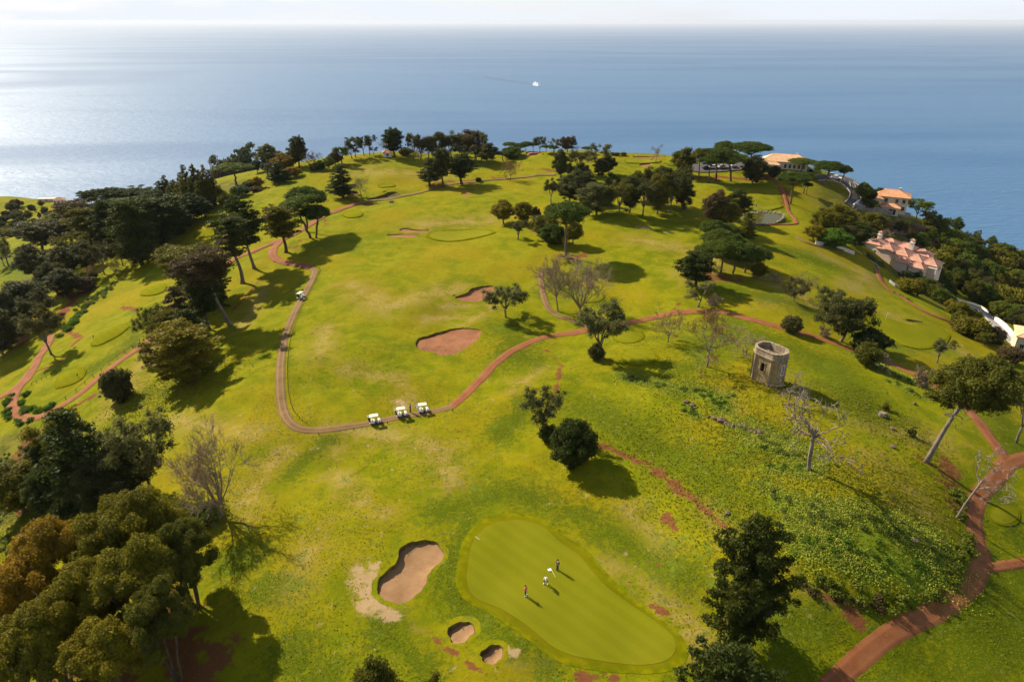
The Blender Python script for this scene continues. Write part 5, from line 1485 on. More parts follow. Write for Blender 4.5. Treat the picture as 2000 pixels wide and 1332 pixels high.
def tile_material(name, a, b):
    m = Mat(name)
    v = m.obj()
    n1 = m.noise(0.8, v, 5, 0.6); n2 = m.noise(6.0, v, 3, 0.6)
    c = m.mix(m.ramp(n1, 0.3, 0.7), a, b)
    c = m.mix(m.math('MULTIPLY', m.ramp(n2, 0.5, 0.8), 0.35), c, tuple(q * 0.6 for q in a))
    m.color(c).rough(0.85, 0.2); m.bump(n2, 0.4, 0.06)
    return m.m
M_TILE = tile_material('terracotta_tile', (0.52, 0.24, 0.11), (0.66, 0.34, 0.17))
M_TILE_P = tile_material('sandy_tile', (0.60, 0.34, 0.17), (0.72, 0.45, 0.25))
M_TILE_R = tile_material('rose_tile', (0.40, 0.20, 0.13), (0.52, 0.28, 0.19))

def hip_roof(cx, cy, z, lx, ly, rise, over=0.5, thick=0.18, ridge_frac=None):
    """tiled hip roof: eave slab, four slopes and rows of round ridge tiles"""
    mb = MB()
    a = lx / 2 + over; b = ly / 2 + over
    if a >= b: r_ = (a - b); A = [(cx - r_, cy), (cx + r_, cy)]
    else: r_ = (b - a); A = [(cx, cy - r_), (cx, cy + r_)]
    v = [(cx - a, cy - b, z), (cx + a, cy - b, z), (cx + a, cy + b, z), (cx - a, cy + b, z)]
    u = [(p[0], p[1], z - thick) for p in v]
    t0 = (A[0][0], A[0][1], z + rise); t1 = (A[1][0], A[1][1], z + rise)
    vs = v + u + [t0, t1]
    if a >= b: fs = [(0, 1, 9, 8), (1, 2, 9), (2, 3, 8, 9), (3, 0, 8)]
    else: fs = [(0, 1, 8), (1, 2, 9, 8), (2, 3, 9), (3, 0, 8, 9)]
    fs += [(4, 5, 1, 0), (5, 6, 2, 1), (6, 7, 3, 2), (7, 4, 0, 3), (7, 6, 5, 4)]
    mb.add(vs, fs)
    hips = [(v[0], t0), (v[3], t0 if a >= b else t1), (v[1], t1 if a >= b else t0), (v[2], t1), (t0, t1)]
    for p, q in hips:
        if (Vector(p) - Vector(q)).length > .3: mb.tube([p, q], 0.11, 5)
    # courses of tiles standing a little proud of the slopes
    n = max(3, int(min(a, b) / 0.7))
    for k in range(1, n):
        f = k / n
        if a >= b:
            c = [(cx - a + (a - r_) * f, cy - b + b * f), (cx + a - (a - r_) * f, cy - b + b * f), (cx + a - (a - r_) * f, cy + b - b * f), (cx - a + (a - r_) * f, cy + b - b * f)]
        else:
            c = [(cx - a + a * f, cy - b + (b - r_) * f), (cx + a - a * f, cy - b + (b - r_) * f), (cx + a - a * f, cy + b - (b - r_) * f), (cx - a + a * f, cy + b - (b - r_) * f)]
        for i in range(4):
            p, q = c[i], c[(i + 1) % 4]
            mb.tube([(p[0], p[1], z + rise * f + .01), (q[0], q[1], z + rise * f + .01)], 0.045, 4)
    return mb
def window(parent, cx, cy, z, w, h, rz, mat_f=None, shutters=False, name='window'):
    """framed window standing on a wall; rz turns its outward normal (-y) about z"""
    fr = MB(); c, s = math.cos(rz), math.sin(rz)
    def put(lx, ly, lz, sx, sy, sz): fr.box((cx + lx * c - ly * s, cy + lx * s + ly * c, z + lz), (sx, sy, sz), rz)
    t = 0.1
    put(0, -.05, h / 2 + t / 2, w + 2 * t, .14, t); put(0, -.05, -h / 2 - t / 2, w + 2 * t, .2, t)
    put(-w / 2 - t / 2, -.05, 0, t, .14, h); put(w / 2 + t / 2, -.05, 0, t, .14, h); put(0, -.045, 0, .06, .08, h)
    f = fr.build(name, mat_f or M_FRAME, parent)
    g = MB(); g.box((cx - (-.02) * s * -1, cy + (-.02) * c, z), (w, .05, h), rz)
    g.build('pane', M_GLASS, f)
    return f

# ------------------------------------------------------------ clubhouse
p = g1(1536, 337)
club = empty('clubhouse', (p[0] + 2, p[1] + 8, p[2] - 0.3), R(-24))
club.scale = (.80, .80, .88)
tag(club, 'long cream clubhouse with a sandy orange hip roof beside the pines', 'building')
mb = MB(); mb.box((0, 0, 2.1), (23, 11, 4.6)); mb.build('wall', M_WHITE, club)
mb = MB(); mb.box((-6.5, -7.2, 1.6), (8, 3.6, 3.4)); mb.build('porch_wall', M_WHITE, club)
hip_roof(0, 0, 4.6, 23, 11, 2.9, 0.8).build('roof', M_TILE_P, club)
hip_roof(-6.5, -7.2, 3.4, 8, 3.6, 1.1, 0.6).build('porch_roof', M_TILE_P, club)
mb = MB(); mb.box((5, 1.5, 7.0), (.9, .7, 1.6)); mb.box((5, 1.5, 7.85), (1.1, .9, .15)); mb.build('chimney', M_CREAM, club)
for x in (0.5, 2.8, 5.1, 7.4, 9.7): window(club, x, -5.56, 2.5, 1.1, 1.7, 0)
for x in (-8.5, -4.5): window(club, x, -9.06, 1.7, 1.4, 1.6, 0)
for y in (-3.5, -0.5, 2.5): window(club, 11.56, y, 2.5, 1.1, 1.7, R(90))

# ------------------------------------------------------------ yellow house
p = g1(1745, 414)
yh = empty('yellow_house', (p[0], p[1] + 4, p[2] - 0.3), R(-28))
tag(yh, 'two storey yellow house with orange tiled roofs above the sea', 'house')
mb = MB(); mb.box((0, 0, 3.2), (12.5, 8.5, 7.0)); mb.build('wall', M_CREAM, yh)
mb = MB(); mb.box((-4.9, -5.2, 2.7), (3.4, 2.4, 6.0)); mb.build('tower_wall', M_CREAM, yh)
mb = MB(); mb.box((0.4, -6.4, 1.4), (6.4, 4.6, 3.4)); mb.build('garage_wall', M_CREAM, yh)
hip_roof(0, 0, 6.7, 12.5, 8.5, 2.1, 0.9).build('roof', M_TILE, yh)
hip_roof(-4.9, -5.2, 5.7, 3.4, 2.4, 0.8, 0.5).build('tower_roof', M_TILE, yh)
hip_roof(0.4, -6.4, 3.1, 6.4, 4.6, 1.2, 0.6).build('garage_roof', M_TILE, yh)
mb = MB(); mb.box((2.5, .6, 8.7), (.8, .7, 1.5)); mb.box((2.5, .6, 9.5), (1.0, .9, .14)); mb.build('chimney', M_CREAM, yh)
window(yh, 1.2, -8.76, 1.3, 2.6, 2.2, 0, name='garage_door')
for x, z in ((-1.8, 5.0), (2.2, 5.0), (4.8, 5.0), (4.9, 2.0)): window(yh, x, -4.31, z, 1.1, 1.5, 0)
window(yh, -4.9, -6.46, 3.4, 1.2, 2.2, 0); window(yh, -6.31, 1.0, 4.6, 1.1, 1.5, R(-90)); window(yh, -6.31, -1.8, 1.8, 1.1, 1.7, R(-90))

# ------------------------------------------------------------ pink villa: a chain of small blocks stepping down the slope
p = g1(1748, 521)
vil = empty('villa', (p[0], p[1], p[2] + 1.3), R(-50))
vil.scale = (.92, .92, .96)
tag(vil, 'sprawling pink villa with many pyramid tile roofs and three white chimneys', 'house')
blocks = [(-13.5, 0.5, 5.2, 5.4, 4.4, 0.9, 1.2), (-9, 1.2, 5.4, 7.5, 5.0, 1.2, 0.9), (-4, 0.0, 6.0, 6.4, 4.4, 1.8, 0.6), (1.5, 0.6, 6.0, 7.0, 4.0, 1.8, 0.2), (7.0, -0.5, 5.8, 6.0, 3.6, 1.7, -.1), (12.2, 0.0, 5.6, 6.0, 3.4, 1.8, -.4), (-6, 6.2, 6, 5, 4.4, 1.6, .9), (0, 6.8, 6, 5, 4.2, 1.7, .5), (6.5, 6.2, 6, 5.4, 3.8, 1.7, .1), (4.2, -5.2, 5, 4.2, 3.0, 1.4, -.2), (9.8, -5.4, 5, 4.4, 2.8, 1.5, -.5)]
for i, (x, y, lx, ly, h, rise, dz) in enumerate(blocks):
    mb = MB(); mb.box((x, y, (h - 6) / 2 + dz), (lx, ly, h + 6)); mb.build('wall', M_PEACH if i != 1 else M_WHITE, vil)
    hip_roof(x, y, h + dz + .02 * i, lx, ly, rise, 0.4).build('roof', M_TILE_R, vil)
for x, y, z in ((-10.6, -1.2, 6.2), (-9.2, 3.0, 6.8), (2.8, 3.6, 6.2)):
    mb = MB(); mb.box((x, y, z), (1.3, 1.1, 3.0)); mb.box((x, y, z + 1.6), (1.7, 1.5, .25))
    for a, b in ((-.55, -.45), (.55, -.45), (.55, .45), (-.55, .45)): mb.box((x + a, y + b, z + 2.1), (.22, .22, .8))
    ch = mb.build('chimney', M_WHITE, vil)
    hip_roof(x, y, z + 2.6, 1.3, 1.1, .5, .2, .1).build('chimney_roof', M_TILE_R, ch)
for x, z in ((-10.4, 3.2), (-7.6, 3.2), (-13.5, 3.0)): window(vil, x, -2.60 if x > -12 else -2.26, z, .9, 1.3, 0, M_WHITE)
window(vil, 15.06, 0.2, 1.8, 1.6, 1.6, R(90), M_WHITE)
mb = MB()
for x in (9.4, 12.2, 15.4): mb.box((x, -3.9, -.5), (.4, .4, 5.6))
mb.box((12.4, -3.9, 2.4), (6.6, .45, .3)); mb.build('terrace_posts', M_WHITE, vil)

def small_house(px, py, lx, ly, h, rise, yaw, label, wall, roof, name='house', dz=-0.3, nwin=3):
    q = g1(px, py)
    o = empty(name, (q[0], q[1], q[2] + dz), R(yaw))
    tag(o, label, 'house')
    b = MB(); b.box((0, 0, h / 2 - 2), (lx, ly, h + 4)); b.build('wall', wall, o)
    hip_roof(0, 0, h, lx, ly, rise, .45).build('roof', roof, o)
    for k in range(nwin): window(o, -lx / 2 + lx * (k + .5) / nwin, -ly / 2 - .06, h * .55, .9, 1.2, 0)
    return o
small_house(2012, 690, 9, 8, 6.0, 1.6, -30, 'cream house with a flat tiled roof cut by the picture edge above the white parapet', M_CREAM, M_TILE_P)
small_house(1995, 612, 13, 6, 2.8, 1.4, -40, 'long terracotta roofed house half hidden by garden trees', M_PEACH, M_TILE)
small_house(757, 306, 3.6, 3.2, 2.3, 1.0, 10, 'tiny pale hut with a red pyramid roof on the skyline', M_WHITE, M_TILE, 'hut', nwin=1)
small_house(117, 397, 7, 5, 3.0, 1.5, 20, 'red roofed house on the distant left hillside by the sea', M_WHITE, M_TILE)
small_house(95, 393, 13, 5, 2.6, .5, 5, 'long pale low building on the distant left hillside by the sea', M_CREAM, M_WHITE, 'low_building')
small_house(150, 414, 6, 5, 3.0, 1.2, -15, 'small white house among trees on the distant left hillside', M_WHITE, M_TILE)

# coastal village far below on the right
cc = at_z(np.array([1996.0]), np.array([521.0]), SEA_Z + 4)[0]
mb = MB(); mb.lathe([(150, -14), (135, 2), (60, 4), (1, 5)], (cc[0] + 60, cc[1], SEA_Z), 28)
co_ = mb.build('coast', simple('coast_rock', (0.16, 0.12, 0.08), 0.5, 0.05, 0.95, coord='pos'), smooth=True); tag(co_, kind='structure')
rng = np.random.RandomState(3)
for k in range(26):
    x = cc[0] - 55 + rng.rand() * 120; y = cc[1] - 45 + rng.rand() * 90
    o = empty('village_house', (x, y, SEA_Z + 2.5), rng.rand() * 3)
    tag(o, 'tiny white house with a red roof in the coastal village far below', 'house', 'coastal village far below')
    l1, l2, h = 8 + 5 * rng.rand(), 7 + 3 * rng.rand(), 5 + 4 * rng.rand()
    b = MB(); b.box((0, 0, h / 2), (l1, l2, h)); b.build('wall', M_WHITE, o)
    b = hip_roof(0, 0, h, l1, l2, 2.0, .4); b.build('roof', M_TILE if k % 3 else M_WHITE, o)

# ------------------------------------------------------------ ruined tower
def ruin_material(name, a, b, stain):
    m = Mat(name)
    v = m.obj()
    n1 = m.noise(0.9, v, 6, 0.65); n2 = m.noise(1.0, m.obj((2.2, 2.2, 0.28)), 5, 0.65); n3 = m.noise(7, v, 4, 0.7)
    c = m.mix(m.ramp(n1, 0.35, 0.65), a, b)
    c = m.mix(m.math('MULTIPLY', m.ramp(n2, 0.48, 0.7), 0.7), c, stain)
    c = m.mix(m.math('MULTIPLY', m.ramp(n3, 0.55, 0.75), 0.45), c, tuple(q * .55 for q in a))
    m.color(c).rough(0.95, 0.1); m.bump(m.math('ADD', n1, n3), 0.6, 0.08)
    return m.m
M_RUIN = ruin_material('stained_plaster', (0.27, 0.185, 0.075), (0.40, 0.29, 0.135), (0.15, 0.095, 0.045))
M_RUINS = ruin_material('weathered_stone', (0.24, 0.18, 0.115), (0.39, 0.305, 0.20), (0.14, 0.098, 0.06))
M_RUINR = ruin_material('red_plinth', (0.27, 0.10, 0.06), (0.36, 0.16, 0.10), (0.19, 0.09, 0.06))
p = g1(1494, 752)
q = at_z(np.array([1497.0]), np.array([742.0]), p[2])[0]
tw = empty('ruined_tower', (q[0], q[1], Hs(q[0], q[1]) - 0.9), R(-56))
tw.scale = (.70, .70, .95)
tag(tw, 'roofless eight sided stone tower ruin with a dark window on the grassy hill', 'ruin')
def octo(a, b, c):
    return [(-a + c, -b), (a - c, -b), (a, -b + c), (a, b - c), (a - c, b), (-a + c, b), (-a, b - c), (-a, -b + c)]
TH = 6.7
def ring_wall(mb, A, B, z0, z1, mi=0):
    n = len(A)
    vs = [(x, y, z0) for x, y in A] + [(x, y, z1) for x, y in A] + [(x, y, z0) for x, y in B] + [(x, y, z1) for x, y in B]
    fs = []
    for k in range(n):
        l = (k + 1) % n
        fs += [(k, l, n + l, n + k), (2 * n + l, 2 * n + k, 3 * n + k, 3 * n + l), (n + k, n + l, 3 * n + l, 3 * n + k), (l, k, 2 * n + k, 2 * n + l)]
    mb.add(vs, fs, mi)
A = octo(4.0, 2.75, 1.55); Bi = octo(3.55, 2.3, 1.4)
# eight wall panels, those with a window are built round a real opening
for k in range(8):
    a = Vector((*A[k], 0)); b = Vector((*A[(k + 1) % 8], 0)); d = b - a; L = d.length; d.normalize(); nrm = Vector((d.y, -d.x, 0))
    ins = -nrm * 0.4
    mb = MB()
    def slab(u0, u1, z0, z1):
        P = [a + d * u0, a + d * u1]
        vs = []
        for z in (z0, z1):
            vs += [(P[0].x, P[0].y, z), (P[1].x, P[1].y, z), (P[1].x + ins.x, P[1].y + ins.y, z), (P[0].x + ins.x, P[0].y + ins.y, z)]
        mb.add(vs, [(3, 2, 1, 0), (4, 5, 6, 7), (0, 1, 5, 4), (1, 2, 6, 5), (2, 3, 7, 6), (3, 0, 4, 7)])
    if k in (0, 2, 4, 6):
        wc, ww, wz0, wz1 = L / 2, (1.25 if k in (0, 4) else 1.2), 3.6, 5.4
        slab(0, wc - ww / 2, 0, TH); slab(wc + ww / 2, L, 0, TH); slab(wc - ww / 2, wc + ww / 2, 0, wz0); slab(wc - ww / 2, wc + ww / 2, wz1, TH)
    else:
        slab(0, L, 0, TH)
    wl = mb.build('wall', M_RUIN, tw)
    if k in (0, 2, 4, 6):
        fr = MB(); mid = a + d * wc + nrm * 0.05; rz = math.atan2(d.y, d.x)
        for off, z, sx, sz in ((0, wz0 - .08, ww + .4, .16), (0, wz1 + .08, ww + .4, .16), (-ww / 2 - .08, (wz0 + wz1) / 2, .16, wz1 - wz0), (ww / 2 + .08, (wz0 + wz1) / 2, .16, wz1 - wz0)):
            pt = mid + d * off; fr.box((pt.x, pt.y, z), (sx, .16, sz), rz)
        if k == 2:
            for off in (-.2, .2): pt = mid + d * off - nrm * .2; fr.box((pt.x, pt.y, (wz0 + wz1) / 2), (.09, .1, wz1 - wz0), rz)
            for zz in (4.1, 4.7): pt = mid - nrm * .2; fr.box((pt.x, pt.y, zz), (ww, .08, .09), rz)
        fr.build('window_frame', M_RUINS if k != 2 else M_WHITE, wl)
    # corner pilaster
    pl = MB(); pl.box((a.x, a.y, TH / 2 + .3), (.5, .5, TH - .62), math.atan2(a.y, a.x)); pl.build('pilaster', M_RUINS, tw)
mb = MB(); ring_wall(mb, octo(4.25, 3.0, 1.62), octo(3.7, 2.45, 1.45), -1.2, 0.75); mb.build('plinth', M_RUINR, tw)
mb = MB(); ring_wall(mb, octo(4.2, 2.95, 1.6), octo(3.5, 2.25, 1.38), TH - .25, TH); ring_wall(mb, octo(4.4, 3.15, 1.66), octo(3.5, 2.25, 1.38), TH, TH + .22); mb.build('cornice', M_RUINS, tw)
mb = MB(); ring_wall(mb, octo(4.15, 2.9, 1.58), octo(3.65, 2.4, 1.43), TH + .22, TH + 1.15); mb.build('parapet', M_RUINS, tw)
for k in range(8):
    P = octo(3.98, 2.73, 1.52); a = Vector((*P[k], 0)); b = Vector((*P[(k + 1) % 8], 0)); L = (b - a).length; n = max(2, int(L / 0.85)); rz = math.atan2((b - a).y, (b - a).x)
    rg = random.Random(k)
    for j in range(n):
        c = a + (b - a) * ((j + .5) / n)
        s = MB(); s.box((c.x, c.y, TH + 1.15 + .1 + rg.uniform(-.03, .02)), (L / n * rg.uniform(.86, .97), .62, .2), rz + rg.uniform(-.03, .03)); s.build('coping_stone', M_RUINS, tw)
mb = MB(); mb.prism(octo(3.5, 2.25, 1.38), TH - .9, TH - .7); mb.build('roof_slab', M_RUINS, tw)
mb = MB(); mb.box((0, .75, TH + .05), (6.4, .28, .5)); mb.box((.3, -.5, TH - .2), (5.6, .25, .4)); mb.build('roof_beam', M_RUINS, tw)
rg = random.Random(4)
for k in range(9):
    s = MB(); s.box((rg.uniform(-2.6, 2.6), rg.uniform(-1.6, 1.6), TH - .6), (rg.uniform(.2, .5), rg.uniform(.15, .4), rg.uniform(.15, .3)), rg.uniform(0, 3)); s.build('rubble_stone', M_RUINS, tw)

# ------------------------------------------------------------ walls, roads, car park
def wall_line(pts, h, th, mat, label, name, cat='wall', base=-0.6, cap=None):
    P = smooth_line(gpts(pts)[:, :2], 2.0)
    z = H(P[:, 0], P[:, 1])
    mb = MB(); vs = []; n = len(P)
    t = np.gradient(P, axis=0); t /= np.linalg.norm(t, axis=1, keepdims=True)
    nn = np.stack([-t[:, 1], t[:, 0]], -1) * th / 2
    for k in range(n):
        for s, zz in ((-1, base), (1, base), (1, h), (-1, h)):
            vs.append((P[k, 0] + nn[k, 0] * s, P[k, 1] + nn[k, 1] * s, z[k] + zz))
    fs = []
    for k in range(n - 1):
        a = 4 * k; b = a + 4
        for j in range(4): fs.append((a + j, b + j, b + (j + 1) % 4, a + (j + 1) % 4))
    fs += [(3, 2, 1, 0), tuple(4 * (n - 1) + j for j in range(4))]
    mb.add(vs, fs)
    o = mb.build(name, mat); tag(o, label, cat)
    if cap:
        cp = MB(); vs = []
        for k in range(n):
            for s, zz in ((-1.5, h + .003), (1.5, h + .003), (1.5, h + .12), (-1.5, h + .12)):
                vs.append((P[k, 0] + nn[k, 0] * s, P[k, 1] + nn[k, 1] * s, z[k] + zz))
        cp.add(vs, fs); cp.build('coping', cap, o)
    return o
wall_line([(1670,408),(1690,411),(1715,416),(1745,422),(1776,426)], 1.9, .4, simple('old_concrete', (0.20, 0.175, 0.15), 0.3, 1.0, 0.9), 'long grey retaining wall below the yellow house', 'retaining_wall', base=-1.5, cap=M_CONC)
wall_line([(1665,408),(1672,402),(1680,398),(1686,402)], 1.6, .35, M_WHITE, 'short white gate wall at the drive of the yellow house', 'gate_wall', cap=M_WHITE)
wall_line([(1592,477),(1620,482),(1645,489),(1656,493),(1668,498)], 1.0, .3, M_WHITE, 'low white boundary wall along the fairway beside the pink villa', 'boundary_wall', cap=M_WHITE)
wall_line([(1700,512),(1712,519),(1716,527)], .5, .35, M_PALEROCK, 'low rubble wall at the path end below the pink villa', 'rubble_wall')
wall_line([(1737,551),(1748,560),(1762,567),(1776,571)], .8, .3, M_CONC, 'curved grey kerb wall beside the fairway shrubs', 'kerb_wall')
wall_line([(1942,628),(1955,637),(1968,650),(1983,668),(2000,683),(2015,696)], 1.5, .5, M_WHITE, 'curved white parapet wall along the right hand drive', 'parapet_wall', base=-2.5, cap=M_WHITE)
wall_line([(1868,586),(1895,594),(1915,601),(1930,612),(1945,622)], .7, .3, M_WHITE, 'thin pale wall on the upper side of the grey drive', 'drive_wall')
def road(pts, w, mat, base=.12, name='road', line=None):
    P = smooth_line(gpts(pts)[:, :2], 1.2)
    o = link(name, ribbon(P, w, base, edge=0.0), None, mat); tag(o, kind='structure')
    for s in (-1, 1):
        t = np.gradient(P, axis=0); t /= np.linalg.norm(t, axis=1, keepdims=True)
        Q = P + np.stack([-t[:, 1], t[:, 0]], -1) * s * (w / 2 + .12)
        mb = MB(); z = H(Q[:, 0], Q[:, 1]) + lift(Q[:, 0], Q[:, 1], base)
        vs = []; fs = []
        nn = np.stack([-t[:, 1], t[:, 0]], -1) * .12
        for k in range(len(Q)):
            for a, zz in ((-1, -.5), (1, -.5), (1, .13), (-1, .13)): vs.append((Q[k, 0] + nn[k, 0] * a, Q[k, 1] + nn[k, 1] * a, z[k] + zz))
        for k in range(len(Q) - 1):
            for j in range(4): fs.append((4 * k + j, 4 * k + 4 + j, 4 * k + 4 + (j + 1) % 4, 4 * k + (j + 1) % 4))
        mb.add(vs, fs); k_ = mb.build('kerb', M_CONC, o)
    if line:
        l_ = link('marking', ribbon(P, .18, base + .02, edge=0.0), o, M_LINE)
    return o
road([(1590,349),(1615,348),(1640,354),(1658,366),(1670,381),(1668,394),(1660,404)], 4.2, M_ASPHALT)
road([(1640,350),(1655,353),(1667,360),(1671,372)], 4.0, M_ASPHALT, .2, line=True)
road([(1868,592),(1893,599),(1915,608),(1932,622),(1950,640),(1972,662),(2000,690)], 3.6, M_DRIVE)
_c = g1(1402, 329)[:2]; P = smooth_line(_c + np.array([(-11, -4), (0, -5), (11, -4), (12, 3), (6, 7), (-6, 7), (-12, 3)]), 1.5, True)
o = link('car_park', disc_sheet(P, .12), None, M_ASPHALT); tag(o, kind='structure')

# ------------------------------------------------------------ pond
PO = smooth_line(gpts(Z6([(1310,1112),(1400,1085),(1550,1080),(1680,1100),(1735,1140),(1700,1190),(1600,1208),(1450,1208),(1340,1185)]))[:, :2], 1.0, True)
pz = H(PO[:, 0], PO[:, 1])
wm = Mat('pond_water'); wm.color((0.060, 0.054, 0.010)).rough(0.05, 0.06); wm.b.inputs['IOR'].default_value = 1.33
c = PO.mean(0); n = len(PO)
lvl = float(np.percentile(H(*(c + (PO - c) * .6).T), 90)) + 0.12
vs = [(c[0], c[1], lvl)] + [(q[0], q[1], lvl) for q in c + (PO - c) * 1.03]
mb = MB(); mb.add(vs, [(0, 1 + k, 1 + (k + 1) % n) for k in range(n)]); po = mb.build('pond', wm.m); tag(po, kind='structure')
pe = empty('pond_edging', (c[0], c[1], lvl)); tag(pe, 'ring of pale rough stones edging the small pond', 'stone edging')
rg = random.Random(9); stone_me = []
def rock_mesh(seed, sub=1):
    bm = bmesh.new(); bmesh.ops.create_icosphere(bm, subdivisions=sub, radius=1)
    rr_ = random.Random(seed)
    for v in bm.verts: v.co *= rr_.uniform(.7, 1.2); v.co.z *= .7
    me = bpy.data.meshes.new('stone'); bm.to_mesh(me); bm.free(); return me
ROCKS = [rock_mesh(s) for s in range(5)]
for me in ROCKS: me.materials.append(M_ROCK)
for k in range(0, n):
    q = PO[k]
    far_ = q[1] > c[1] - 1.0
    for row in range(2 if far_ else 1):
        o = bpy.data.objects.new('stone', ROCKS[(k + row) % 5]); COL.objects.link(o); o.parent = pe
        e = c + (q - c) * (1.06 + .05 * row)
        o.location = (e[0] - c[0] + rg.uniform(-.1, .1), e[1] - c[1] + rg.uniform(-.1, .1), max(Hs(e[0], e[1]) - lvl, 0) * (1 if row else .6) + .1 + .3 * row * far_)
        s = rg.uniform(.35, .55); o.scale = (s, s, s * (1.1 if far_ else .7)); o.rotation_euler = (0, 0, rg.uniform(0, 6))
        o.material_slots[0].link = 'OBJECT'; o.material_slots[0].material = M_PALEROCK

# ------------------------------------------------------------ rocks and stump
def rock(px, py, size, label, group=None, mat=None, k=0, name='rock'):
    q = g1(px, py)
    o = bpy.data.objects.new(name, ROCKS[k % 5]); COL.objects.link(o)
    o.location = (q[0], q[1], q[2] + size * .25); o.scale = (size, size * .8, size * .8); o.rotation_euler = (0, 0, k * 1.3)
    o.material_slots[0].link = 'OBJECT'; o.material_slots[0].material = mat or M_ROCK
    tag(o, label, 'rock', group)
rg = random.Random(2)
for k, (x, y) in enumerate([(1340,786),(1352,792),(1358,797),(1383,815),(1395,818),(1408,823),(1417,827),(1424,831),(1432,832),(1446,833),(1455,834),(1463,840),(1468,843),(1475,845),(1480,842),(1484,846)]):
    rock(x, y, .35 + .3 * rg.random() + (.35 if k == 5 else 0), 'dark rock in the broken row of stones below the ruined tower', 'broken row of stones', None, k)
for k, (x, y, s, l_) in enumerate([(764,396,1.1,'lone boulder with a shadow on the far fairway below the cart path'),(1742,838,.55,'grey rock on the hill left of the leaning pine'),(1744,874,.6,'brown rock lowest on the hill left of the leaning pine'),(1786,789,.5,'pale rock beside the red path near the leaning pine crown'),(1691,788,.3,'small black rock between stump and ruined tower'),(1785,1058,.6,'dark rock among the yellow flowers'),(1420,1003,.5,'rock on the bank above the front pine'),(195,774,.5,'dark rock beside the lone pointed shrub'),(275,795,.6,'flat rock below the lone pointed shrub'),(273,698,.45,'dark log like rock beside the rail path'),(140,1002,.8,'dark rock under the leaning tree on the left scrub slope'),(640,420,1.0,'dark rock beside the red path near the twin conifer'),(525,368,.9,'black rock at the edge of the far fairway left of the ridge trees')]):
    rock(x, y, s, l_, None, None, k)
q = g1(1722, 812); st = MB(); rg = random.Random(6)
for k in range(9):
    a = rg.uniform(0, 6.28); st.tube([(math.cos(a) * .2, math.sin(a) * .2, -.1), (math.cos(a) * rg.uniform(.5, 1.0), math.sin(a) * rg.uniform(.5, 1.0), rg.uniform(.1, .7))], [.28, .12], 6)
st.lathe([(.7, -.3), (.6, .3), (.5, .65)], (0, 0, 0), 10)
o = st.build('tree_stump', BARK['pale']); o.location = (q[0], q[1], q[2]); tag(o, 'cut stump of pale split wood under the tiny sapling', 'stump')

# ------------------------------------------------------------ fences and posts
def post_mesh(r_, h):
    mb = MB(); mb.lathe([(r_, -.3), (r_ * .95, h * .9), (r_ * .6, h)], (0, 0, 0), 7); return mb.mesh('post')
def fence(pts, off, step, h, r_, label, rail=False, mat=M_DARKWOOD, name='post_fence'):
    P = smooth_line(gpts(pts)[:, :2], 0.5)
    t = np.gradient(P, axis=0); t /= np.linalg.norm(t, axis=1, keepdims=True)
    P = P + np.stack([-t[:, 1], t[:, 0]], -1) * off
    s = np.r_[0, np.cumsum(np.linalg.norm(np.diff(P, axis=0), axis=1))]
    ss = np.arange(0, s[-1], step)
    X = np.interp(ss, s, P[:, 0]); Y = np.interp(ss, s, P[:, 1]); Z = H(X, Y)
    root = empty(name, (X[0], Y[0], Z[0])); tag(root, label, 'fence')
    me = post_mesh(r_, h); me.materials.append(mat)
    for x, y, z in zip(X, Y, Z):
        o = bpy.data.objects.new('post', me); COL.objects.link(o); o.parent = root
        o.location = (x - X[0], y - Y[0], z - Z[0]); o.rotation_euler = (random.uniform(-.06, .06), random.uniform(-.06, .06), 0)
    if rail:
        for k in range(len(X) - 1):
            mb = MB(); mb.tube([(X[k] - X[0], Y[k] - Y[0], Z[k] - Z[0] + h * .85), (X[k + 1] - X[0], Y[k + 1] - Y[0], Z[k + 1] - Z[0] + h * .85)], r_ * .7, 5); mb.build('rail', mat, root)
fence([(880,796),(850,803),(800,811),(740,823),(690,832),(640,839),(600,840)], 1.35, 6.0, .55, .06, 'widely spaced low posts along the lower cart path')
fence([(586,836),(572,826),(557,806),(549,775),(547,735),(549,700),(556,660),(569,625),(583,595),(600,565),(612,540),(614,529),(603,522)], -1.5, 1.15, .55, .06, 'close set low posts along the outer side of the left cart path')
fence([(112,797),(160,763),(220,713),(285,665)], 1.4, 2.4, .9, .06, 'low wooden rail fence along the straight red path', True, name='rail_fence')
fence([(62,752),(85,741),(108,730),(126,721)], 0, 1.1, .6, .06, 'short row of posts above the lowest tee box', True, name='rail_fence')
fence([(545,508),(570,514),(600,519)], -1.6, 1.0, .5, .06, 'short row of low posts round the red path bend')
fence([(880,361),(940,354),(1000,349),(1050,343)], -1.6, 2.4, .6, .08, 'row of pale posts along the far cart path', mat=M_PALEROCK)
for k, (px, py, l_) in enumerate([(152,737,'small dark tee marker post on the lowest tee box'),(183,662,'small dark tee marker post beside the long oval tee box'),(1973,1033,'small wooden sign post beside the round right tee box')]):
    q = g1(px, py); mb = MB(); mb.box((0, 0, .45), (.09, .09, .95)); pst = mb.build('marker_post', M_DARKWOOD); pst.location = q; pst.rotation_euler = (0, .05, .4)
    mb = MB(); mb.box((0, -.06, .8), (.35, .04, .25)); mb.build('plate', M_DARKWOOD, pst); tag(pst, l_, 'marker post')

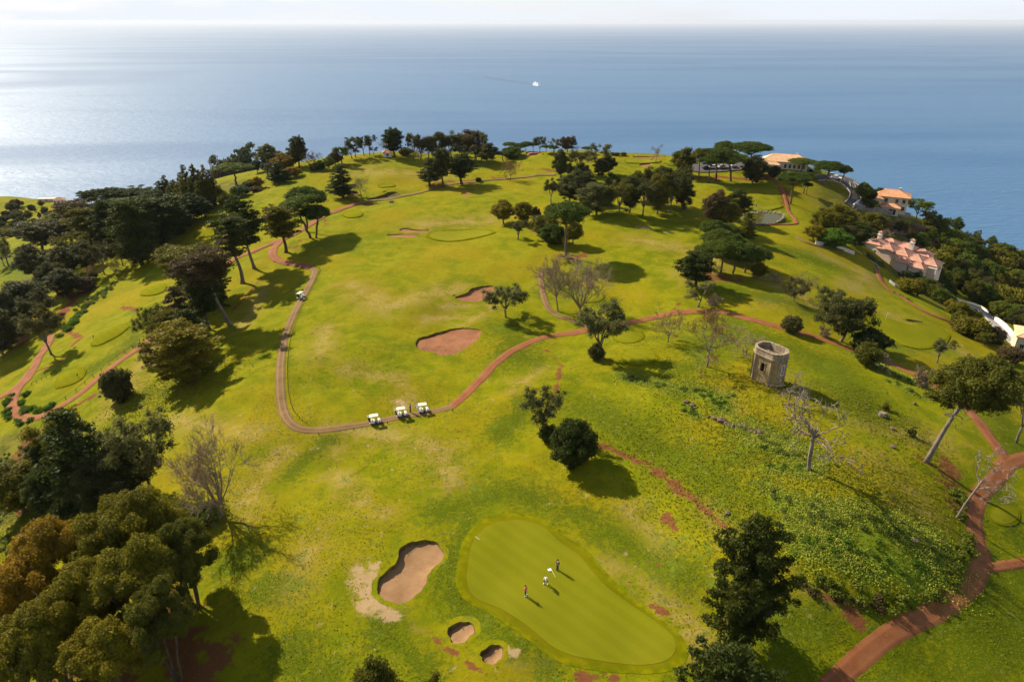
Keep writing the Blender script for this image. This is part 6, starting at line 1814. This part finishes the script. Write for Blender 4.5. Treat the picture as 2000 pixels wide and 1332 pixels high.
# ------------------------------------------------------------ golf carts
def make_cart():
    root = empty('golf_cart')
    def rounded(mb, prof, y0, y1):   # side profile (x, z) extruded across, edges drawn in a little
        n = len(prof); cx = sum(p_[0] for p_ in prof) / n; cz = sum(p_[1] for p_ in prof) / n; vs = []
        for y, s in ((y0, .93), (y0 + .06, 1), (y1 - .06, 1), (y1, .93)):
            vs += [(cx + (x - cx) * s, y, cz + (z - cz) * s) for x, z in prof]
        fs = [tuple(range(n - 1, -1, -1)), tuple(3 * n + k for k in range(n))]
        for j in range(3):
            for k in range(n): fs.append((j * n + k, j * n + (k + 1) % n, (j + 1) * n + (k + 1) % n, (j + 1) * n + k))
        mb.add(vs, fs)
    b = MB(); rounded(b, [(.62, .3), (1.18, .34), (1.24, .55), (1.1, .82), (.78, .95), (.62, .8)], -.58, .58); b.build('front_cowl', M_CARTWHITE, root)
    b = MB(); rounded(b, [(-1.2, .38), (-.1, .3), (-.05, .58), (-.2, .68), (-1.0, .72), (-1.22, .6)], -.6, .6); b.build('rear_body', M_CARTWHITE, root)
    b = MB(); b.box((.25, 0, .28), (1.0, 1.1, .08)); b.build('floor', M_BLACK, root)
    b = MB(); b.box((-.35, 0, .78), (.55, 1.08, .16), taper=.92); b.build('seat', M_CARTCREAM, root)
    b = MB(); rounded(b, [(-.68, .86), (-.58, .86), (-.62, 1.28), (-.72, 1.28)], -.54, .54); b.build('backrest', M_CARTCREAM, root)
    b = MB(); rounded(b, [(-.98, 1.86), (.72, 1.86), (.78, 1.9), (.7, 1.95), (-.95, 1.97), (-1.04, 1.91)], -.58, .58); b.build('canopy', M_CARTCREAM, root)
    for s in (-1, 1):
        b = MB(); b.tube([(.8, s * .5, .85), (.58, s * .5, 1.88)], .022, 6); b.build('roof_strut', M_METAL, root)
        b = MB(); b.tube([(-.95, s * .5, .65), (-.86, s * .5, 1.88)], .022, 6); b.build('roof_strut', M_METAL, root)
    b = MB(); b.tube([(.6, -.25, .8), (.38, -.25, 1.0)], .02, 6)
    b.tube([(.38 + .03 * math.cos(a), -.25 + .17 * math.sin(a), 1.0 + .16 * math.cos(a)) for a in np.linspace(0, 6.283, 13)], .016, 5); b.build('steering_wheel', M_BLACK, root)
    b = MB(); b.tube([(-1.05, -.45, .75), (-1.2, -.45, 1.15), (-1.2, .45, 1.15), (-1.05, .45, .75)], .02, 5); b.build('bag_rack', M_METAL, root)
    for x in (.88, -.78):
        for s in (-1, 1):
            t = MB(); t.lathe([(.12, -.09), (.21, -.09), (.23, -.05), (.23, .05), (.21, .09), (.12, .09)], (x, s * .52, .23), 14, axis='y'); w = t.build('wheel', M_RUBBER, root, True)
            r_ = MB(); r_.lathe([(.115, -.07), (.125, .0), (.115, .07)], (x, s * .54, .23), 12, axis='y'); r_.build('rim', M_METAL, w)
    for s in (-1, 1):
        h = MB(); h.lathe([(.06, -.02), (.06, .03), (.03, .05)], (1.19, s * .38, .62), 10, axis='x'); h.build('headlight', M_GLASS, root)
    return root
cart0 = make_cart()
CARTS = [(733,827,18,'white golf cart nearest the left end of the row of three'),(785,813,18,'middle golf cart of the three, with a golfer standing behind its front'),(827,805,18,'white golf cart at the right end of the row, nearest the path fork'),(589,583,62,'lone white golf cart driving away on the left cart path'),(1465,351,200,'tiny golf cart parked under the dark tree by the clubhouse')]
bag_positions = []
for i, (px, py, yaw, lab) in enumerate(CARTS):
    o = cart0 if i == 0 else copy_tree(cart0)
    q = g1(px, py)
    dx = Vector((math.cos(R(yaw)), math.sin(R(yaw)), 0))
    slope = math.atan2(Hs(q[0] + dx.x, q[1] + dx.y) - Hs(q[0] - dx.x, q[1] - dx.y), 2)
    o.location = (q[0], q[1], q[2] + .07); o.rotation_euler = (0, -slope, R(yaw)); o.scale = (.86, .86, .86)
    tag(o, lab, 'golf cart', 'golf carts')
    if i < 4: bag_positions.append((o.location.copy(), R(yaw), i))
def make_bag(mat):
    root = empty('golf_bag')
    b = MB(); b.lathe([(.13, 0), (.15, .05), (.13, .4), (.15, .8), (.16, .86)], (0, 0, 0), 12); b.box((.13, 0, .3), (.12, .2, .36)); b.build('bag_body', mat, root, True)
    c = MB(); rg_ = random.Random(3)
    for k in range(8):
        a = k * .8; x, y = .08 * math.cos(a), .08 * math.sin(a); z = 1.05 + .12 * rg_.random()
        c.tube([(x, y, .8), (x * 1.3, y * 1.3, z)], .012, 4); c.box((x * 1.3 + .04, y * 1.3, z), (.1, .05, .06))
    c.build('clubs', M_METAL, root); return root
bags = [make_bag(M_BLACK), make_bag(M_NAVY), make_bag(M_WCLOTH)]; used = set()
BLAB = ['nearer','farther']; CN = ['left cart of three','middle cart of three','right cart of three','lone cart']
for loc, yaw, i in bag_positions:
    for s in (-1, 1):
        k = (i + (s > 0)) % 3 if not (i == 2 and s > 0) else 0
        o = bags[k] if k not in used else copy_tree(bags[k]); used.add(k)
        lx, ly = -.93, s * .21
        o.location = (loc.x + lx * math.cos(yaw) - ly * math.sin(yaw), loc.y + lx * math.sin(yaw) + ly * math.cos(yaw), loc.z + .48)
        o.rotation_euler = (0, -.22, yaw)
        tag(o, ('black', 'navy', 'white')[k] + ' golf bag, ' + BLAB[s > 0] + ' of two on the ' + CN[i], 'golf bag', 'golf bags on the carts')

# ------------------------------------------------------------ parked cars
def make_car(paint):
    root = empty('parked_car')
    prof = [(-2.1, .3), (2.1, .3), (2.15, .6), (2.0, .78), (1.0, .9), (-2.0, .95), (-2.15, .7)]
    b = MB(); n = len(prof); vs = []
    for y, s in ((-.86, .96), (-.78, 1), (.78, 1), (.86, .96)): vs += [(x * s, y, .3 + (z - .3) * (s if z > .35 else 1)) for x, z in prof]
    fs = [tuple(range(n - 1, -1, -1)), tuple(3 * n + k for k in range(n))]
    for j in range(3):
        for k in range(n): fs.append((j * n + k, j * n + (k + 1) % n, (j + 1) * n + (k + 1) % n, (j + 1) * n + k))
    b.add(vs, fs); b.build('body', paint, root)
    g = MB(); vs = [(-1.7, -.76, .93), (.95, -.76, .9), (.95, .76, .9), (-1.7, .76, .93), (-1.3, -.6, 1.42), (.2, -.6, 1.42), (.2, .6, 1.42), (-1.3, .6, 1.42)]
    g.add(vs, [(0, 1, 5, 4), (1, 2, 6, 5), (2, 3, 7, 6), (3, 0, 4, 7)]); g.build('windows', M_GLASS, root)
    r_ = MB(); r_.box((-.55, 0, 1.44), (1.55, 1.24, .06), taper=.94); r_.build('roof', paint, root)
    for x in (1.3, -1.3):
        for s in (-1, 1):
            t = MB(); t.lathe([(.18, -.1), (.31, -.1), (.33, 0), (.31, .1), (.18, .1)], (x, s * .78, .32), 14, axis='y'); w = t.build('wheel', M_RUBBER, root)
            q_ = MB(); q_.lathe([(.17, -.08), (.18, .08)], (x, s * .8, .32), 10, axis='y'); q_.build('rim', M_METAL, w)
    for s in (-1, 1): h = MB(); h.box((2.08, s * .6, .66), (.1, .3, .14)); h.build('headlight', M_WCLOTH, root)
    return root
M_CW = simple('white_car_paint', (.82, .82, .81), .03, 1, .25, .5); M_CS = simple('silver_car_paint', (.45, .46, .48), .05, 1, .25, .5, metal=.4); M_CB = simple('black_car_paint', (.02, .02, .024), .1, 1, .2, .5)
proto_cars = {'white': make_car(M_CW), 'silver': make_car(M_CS), 'black': make_car(M_CB)}; used = set()
for k, (px, py, c, yaw, l_) in enumerate([(1373,320,'white',80,'white car at the left end of the clubhouse car park'),(1382,319,'silver',80,'silver car second from the left in the clubhouse car park'),(1391,318,'white',82,'white car behind the front umbrella pine trunks'),(1401,318,'black',80,'black car between white cars in the clubhouse car park'),(1411,318,'white',78,'white car right of the black car in the car park'),(1420,319,'silver',80,'silver car near the right end of the car park'),(1380,332,'black',10,'black car on the near edge of the car park behind slanting trunks'),(1394,331,'white',8,'white car on the near edge of the car park'),(1412,331,'silver',5,'silver car on the near edge of the car park'),(1430,327,'white',85,'white car at the right end of the car park'),(1633,352,'white',-40,'white car on the road under the slender pine'),(1626,347,'silver',-35,'silver car behind the white car on the road'),(1584,336,'black',60,'dark car at the corner of the clubhouse'),(1683,402,'white',30,'white car at the gate of the yellow house')]):
    o = proto_cars[c] if c not in used else copy_tree(proto_cars[c]); used.add(c)
    q = g1(px, py); o.location = (q[0], q[1], q[2] + (.45 if k < 12 else .1)); o.rotation_euler = (0, 0, R(yaw)); tag(o, l_, 'car', 'parked cars')

# ------------------------------------------------------------ golfers
def skin_mesh(joints, edges, name, sub=1):
    keys = list(joints); me = bpy.data.meshes.new(name)
    me.from_pydata([joints[k][0] for k in keys], [(keys.index(a), keys.index(b)) for a, b in edges], [])
    o = bpy.data.objects.new(name, me); COL.objects.link(o)
    m = o.modifiers.new('skin', 'SKIN'); m.use_smooth_shade = True
    for i, k in enumerate(keys):
        r_ = joints[k][1]; me.skin_vertices[0].data[i].radius = r_ if isinstance(r_, tuple) else (r_, r_)
        me.skin_vertices[0].data[i].use_root = (i == 0)
    s = o.modifiers.new('sub', 'SUBSURF'); s.levels = sub; s.render_levels = sub
    dg = bpy.context.evaluated_depsgraph_get()
    ev = bpy.data.meshes.new_from_object(o.evaluated_get(dg))
    bpy.data.objects.remove(o); bpy.data.meshes.remove(me); ev.name = name
    ev.polygons.foreach_set('use_smooth', [True] * len(ev.polygons))
    return ev
def person(loc, yaw, label, top, bottom, shoes, pose, hat=None, hair=M_HAIR, scale=1.0):
    J = dict(pelvis=(0, 0, .95), belly=(0, 0, 1.1), chest=(0, 0, 1.32), neck=(0, 0, 1.47), head=(.02, 0, 1.60), crown=(.0, 0, 1.70),
             lsh=(0, .19, 1.40), rsh=(0, -.19, 1.40), lel=(.02, .25, 1.13), rel=(.02, -.25, 1.13), lwr=(.1, .24, .88), rwr=(.1, -.24, .88), lha=(.13, .23, .80), rha=(.13, -.23, .80),
             lhip=(0, .1, .92), rhip=(0, -.1, .92), lkn=(.03, .11, .50), rkn=(.03, -.11, .50), lan=(0, .12, .09), ran=(0, -.12, .09), lto=(.14, .14, .04), rto=(.14, -.14, .04))
    J.update(pose)
    root_me = skin_mesh({k: (J[k], r_) for k, r_ in [('pelvis', (.13, .10)), ('belly', (.12, .09)), ('chest', (.14, .10)), ('neck', .052), ('head', (.075, .09)), ('crown', (.06, .07)), ('lsh', .055), ('rsh', .055), ('lel', .042), ('rel', .042), ('lwr', .028), ('rwr', .028), ('lha', (.035, .02)), ('rha', (.035, .02)), ('lhip', .085), ('rhip', .085), ('lkn', .058), ('rkn', .058), ('lan', .04), ('ran', .04), ('lto', .035), ('rto', .035)]},
        [('pelvis', 'belly'), ('belly', 'chest'), ('chest', 'neck'), ('neck', 'head'), ('head', 'crown'), ('chest', 'lsh'), ('chest', 'rsh'), ('lsh', 'lel'), ('rsh', 'rel'), ('lel', 'lwr'), ('rel', 'rwr'), ('lwr', 'lha'), ('rwr', 'rha'), ('pelvis', 'lhip'), ('pelvis', 'rhip'), ('lhip', 'lkn'), ('rhip', 'rkn'), ('lkn', 'lan'), ('rkn', 'ran'), ('lan', 'lto'), ('ran', 'rto')], 'person', 2)
    # fingers, nose, ears and eyes joined to the body
    f = MB()
    for s, w, h in ((1, 'lwr', 'lha'), (-1, 'rwr', 'rha')):
        a = Vector(J[w]); b = Vector(J[h]); d = (b - a).normalized(); sd_ = Vector((0, 1, 0)); sd_ = (sd_ - d * sd_.dot(d)).normalized(); fw = d.cross(sd_)
        for k, L in enumerate((.06, .075, .08, .07)):
            q0 = b + fw * (-.03 + .02 * k); f.tube([q0, q0 + d * L * .5, q0 + d * L * .8 - sd_ * s * L * .35], [.009, .009, .007], 5)
        q0 = a.lerp(b, .5) + fw * .035; f.tube([q0, q0 + (d + fw).normalized() * .035, q0 + d * .06 + fw * .03], [.011, .01, .008], 5)
    hd = Vector(J['head']); up = (Vector(J['crown']) - Vector(J['neck'])).normalized(); fwd = Vector((1, 0, 0)); fwd = (fwd - up * fwd.dot(up)).normalized()
    if 'face' in pose: fwd = Vector(pose['face'])
    sdv = up.cross(fwd)
    f.tube([hd + fwd * .07 + up * .02, hd + fwd * .1 - up * .02], [.012, .018], 6)
    for s in (-1, 1): f.tube([hd + sdv * s * .075 - up * .02, hd + sdv * s * .085 + up * .03], [.015, .02], 6)
    fm = f.mesh('features', True)
    bm = bmesh.new(); bm.from_mesh(root_me); bm.from_mesh(fm); bm.to_mesh(root_me); bm.free(); bpy.data.meshes.remove(fm)
    root = link('person', root_me, None, M_SKIN)
    root.location = loc; root.rotation_euler = (0, 0, yaw); root.scale = (scale,) * 3
    tag(root, label, 'person')
    e = MB()
    for s in (-1, 1): e.lathe([(.002, -.012), (.012, 0), (.002, .012)], tuple(hd + fwd * .082 + up * .03 + sdv * s * .032), 8)
    e.build('eyes', M_GLASS, root)
    slv = .75 if top is not M_PINK else 1.0
    def lerp(a, b, t): return tuple(Vector(J[a]).lerp(Vector(J[b]), t))
    Js = {'belly': (J['belly'], (.15, .115)), 'pel': (lerp('pelvis', 'belly', .2), (.155, .12)), 'chest': (J['chest'], (.165, .12)), 'nk': (lerp('chest', 'neck', .7), .075), 'lsh': (J['lsh'], .075), 'rsh': (J['rsh'], .075), 'le': (lerp('lsh', 'lel', .98), .058), 're': (lerp('rsh', 'rel', .98), .058)}
    E = [('belly', 'pel'), ('belly', 'chest'), ('chest', 'nk'), ('chest', 'lsh'), ('chest', 'rsh'), ('lsh', 'le'), ('rsh', 're')]
    if slv == 1.0 or top is M_OLIVECL:
        Js['lw'] = (lerp('lel', 'lwr', .95), .045); Js['rw'] = (lerp('rel', 'rwr', .95), .045); E += [('le', 'lw'), ('re', 'rw')]
    link('shirt', skin_mesh(Js, E, 'shirt', 2), root, top)
    link('trousers', skin_mesh({'pelvis': (J['pelvis'], (.15, .115)), 'w': (lerp('pelvis', 'belly', .5), (.14, .105)), 'lhip': (J['lhip'], .105), 'rhip': (J['rhip'], .105), 'lkn': (J['lkn'], .078), 'rkn': (J['rkn'], .078), 'lan': (lerp('lkn', 'lan', .92), .066), 'ran': (lerp('rkn', 'ran', .92), .066)}, [('pelvis', 'w'), ('pelvis', 'lhip'), ('pelvis', 'rhip'), ('lhip', 'lkn'), ('rhip', 'rkn'), ('lkn', 'lan'), ('rkn', 'ran')], 'trousers', 2), root, bottom)
    for s, a, t in ((1, 'lan', 'lto'), (-1, 'ran', 'rto')):
        sh = MB(); q = Vector(J[a]).lerp(Vector(J[t]), .45); sh.tube([(q.x - .14, q.y, .05), (q.x - .08, q.y, .06), (q.x + .06, q.y, .055), (q.x + .16, q.y, .04)], [.04, .06, .058, .03], 8); sh.build('shoe', shoes, root, True)
    hr = MB(); c = hd + up * .045 - fwd * .015
    prof = [(.101, -.07), (.106, -.02), (.1, .04), (.075, .085), (.03, .107)]
    hm = MB(); hm.lathe(prof, (0, 0, 0), 14); ho = hm.build('cap' if hat else 'hair', hat or hair, root, True); ho.location = c + up * .01; ho.rotation_euler = up.to_track_quat('Z', 'Y').to_euler()
    if hat:
        bl = MB(); bl.box(tuple(c + fwd * .13 + up * .0), (.14, .15, .02)); bl.build('cap_brim', hat, root)
    return root
def putter(a, b, label, toe=(.1, .03)):
    a = Vector(a); b = Vector(b); root = empty('putter', b); d = a - b
    m = MB(); m.tube([(0, 0, .03), d * .75], .008, 5); m.build('shaft', M_METAL, root)
    m = MB(); m.tube([d * .72, d], .014, 6); m.build('grip', M_BLACK, root)
    m = MB(); m.box((0, toe[0] * .4, .02), (.04, .13, .03)); m.build('club_head', M_METAL, root)
    tag(root, label, 'putter')
q = g1(1026, 1164); person((q[0], q[1], q[2] + .09), R(-10), 'golfer in a pink top and black trousers watching from the left', M_PINK, M_BLACK, M_WCLOTH, dict(lel=(.1, .24, 1.15), lwr=(.26, .12, 1.0), lha=(.32, .06, .98), rel=(.08, -.25, 1.14), rwr=(.2, -.2, .92), rha=(.25, -.19, .85)), hair=M_HAIR)
putter((q[0] + .26, q[1] - .22, q[2] + .97), (q[0] + .42, q[1] - .3, q[2] + .1), 'putter held by the golfer in pink')
q = g1(1066, 1141); person((q[0], q[1], q[2] + .09), R(-95), 'golfer in a white top and dark trousers bent over to putt', M_WCLOTH, M_NAVY, M_WCLOTH,
    dict(pelvis=(-.12, 0, .93), belly=(-.02, 0, 1.06), chest=(.18, 0, 1.2), neck=(.3, 0, 1.25), head=(.4, 0, 1.24), crown=(.47, 0, 1.3), face=(.5, 0, -.85), lsh=(.2, .19, 1.2), rsh=(.2, -.19, 1.2), lel=(.34, .2, .95), rel=(.34, -.2, .95), lwr=(.42, .05, .78), rwr=(.42, -.06, .76), lha=(.45, .02, .7), rha=(.45, -.02, .66),
         lhip=(-.1, .12, .9), rhip=(-.1, -.12, .9), lkn=(.03, .2, .5), rkn=(.03, -.2, .5), lan=(-.06, .25, .09), ran=(-.06, -.25, .09), lto=(.08, .28, .04), rto=(.08, -.28, .04)), hat=M_WCLOTH)
putter((q[0] - .02, q[1] - .43, q[2] + .84), (q[0] + .06, q[1] - .66, q[2] + .09), 'putter held low by the bending golfer in white')
q = g1(1089, 1113); person((q[0], q[1], q[2] + .09), R(-150), 'golfer in dark clothes standing farthest back on the green', M_OLIVECL, M_BLACK, M_BLACK, dict(lel=(-.05, .36, 1.18), lwr=(.08, .22, 1.02), lha=(.1, .16, .99), rel=(.05, -.27, 1.14)), hat=M_BLACK)
q = g1(802, 806); person((q[0], q[1], q[2] + .09), R(160), 'golfer in dark clothes standing behind the middle cart', M_BLACK, M_NAVY, M_BLACK, {}, hat=M_BLACK)
q = g1(1477, 406); person((q[0], q[1], q[2] + .09), R(60), 'tiny distant golfer on the green above the pond', M_OLIVECL, M_BLACK, M_BLACK, {})

# ------------------------------------------------------------ flags, balls, stakes
def lying_stick(p0, p1, label, flag):
    a = Vector(g1(*p0)); b = Vector(g1(*p1)); a.z += .11; b.z += .11
    root = empty('flagstick' if flag else 'marker_stick', a)
    d = b - a
    m = MB(); m.tube([(0, 0, 0), d], .022, 6); m.build('pole', M_YPOLE if flag else M_WCLOTH, root)
    if flag:
        t = d.normalized(); s = Vector((-t.y, t.x, 0)) * 1
        vs = []
        for i in range(5):
            for j in range(3): vs.append(d - t * .4 * j / 2 + s * .5 * i / 4 + Vector((0, 0, .02 + .03 * math.sin(i * 1.6 + j))))
        m = MB(); m.add(vs, [(i * 3 + j, i * 3 + 3 + j, i * 3 + 4 + j, i * 3 + 1 + j) for i in range(4) for j in range(2)]); fl = m.build('flag', M_WCLOTH, root)
        m = MB(); m.add([v + Vector((0, 0, .012)) for v in vs[6:12]], [(0, 3, 4, 1), (1, 4, 5, 2)]); m.build('flag_patch', M_BLUE, fl)
        md = fl.modifiers.new('thick', 'SOLIDIFY'); md.thickness = .006
    tag(root, label, 'flagstick' if flag else 'stick')
lying_stick((1084.6, 1128), (1075.5, 1110.5), 'flagstick with a white and blue flag lying on the putting green', True)
lying_stick((936, 1054), (928, 1048.5), 'short white stick lying at the far rim of the large putting green', False)
for px, py, l_ in ((1061.5, 1146.5, 'golf ball at the feet of the bending golfer'), (1077, 1153, 'golf ball in front of the bending golfer near his shadow')):
    q = g1(px, py); m = MB(); m.lathe([(.008, -.021), (.017, -.013), (.0215, 0), (.017, .013), (.008, .021)], (0, 0, 0), 12); o = m.build('golf_ball', M_WCLOTH, None, True); o.location = (q[0], q[1], q[2] + .085); tag(o, l_, 'golf ball')
for px, py, l_ in ((1729, 627, 'white flag on the far right putting green'), (1241, 313, 'tiny white flag on the cliff edge green'), (1477.5, 411, 'tiny flag on the green above the pond')):
    q = g1(px, py); root = empty('flagstick', (q[0], q[1], q[2] + .1)); m = MB(); m.tube([(0, 0, -.2), (0, 0, 2.1)], .03, 6); m.build('pole', M_YPOLE, root)
    m = MB(); m.box((.3, 0, 1.88), (.58, .03, .42), taper=.9); m.build('flag', M_WCLOTH, root); tag(root, l_, 'flagstick')
for px, py, l_ in ((792, 1072, 'rake lying at the shaded edge of the large kidney bunker'), (903, 1222, 'rake lying in the small round tan bunker'), (947, 1282, 'rake lying in the smallest round tan bunker')):
    c = g1(px, py); root = empty('bunker_rake', (c[0], c[1], c[2] - .42), .6); m = MB(); m.tube([(0, 0, .05), (1.5, .1, .09)], .018, 5); m.build('handle', M_DARKWOOD, root)
    m = MB(); m.box((0, 0, .05), (.05, .55, .04))
    for k in range(9): m.box((0, -.24 + .06 * k, .01), (.02, .015, .07))
    m.build('rake_head', M_DARKWOOD, root); tag(root, l_, 'rake')

# ------------------------------------------------------------ ferry on the sea
s0 = at_z(np.array([1049.0]), np.array([168.0]), SEA_Z)[0]
fer = empty('ferry', (s0[0], s0[1], SEA_Z), R(-60)); tag(fer, 'small white ferry sailing alone on the open sea', 'ship')
def deck(a, b, w, z0, z1, bow=0, stern=0):
    return [(a, -w / 2), (b - bow, -w / 2), (b, 0), (b - bow, w / 2), (a, w / 2)] if bow else [(a, -w / 2), (b, -w / 2), (b, w / 2), (a, w / 2)]
m = MB(); m.prism(deck(-54, 58, 20, 0, 0, 24), -2, 9); m.build('hull', M_CW, fer)
m = MB(); m.prism(deck(-53, 36, 18, 0, 0, 8), 9, 17); m.build('lower_deck', M_CW, fer)
m = MB(); m.prism(deck(-46, 28, 16, 0, 0, 6), 17, 23); m.build('upper_deck', M_CW, fer)
m = MB(); m.box((20, 0, 25), (10, 15, 4)); m.build('bridge', M_CW, fer)
m = MB(); m.box((-24, 0, 28), (9, 7, 10), taper=.8); m.build('funnel', M_CW, fer)
m = MB(); m.tube([(14, 0, 26), (13, 0, 36)], .6, 6); m.build('mast', M_CW, fer)
for z in (12.5, 20):
    for s in (-1, 1):
        m = MB(); m.box((-10, s * (9.03 if z < 15 else 8.03), z), (70 if z < 15 else 60, .3, 1.6)); m.build('window_band', M_GLASS, fer)
s1 = at_z(np.array([955.0]), np.array([150.0]), SEA_Z)[0]
t = np.array([s1[0] - s0[0], s1[1] - s0[1]]); L = np.hypot(*t); t /= L; nn = np.array([-t[1], t[0]])
vs = []; 
for i in range(20):
    f = i / 19; q = s0 + t * (50 + (L - 50) * f) + nn * 60 * math.sin(f * 2.2) * f; w = 9 + 22 * f
    vs += [(q[0] - nn[0] * w, q[1] - nn[1] * w, SEA_Z + .4), (q[0] + nn[0] * w, q[1] + nn[1] * w, SEA_Z + .4)]
wk = Mat('wake_water'); wk.color((0.012, 0.05, 0.10)).rough(0.5, 0.4)
m = MB(); m.add(vs, [(2 * i, 2 * i + 1, 2 * i + 3, 2 * i + 2) for i in range(19)]); o = m.build('wake', wk.m); tag(o, kind='structure')

# ------------------------------------------------------------ hedges, ground cover, flowers
def foliage_strip(name, pts, half, rad, size, dens, leaf, label=None, cat=None, kind=None, n_per=1.3, hz=.7, seed=1):
    rng = np.random.RandomState(seed)
    P = smooth_line(gpts(pts)[:, :2], 0.6); cl = []
    L = np.linalg.norm(np.diff(P, axis=0), axis=1).sum()
    for k in range(int(L * n_per * max(1, half))):
        q = P[rng.randint(len(P))] + rng.normal(size=2) * half * .5; r_ = rad * (.6 + .8 * rng.rand())
        cl.append((q[0], q[1], Hs(q[0], q[1]) + r_ * hz * .4, r_, r_, r_ * hz))
    o = link(name, foliage('foliage', cl, dens, size, rng, .7, .6, -.1), None, LEAF[leaf]); tag(o, label, cat, None, kind)
foliage_strip('hedge', [(52,770),(46,782),(46,797),(56,806),(75,805),(95,798),(108,790)], .9, .65, .22, .7, 'hedge', 'low green hedge mound inside the curve of the red path', 'hedge')
foliage_strip('hedge', [(24,768),(14,785),(14,803),(24,820),(42,829),(58,824)], .6, .55, .22, .7, 'hedge', 'low green hedge outside the curve of the red path', 'hedge', seed=2)
foliage_strip('undergrowth', [(160,612),(148,622),(138,636),(126,650),(118,655)], 1.4, .8, .26, .6, 'hedge', kind='stuff', seed=3)
foliage_strip('undergrowth', [(20,1090),(40,1040),(80,1010),(120,1020),(60,1100)], 5.0, .42, .24, .4, 'ground', kind='stuff', seed=4, n_per=1.2)
foliage_strip('undergrowth', [(10,900),(40,950),(20,1000)], 4.0, .4, .24, .4, 'ground', kind='stuff', seed=5, n_per=1.2)
foliage_strip('undergrowth', [(1580,1130),(1630,1155),(1690,1170),(1750,1180),(1820,1165),(1862,1130),(1880,1090),(1888,1040),(1880,1000),(1872,965)], 1.1, .55, .22, .5, 'green', kind='stuff', seed=6, n_per=2)
foliage_strip('undergrowth', [(1560,1140),(1640,1165),(1720,1185),(1800,1170)], 1.0, .45, .22, .4, 'brown', kind='stuff', seed=7, n_per=1.5)
foliage_strip('undergrowth', [(1692,497),(1700,505),(1712,513),(1720,520)], 2.0, .8, .3, .5, 'grey', kind='stuff', seed=8)
foliage_strip('undergrowth', [(215,560),(190,585),(165,600),(200,570)], 2.5, .5, .26, .4, 'ground', kind='stuff', seed=9)
foliage_strip('undergrowth', [(1730,565),(1750,575),(1780,590)], 1.2, .4, .25, .5, 'hedge', kind='stuff', seed=10)

def spots(table, n, seed, wmul=1.0):
    rng = np.random.RandomState(seed); out = []
    W = [max(1, len(t[0])) * t[1] ** 2 for t in table]; W = np.array(W) / sum(W)
    for (pts, w), f in zip(table, W):
        P = smooth_line(gpts(pts)[:, :2], 0.5); k = int(n * f)
        out.append(P[rng.randint(len(P), size=k)] + rng.normal(size=(k, 2)) * w * wmul)
    return np.vstack(out)
def specks(name, Q, size, hz, leaf, seed):
    rng = np.random.RandomState(seed); n = len(Q)
    z = H(Q[:, 0], Q[:, 1]) + hz * (.4 + .6 * rng.rand(n))
    N = rng.normal(size=(n, 3)); N[:, 2] += 1.6; N /= np.linalg.norm(N, axis=1, keepdims=True)
    A = rng.normal(size=(n, 3)); A -= (A * N).sum(1, keepdims=True) * N; A /= np.linalg.norm(A, axis=1, keepdims=True); B = np.cross(N, A)
    s = size * (.6 + .8 * rng.rand(n))[:, None]; P = np.column_stack([Q, z])
    V = np.stack([P + A * s, P - A * s * .5 + B * s * .87, P - A * s * .5 - B * s * .87], 1).reshape(-1, 3)
    o = link(name, np_mesh(name, V, np.arange(3 * n).reshape(n, 3), {'tint': np.repeat(rng.rand(n), 3)}), None, LEAF[leaf]); tag(o, kind='stuff')
LEAF['flower'] = leaf_material('yellow_petals', (0.42, 0.40, 0.03), (0.72, 0.66, 0.10), .3)
LEAF['sorrel'] = leaf_material('sorrel_leaves', (0.13, 0.18, 0.010), (0.40, 0.43, 0.05), .4)
LEAF['grasstuft'] = leaf_material('rough_grass_tufts', (0.090, 0.110, 0.003), (0.20, 0.185, 0.010), .35)
FQ = spots(FLOWER, 60000, 21, .85)
clr = np.sin(FQ[:, 0] * 1.1 + 2 * np.sin(FQ[:, 1] * .7)) * np.sin(FQ[:, 1] * 1.3 + 1.5 * np.sin(FQ[:, 0] * .5))
_br = np.sin(FQ[:, 0] * .33 + 1.7 * np.sin(FQ[:, 1] * .21)) + .8 * np.sin(FQ[:, 1] * .41 + FQ[:, 0] * .17)
_k = _br + RNG.normal(size=len(FQ)) * .5 > -.55; FQ = FQ[_k]; clr = clr[_k]
specks('flower_leaves', FQ, .12, .16, 'sorrel', 22)
for _i, (_p, _w) in enumerate(FLOWER): foliage_strip('weeds', _p, _w * .9, .38, .17, .5, 'hedge' if _i % 2 else 'ground', kind='stuff', seed=40 + _i, n_per=1.6, hz=.55)
specks('yellow_flowers', FQ[clr > .0][::4], .065, .30, 'flower', 23)
specks('rough_grass', spots([([(1350,760),(1450,850),(1600,950),(1750,950),(1830,1000)], 6), ([(1200,850),(1350,960),(1500,1080)], 4), ([(60,900),(40,1050),(100,1000)], 5), ([(250,800),(330,760),(420,740)], 5), ([(1500,760),(1700,800),(1800,880)], 4), ([(100,900),(250,860)], 4)], 34000, 24), .13, .14, 'grasstuft', 25)
_r = np.random.RandomState(31); GQ = np.column_stack([-48 + 118 * _r.rand(90000), 50 + 85 * _r.rand(90000)])
_n = np.sin(GQ[:, 0] * .23 + 2 * np.sin(GQ[:, 1] * .11)) + np.sin(GQ[:, 1] * .31 + GQ[:, 0] * .12) + np.sin(GQ[:, 0] * .9) * np.sin(GQ[:, 1] * .8)
_ok = _n > -.6 + 1.2 * (_r.rand(len(GQ)) - .5)
for w in [GW[0] + (GW[0] - GW[0].mean(0)) * .1, GW[14]] + BW[:3]: _ok &= ~inside(GQ[:, 0], GQ[:, 1], w)
for w_, pth in zip([p_[1] for p_ in PATHS], PW): _ok &= seg_dist(GQ[:, 0], GQ[:, 1], pth[::4]) > w_ * .45
specks('rough_grass', GQ[_ok], .085, .06, 'grasstuft', 32)
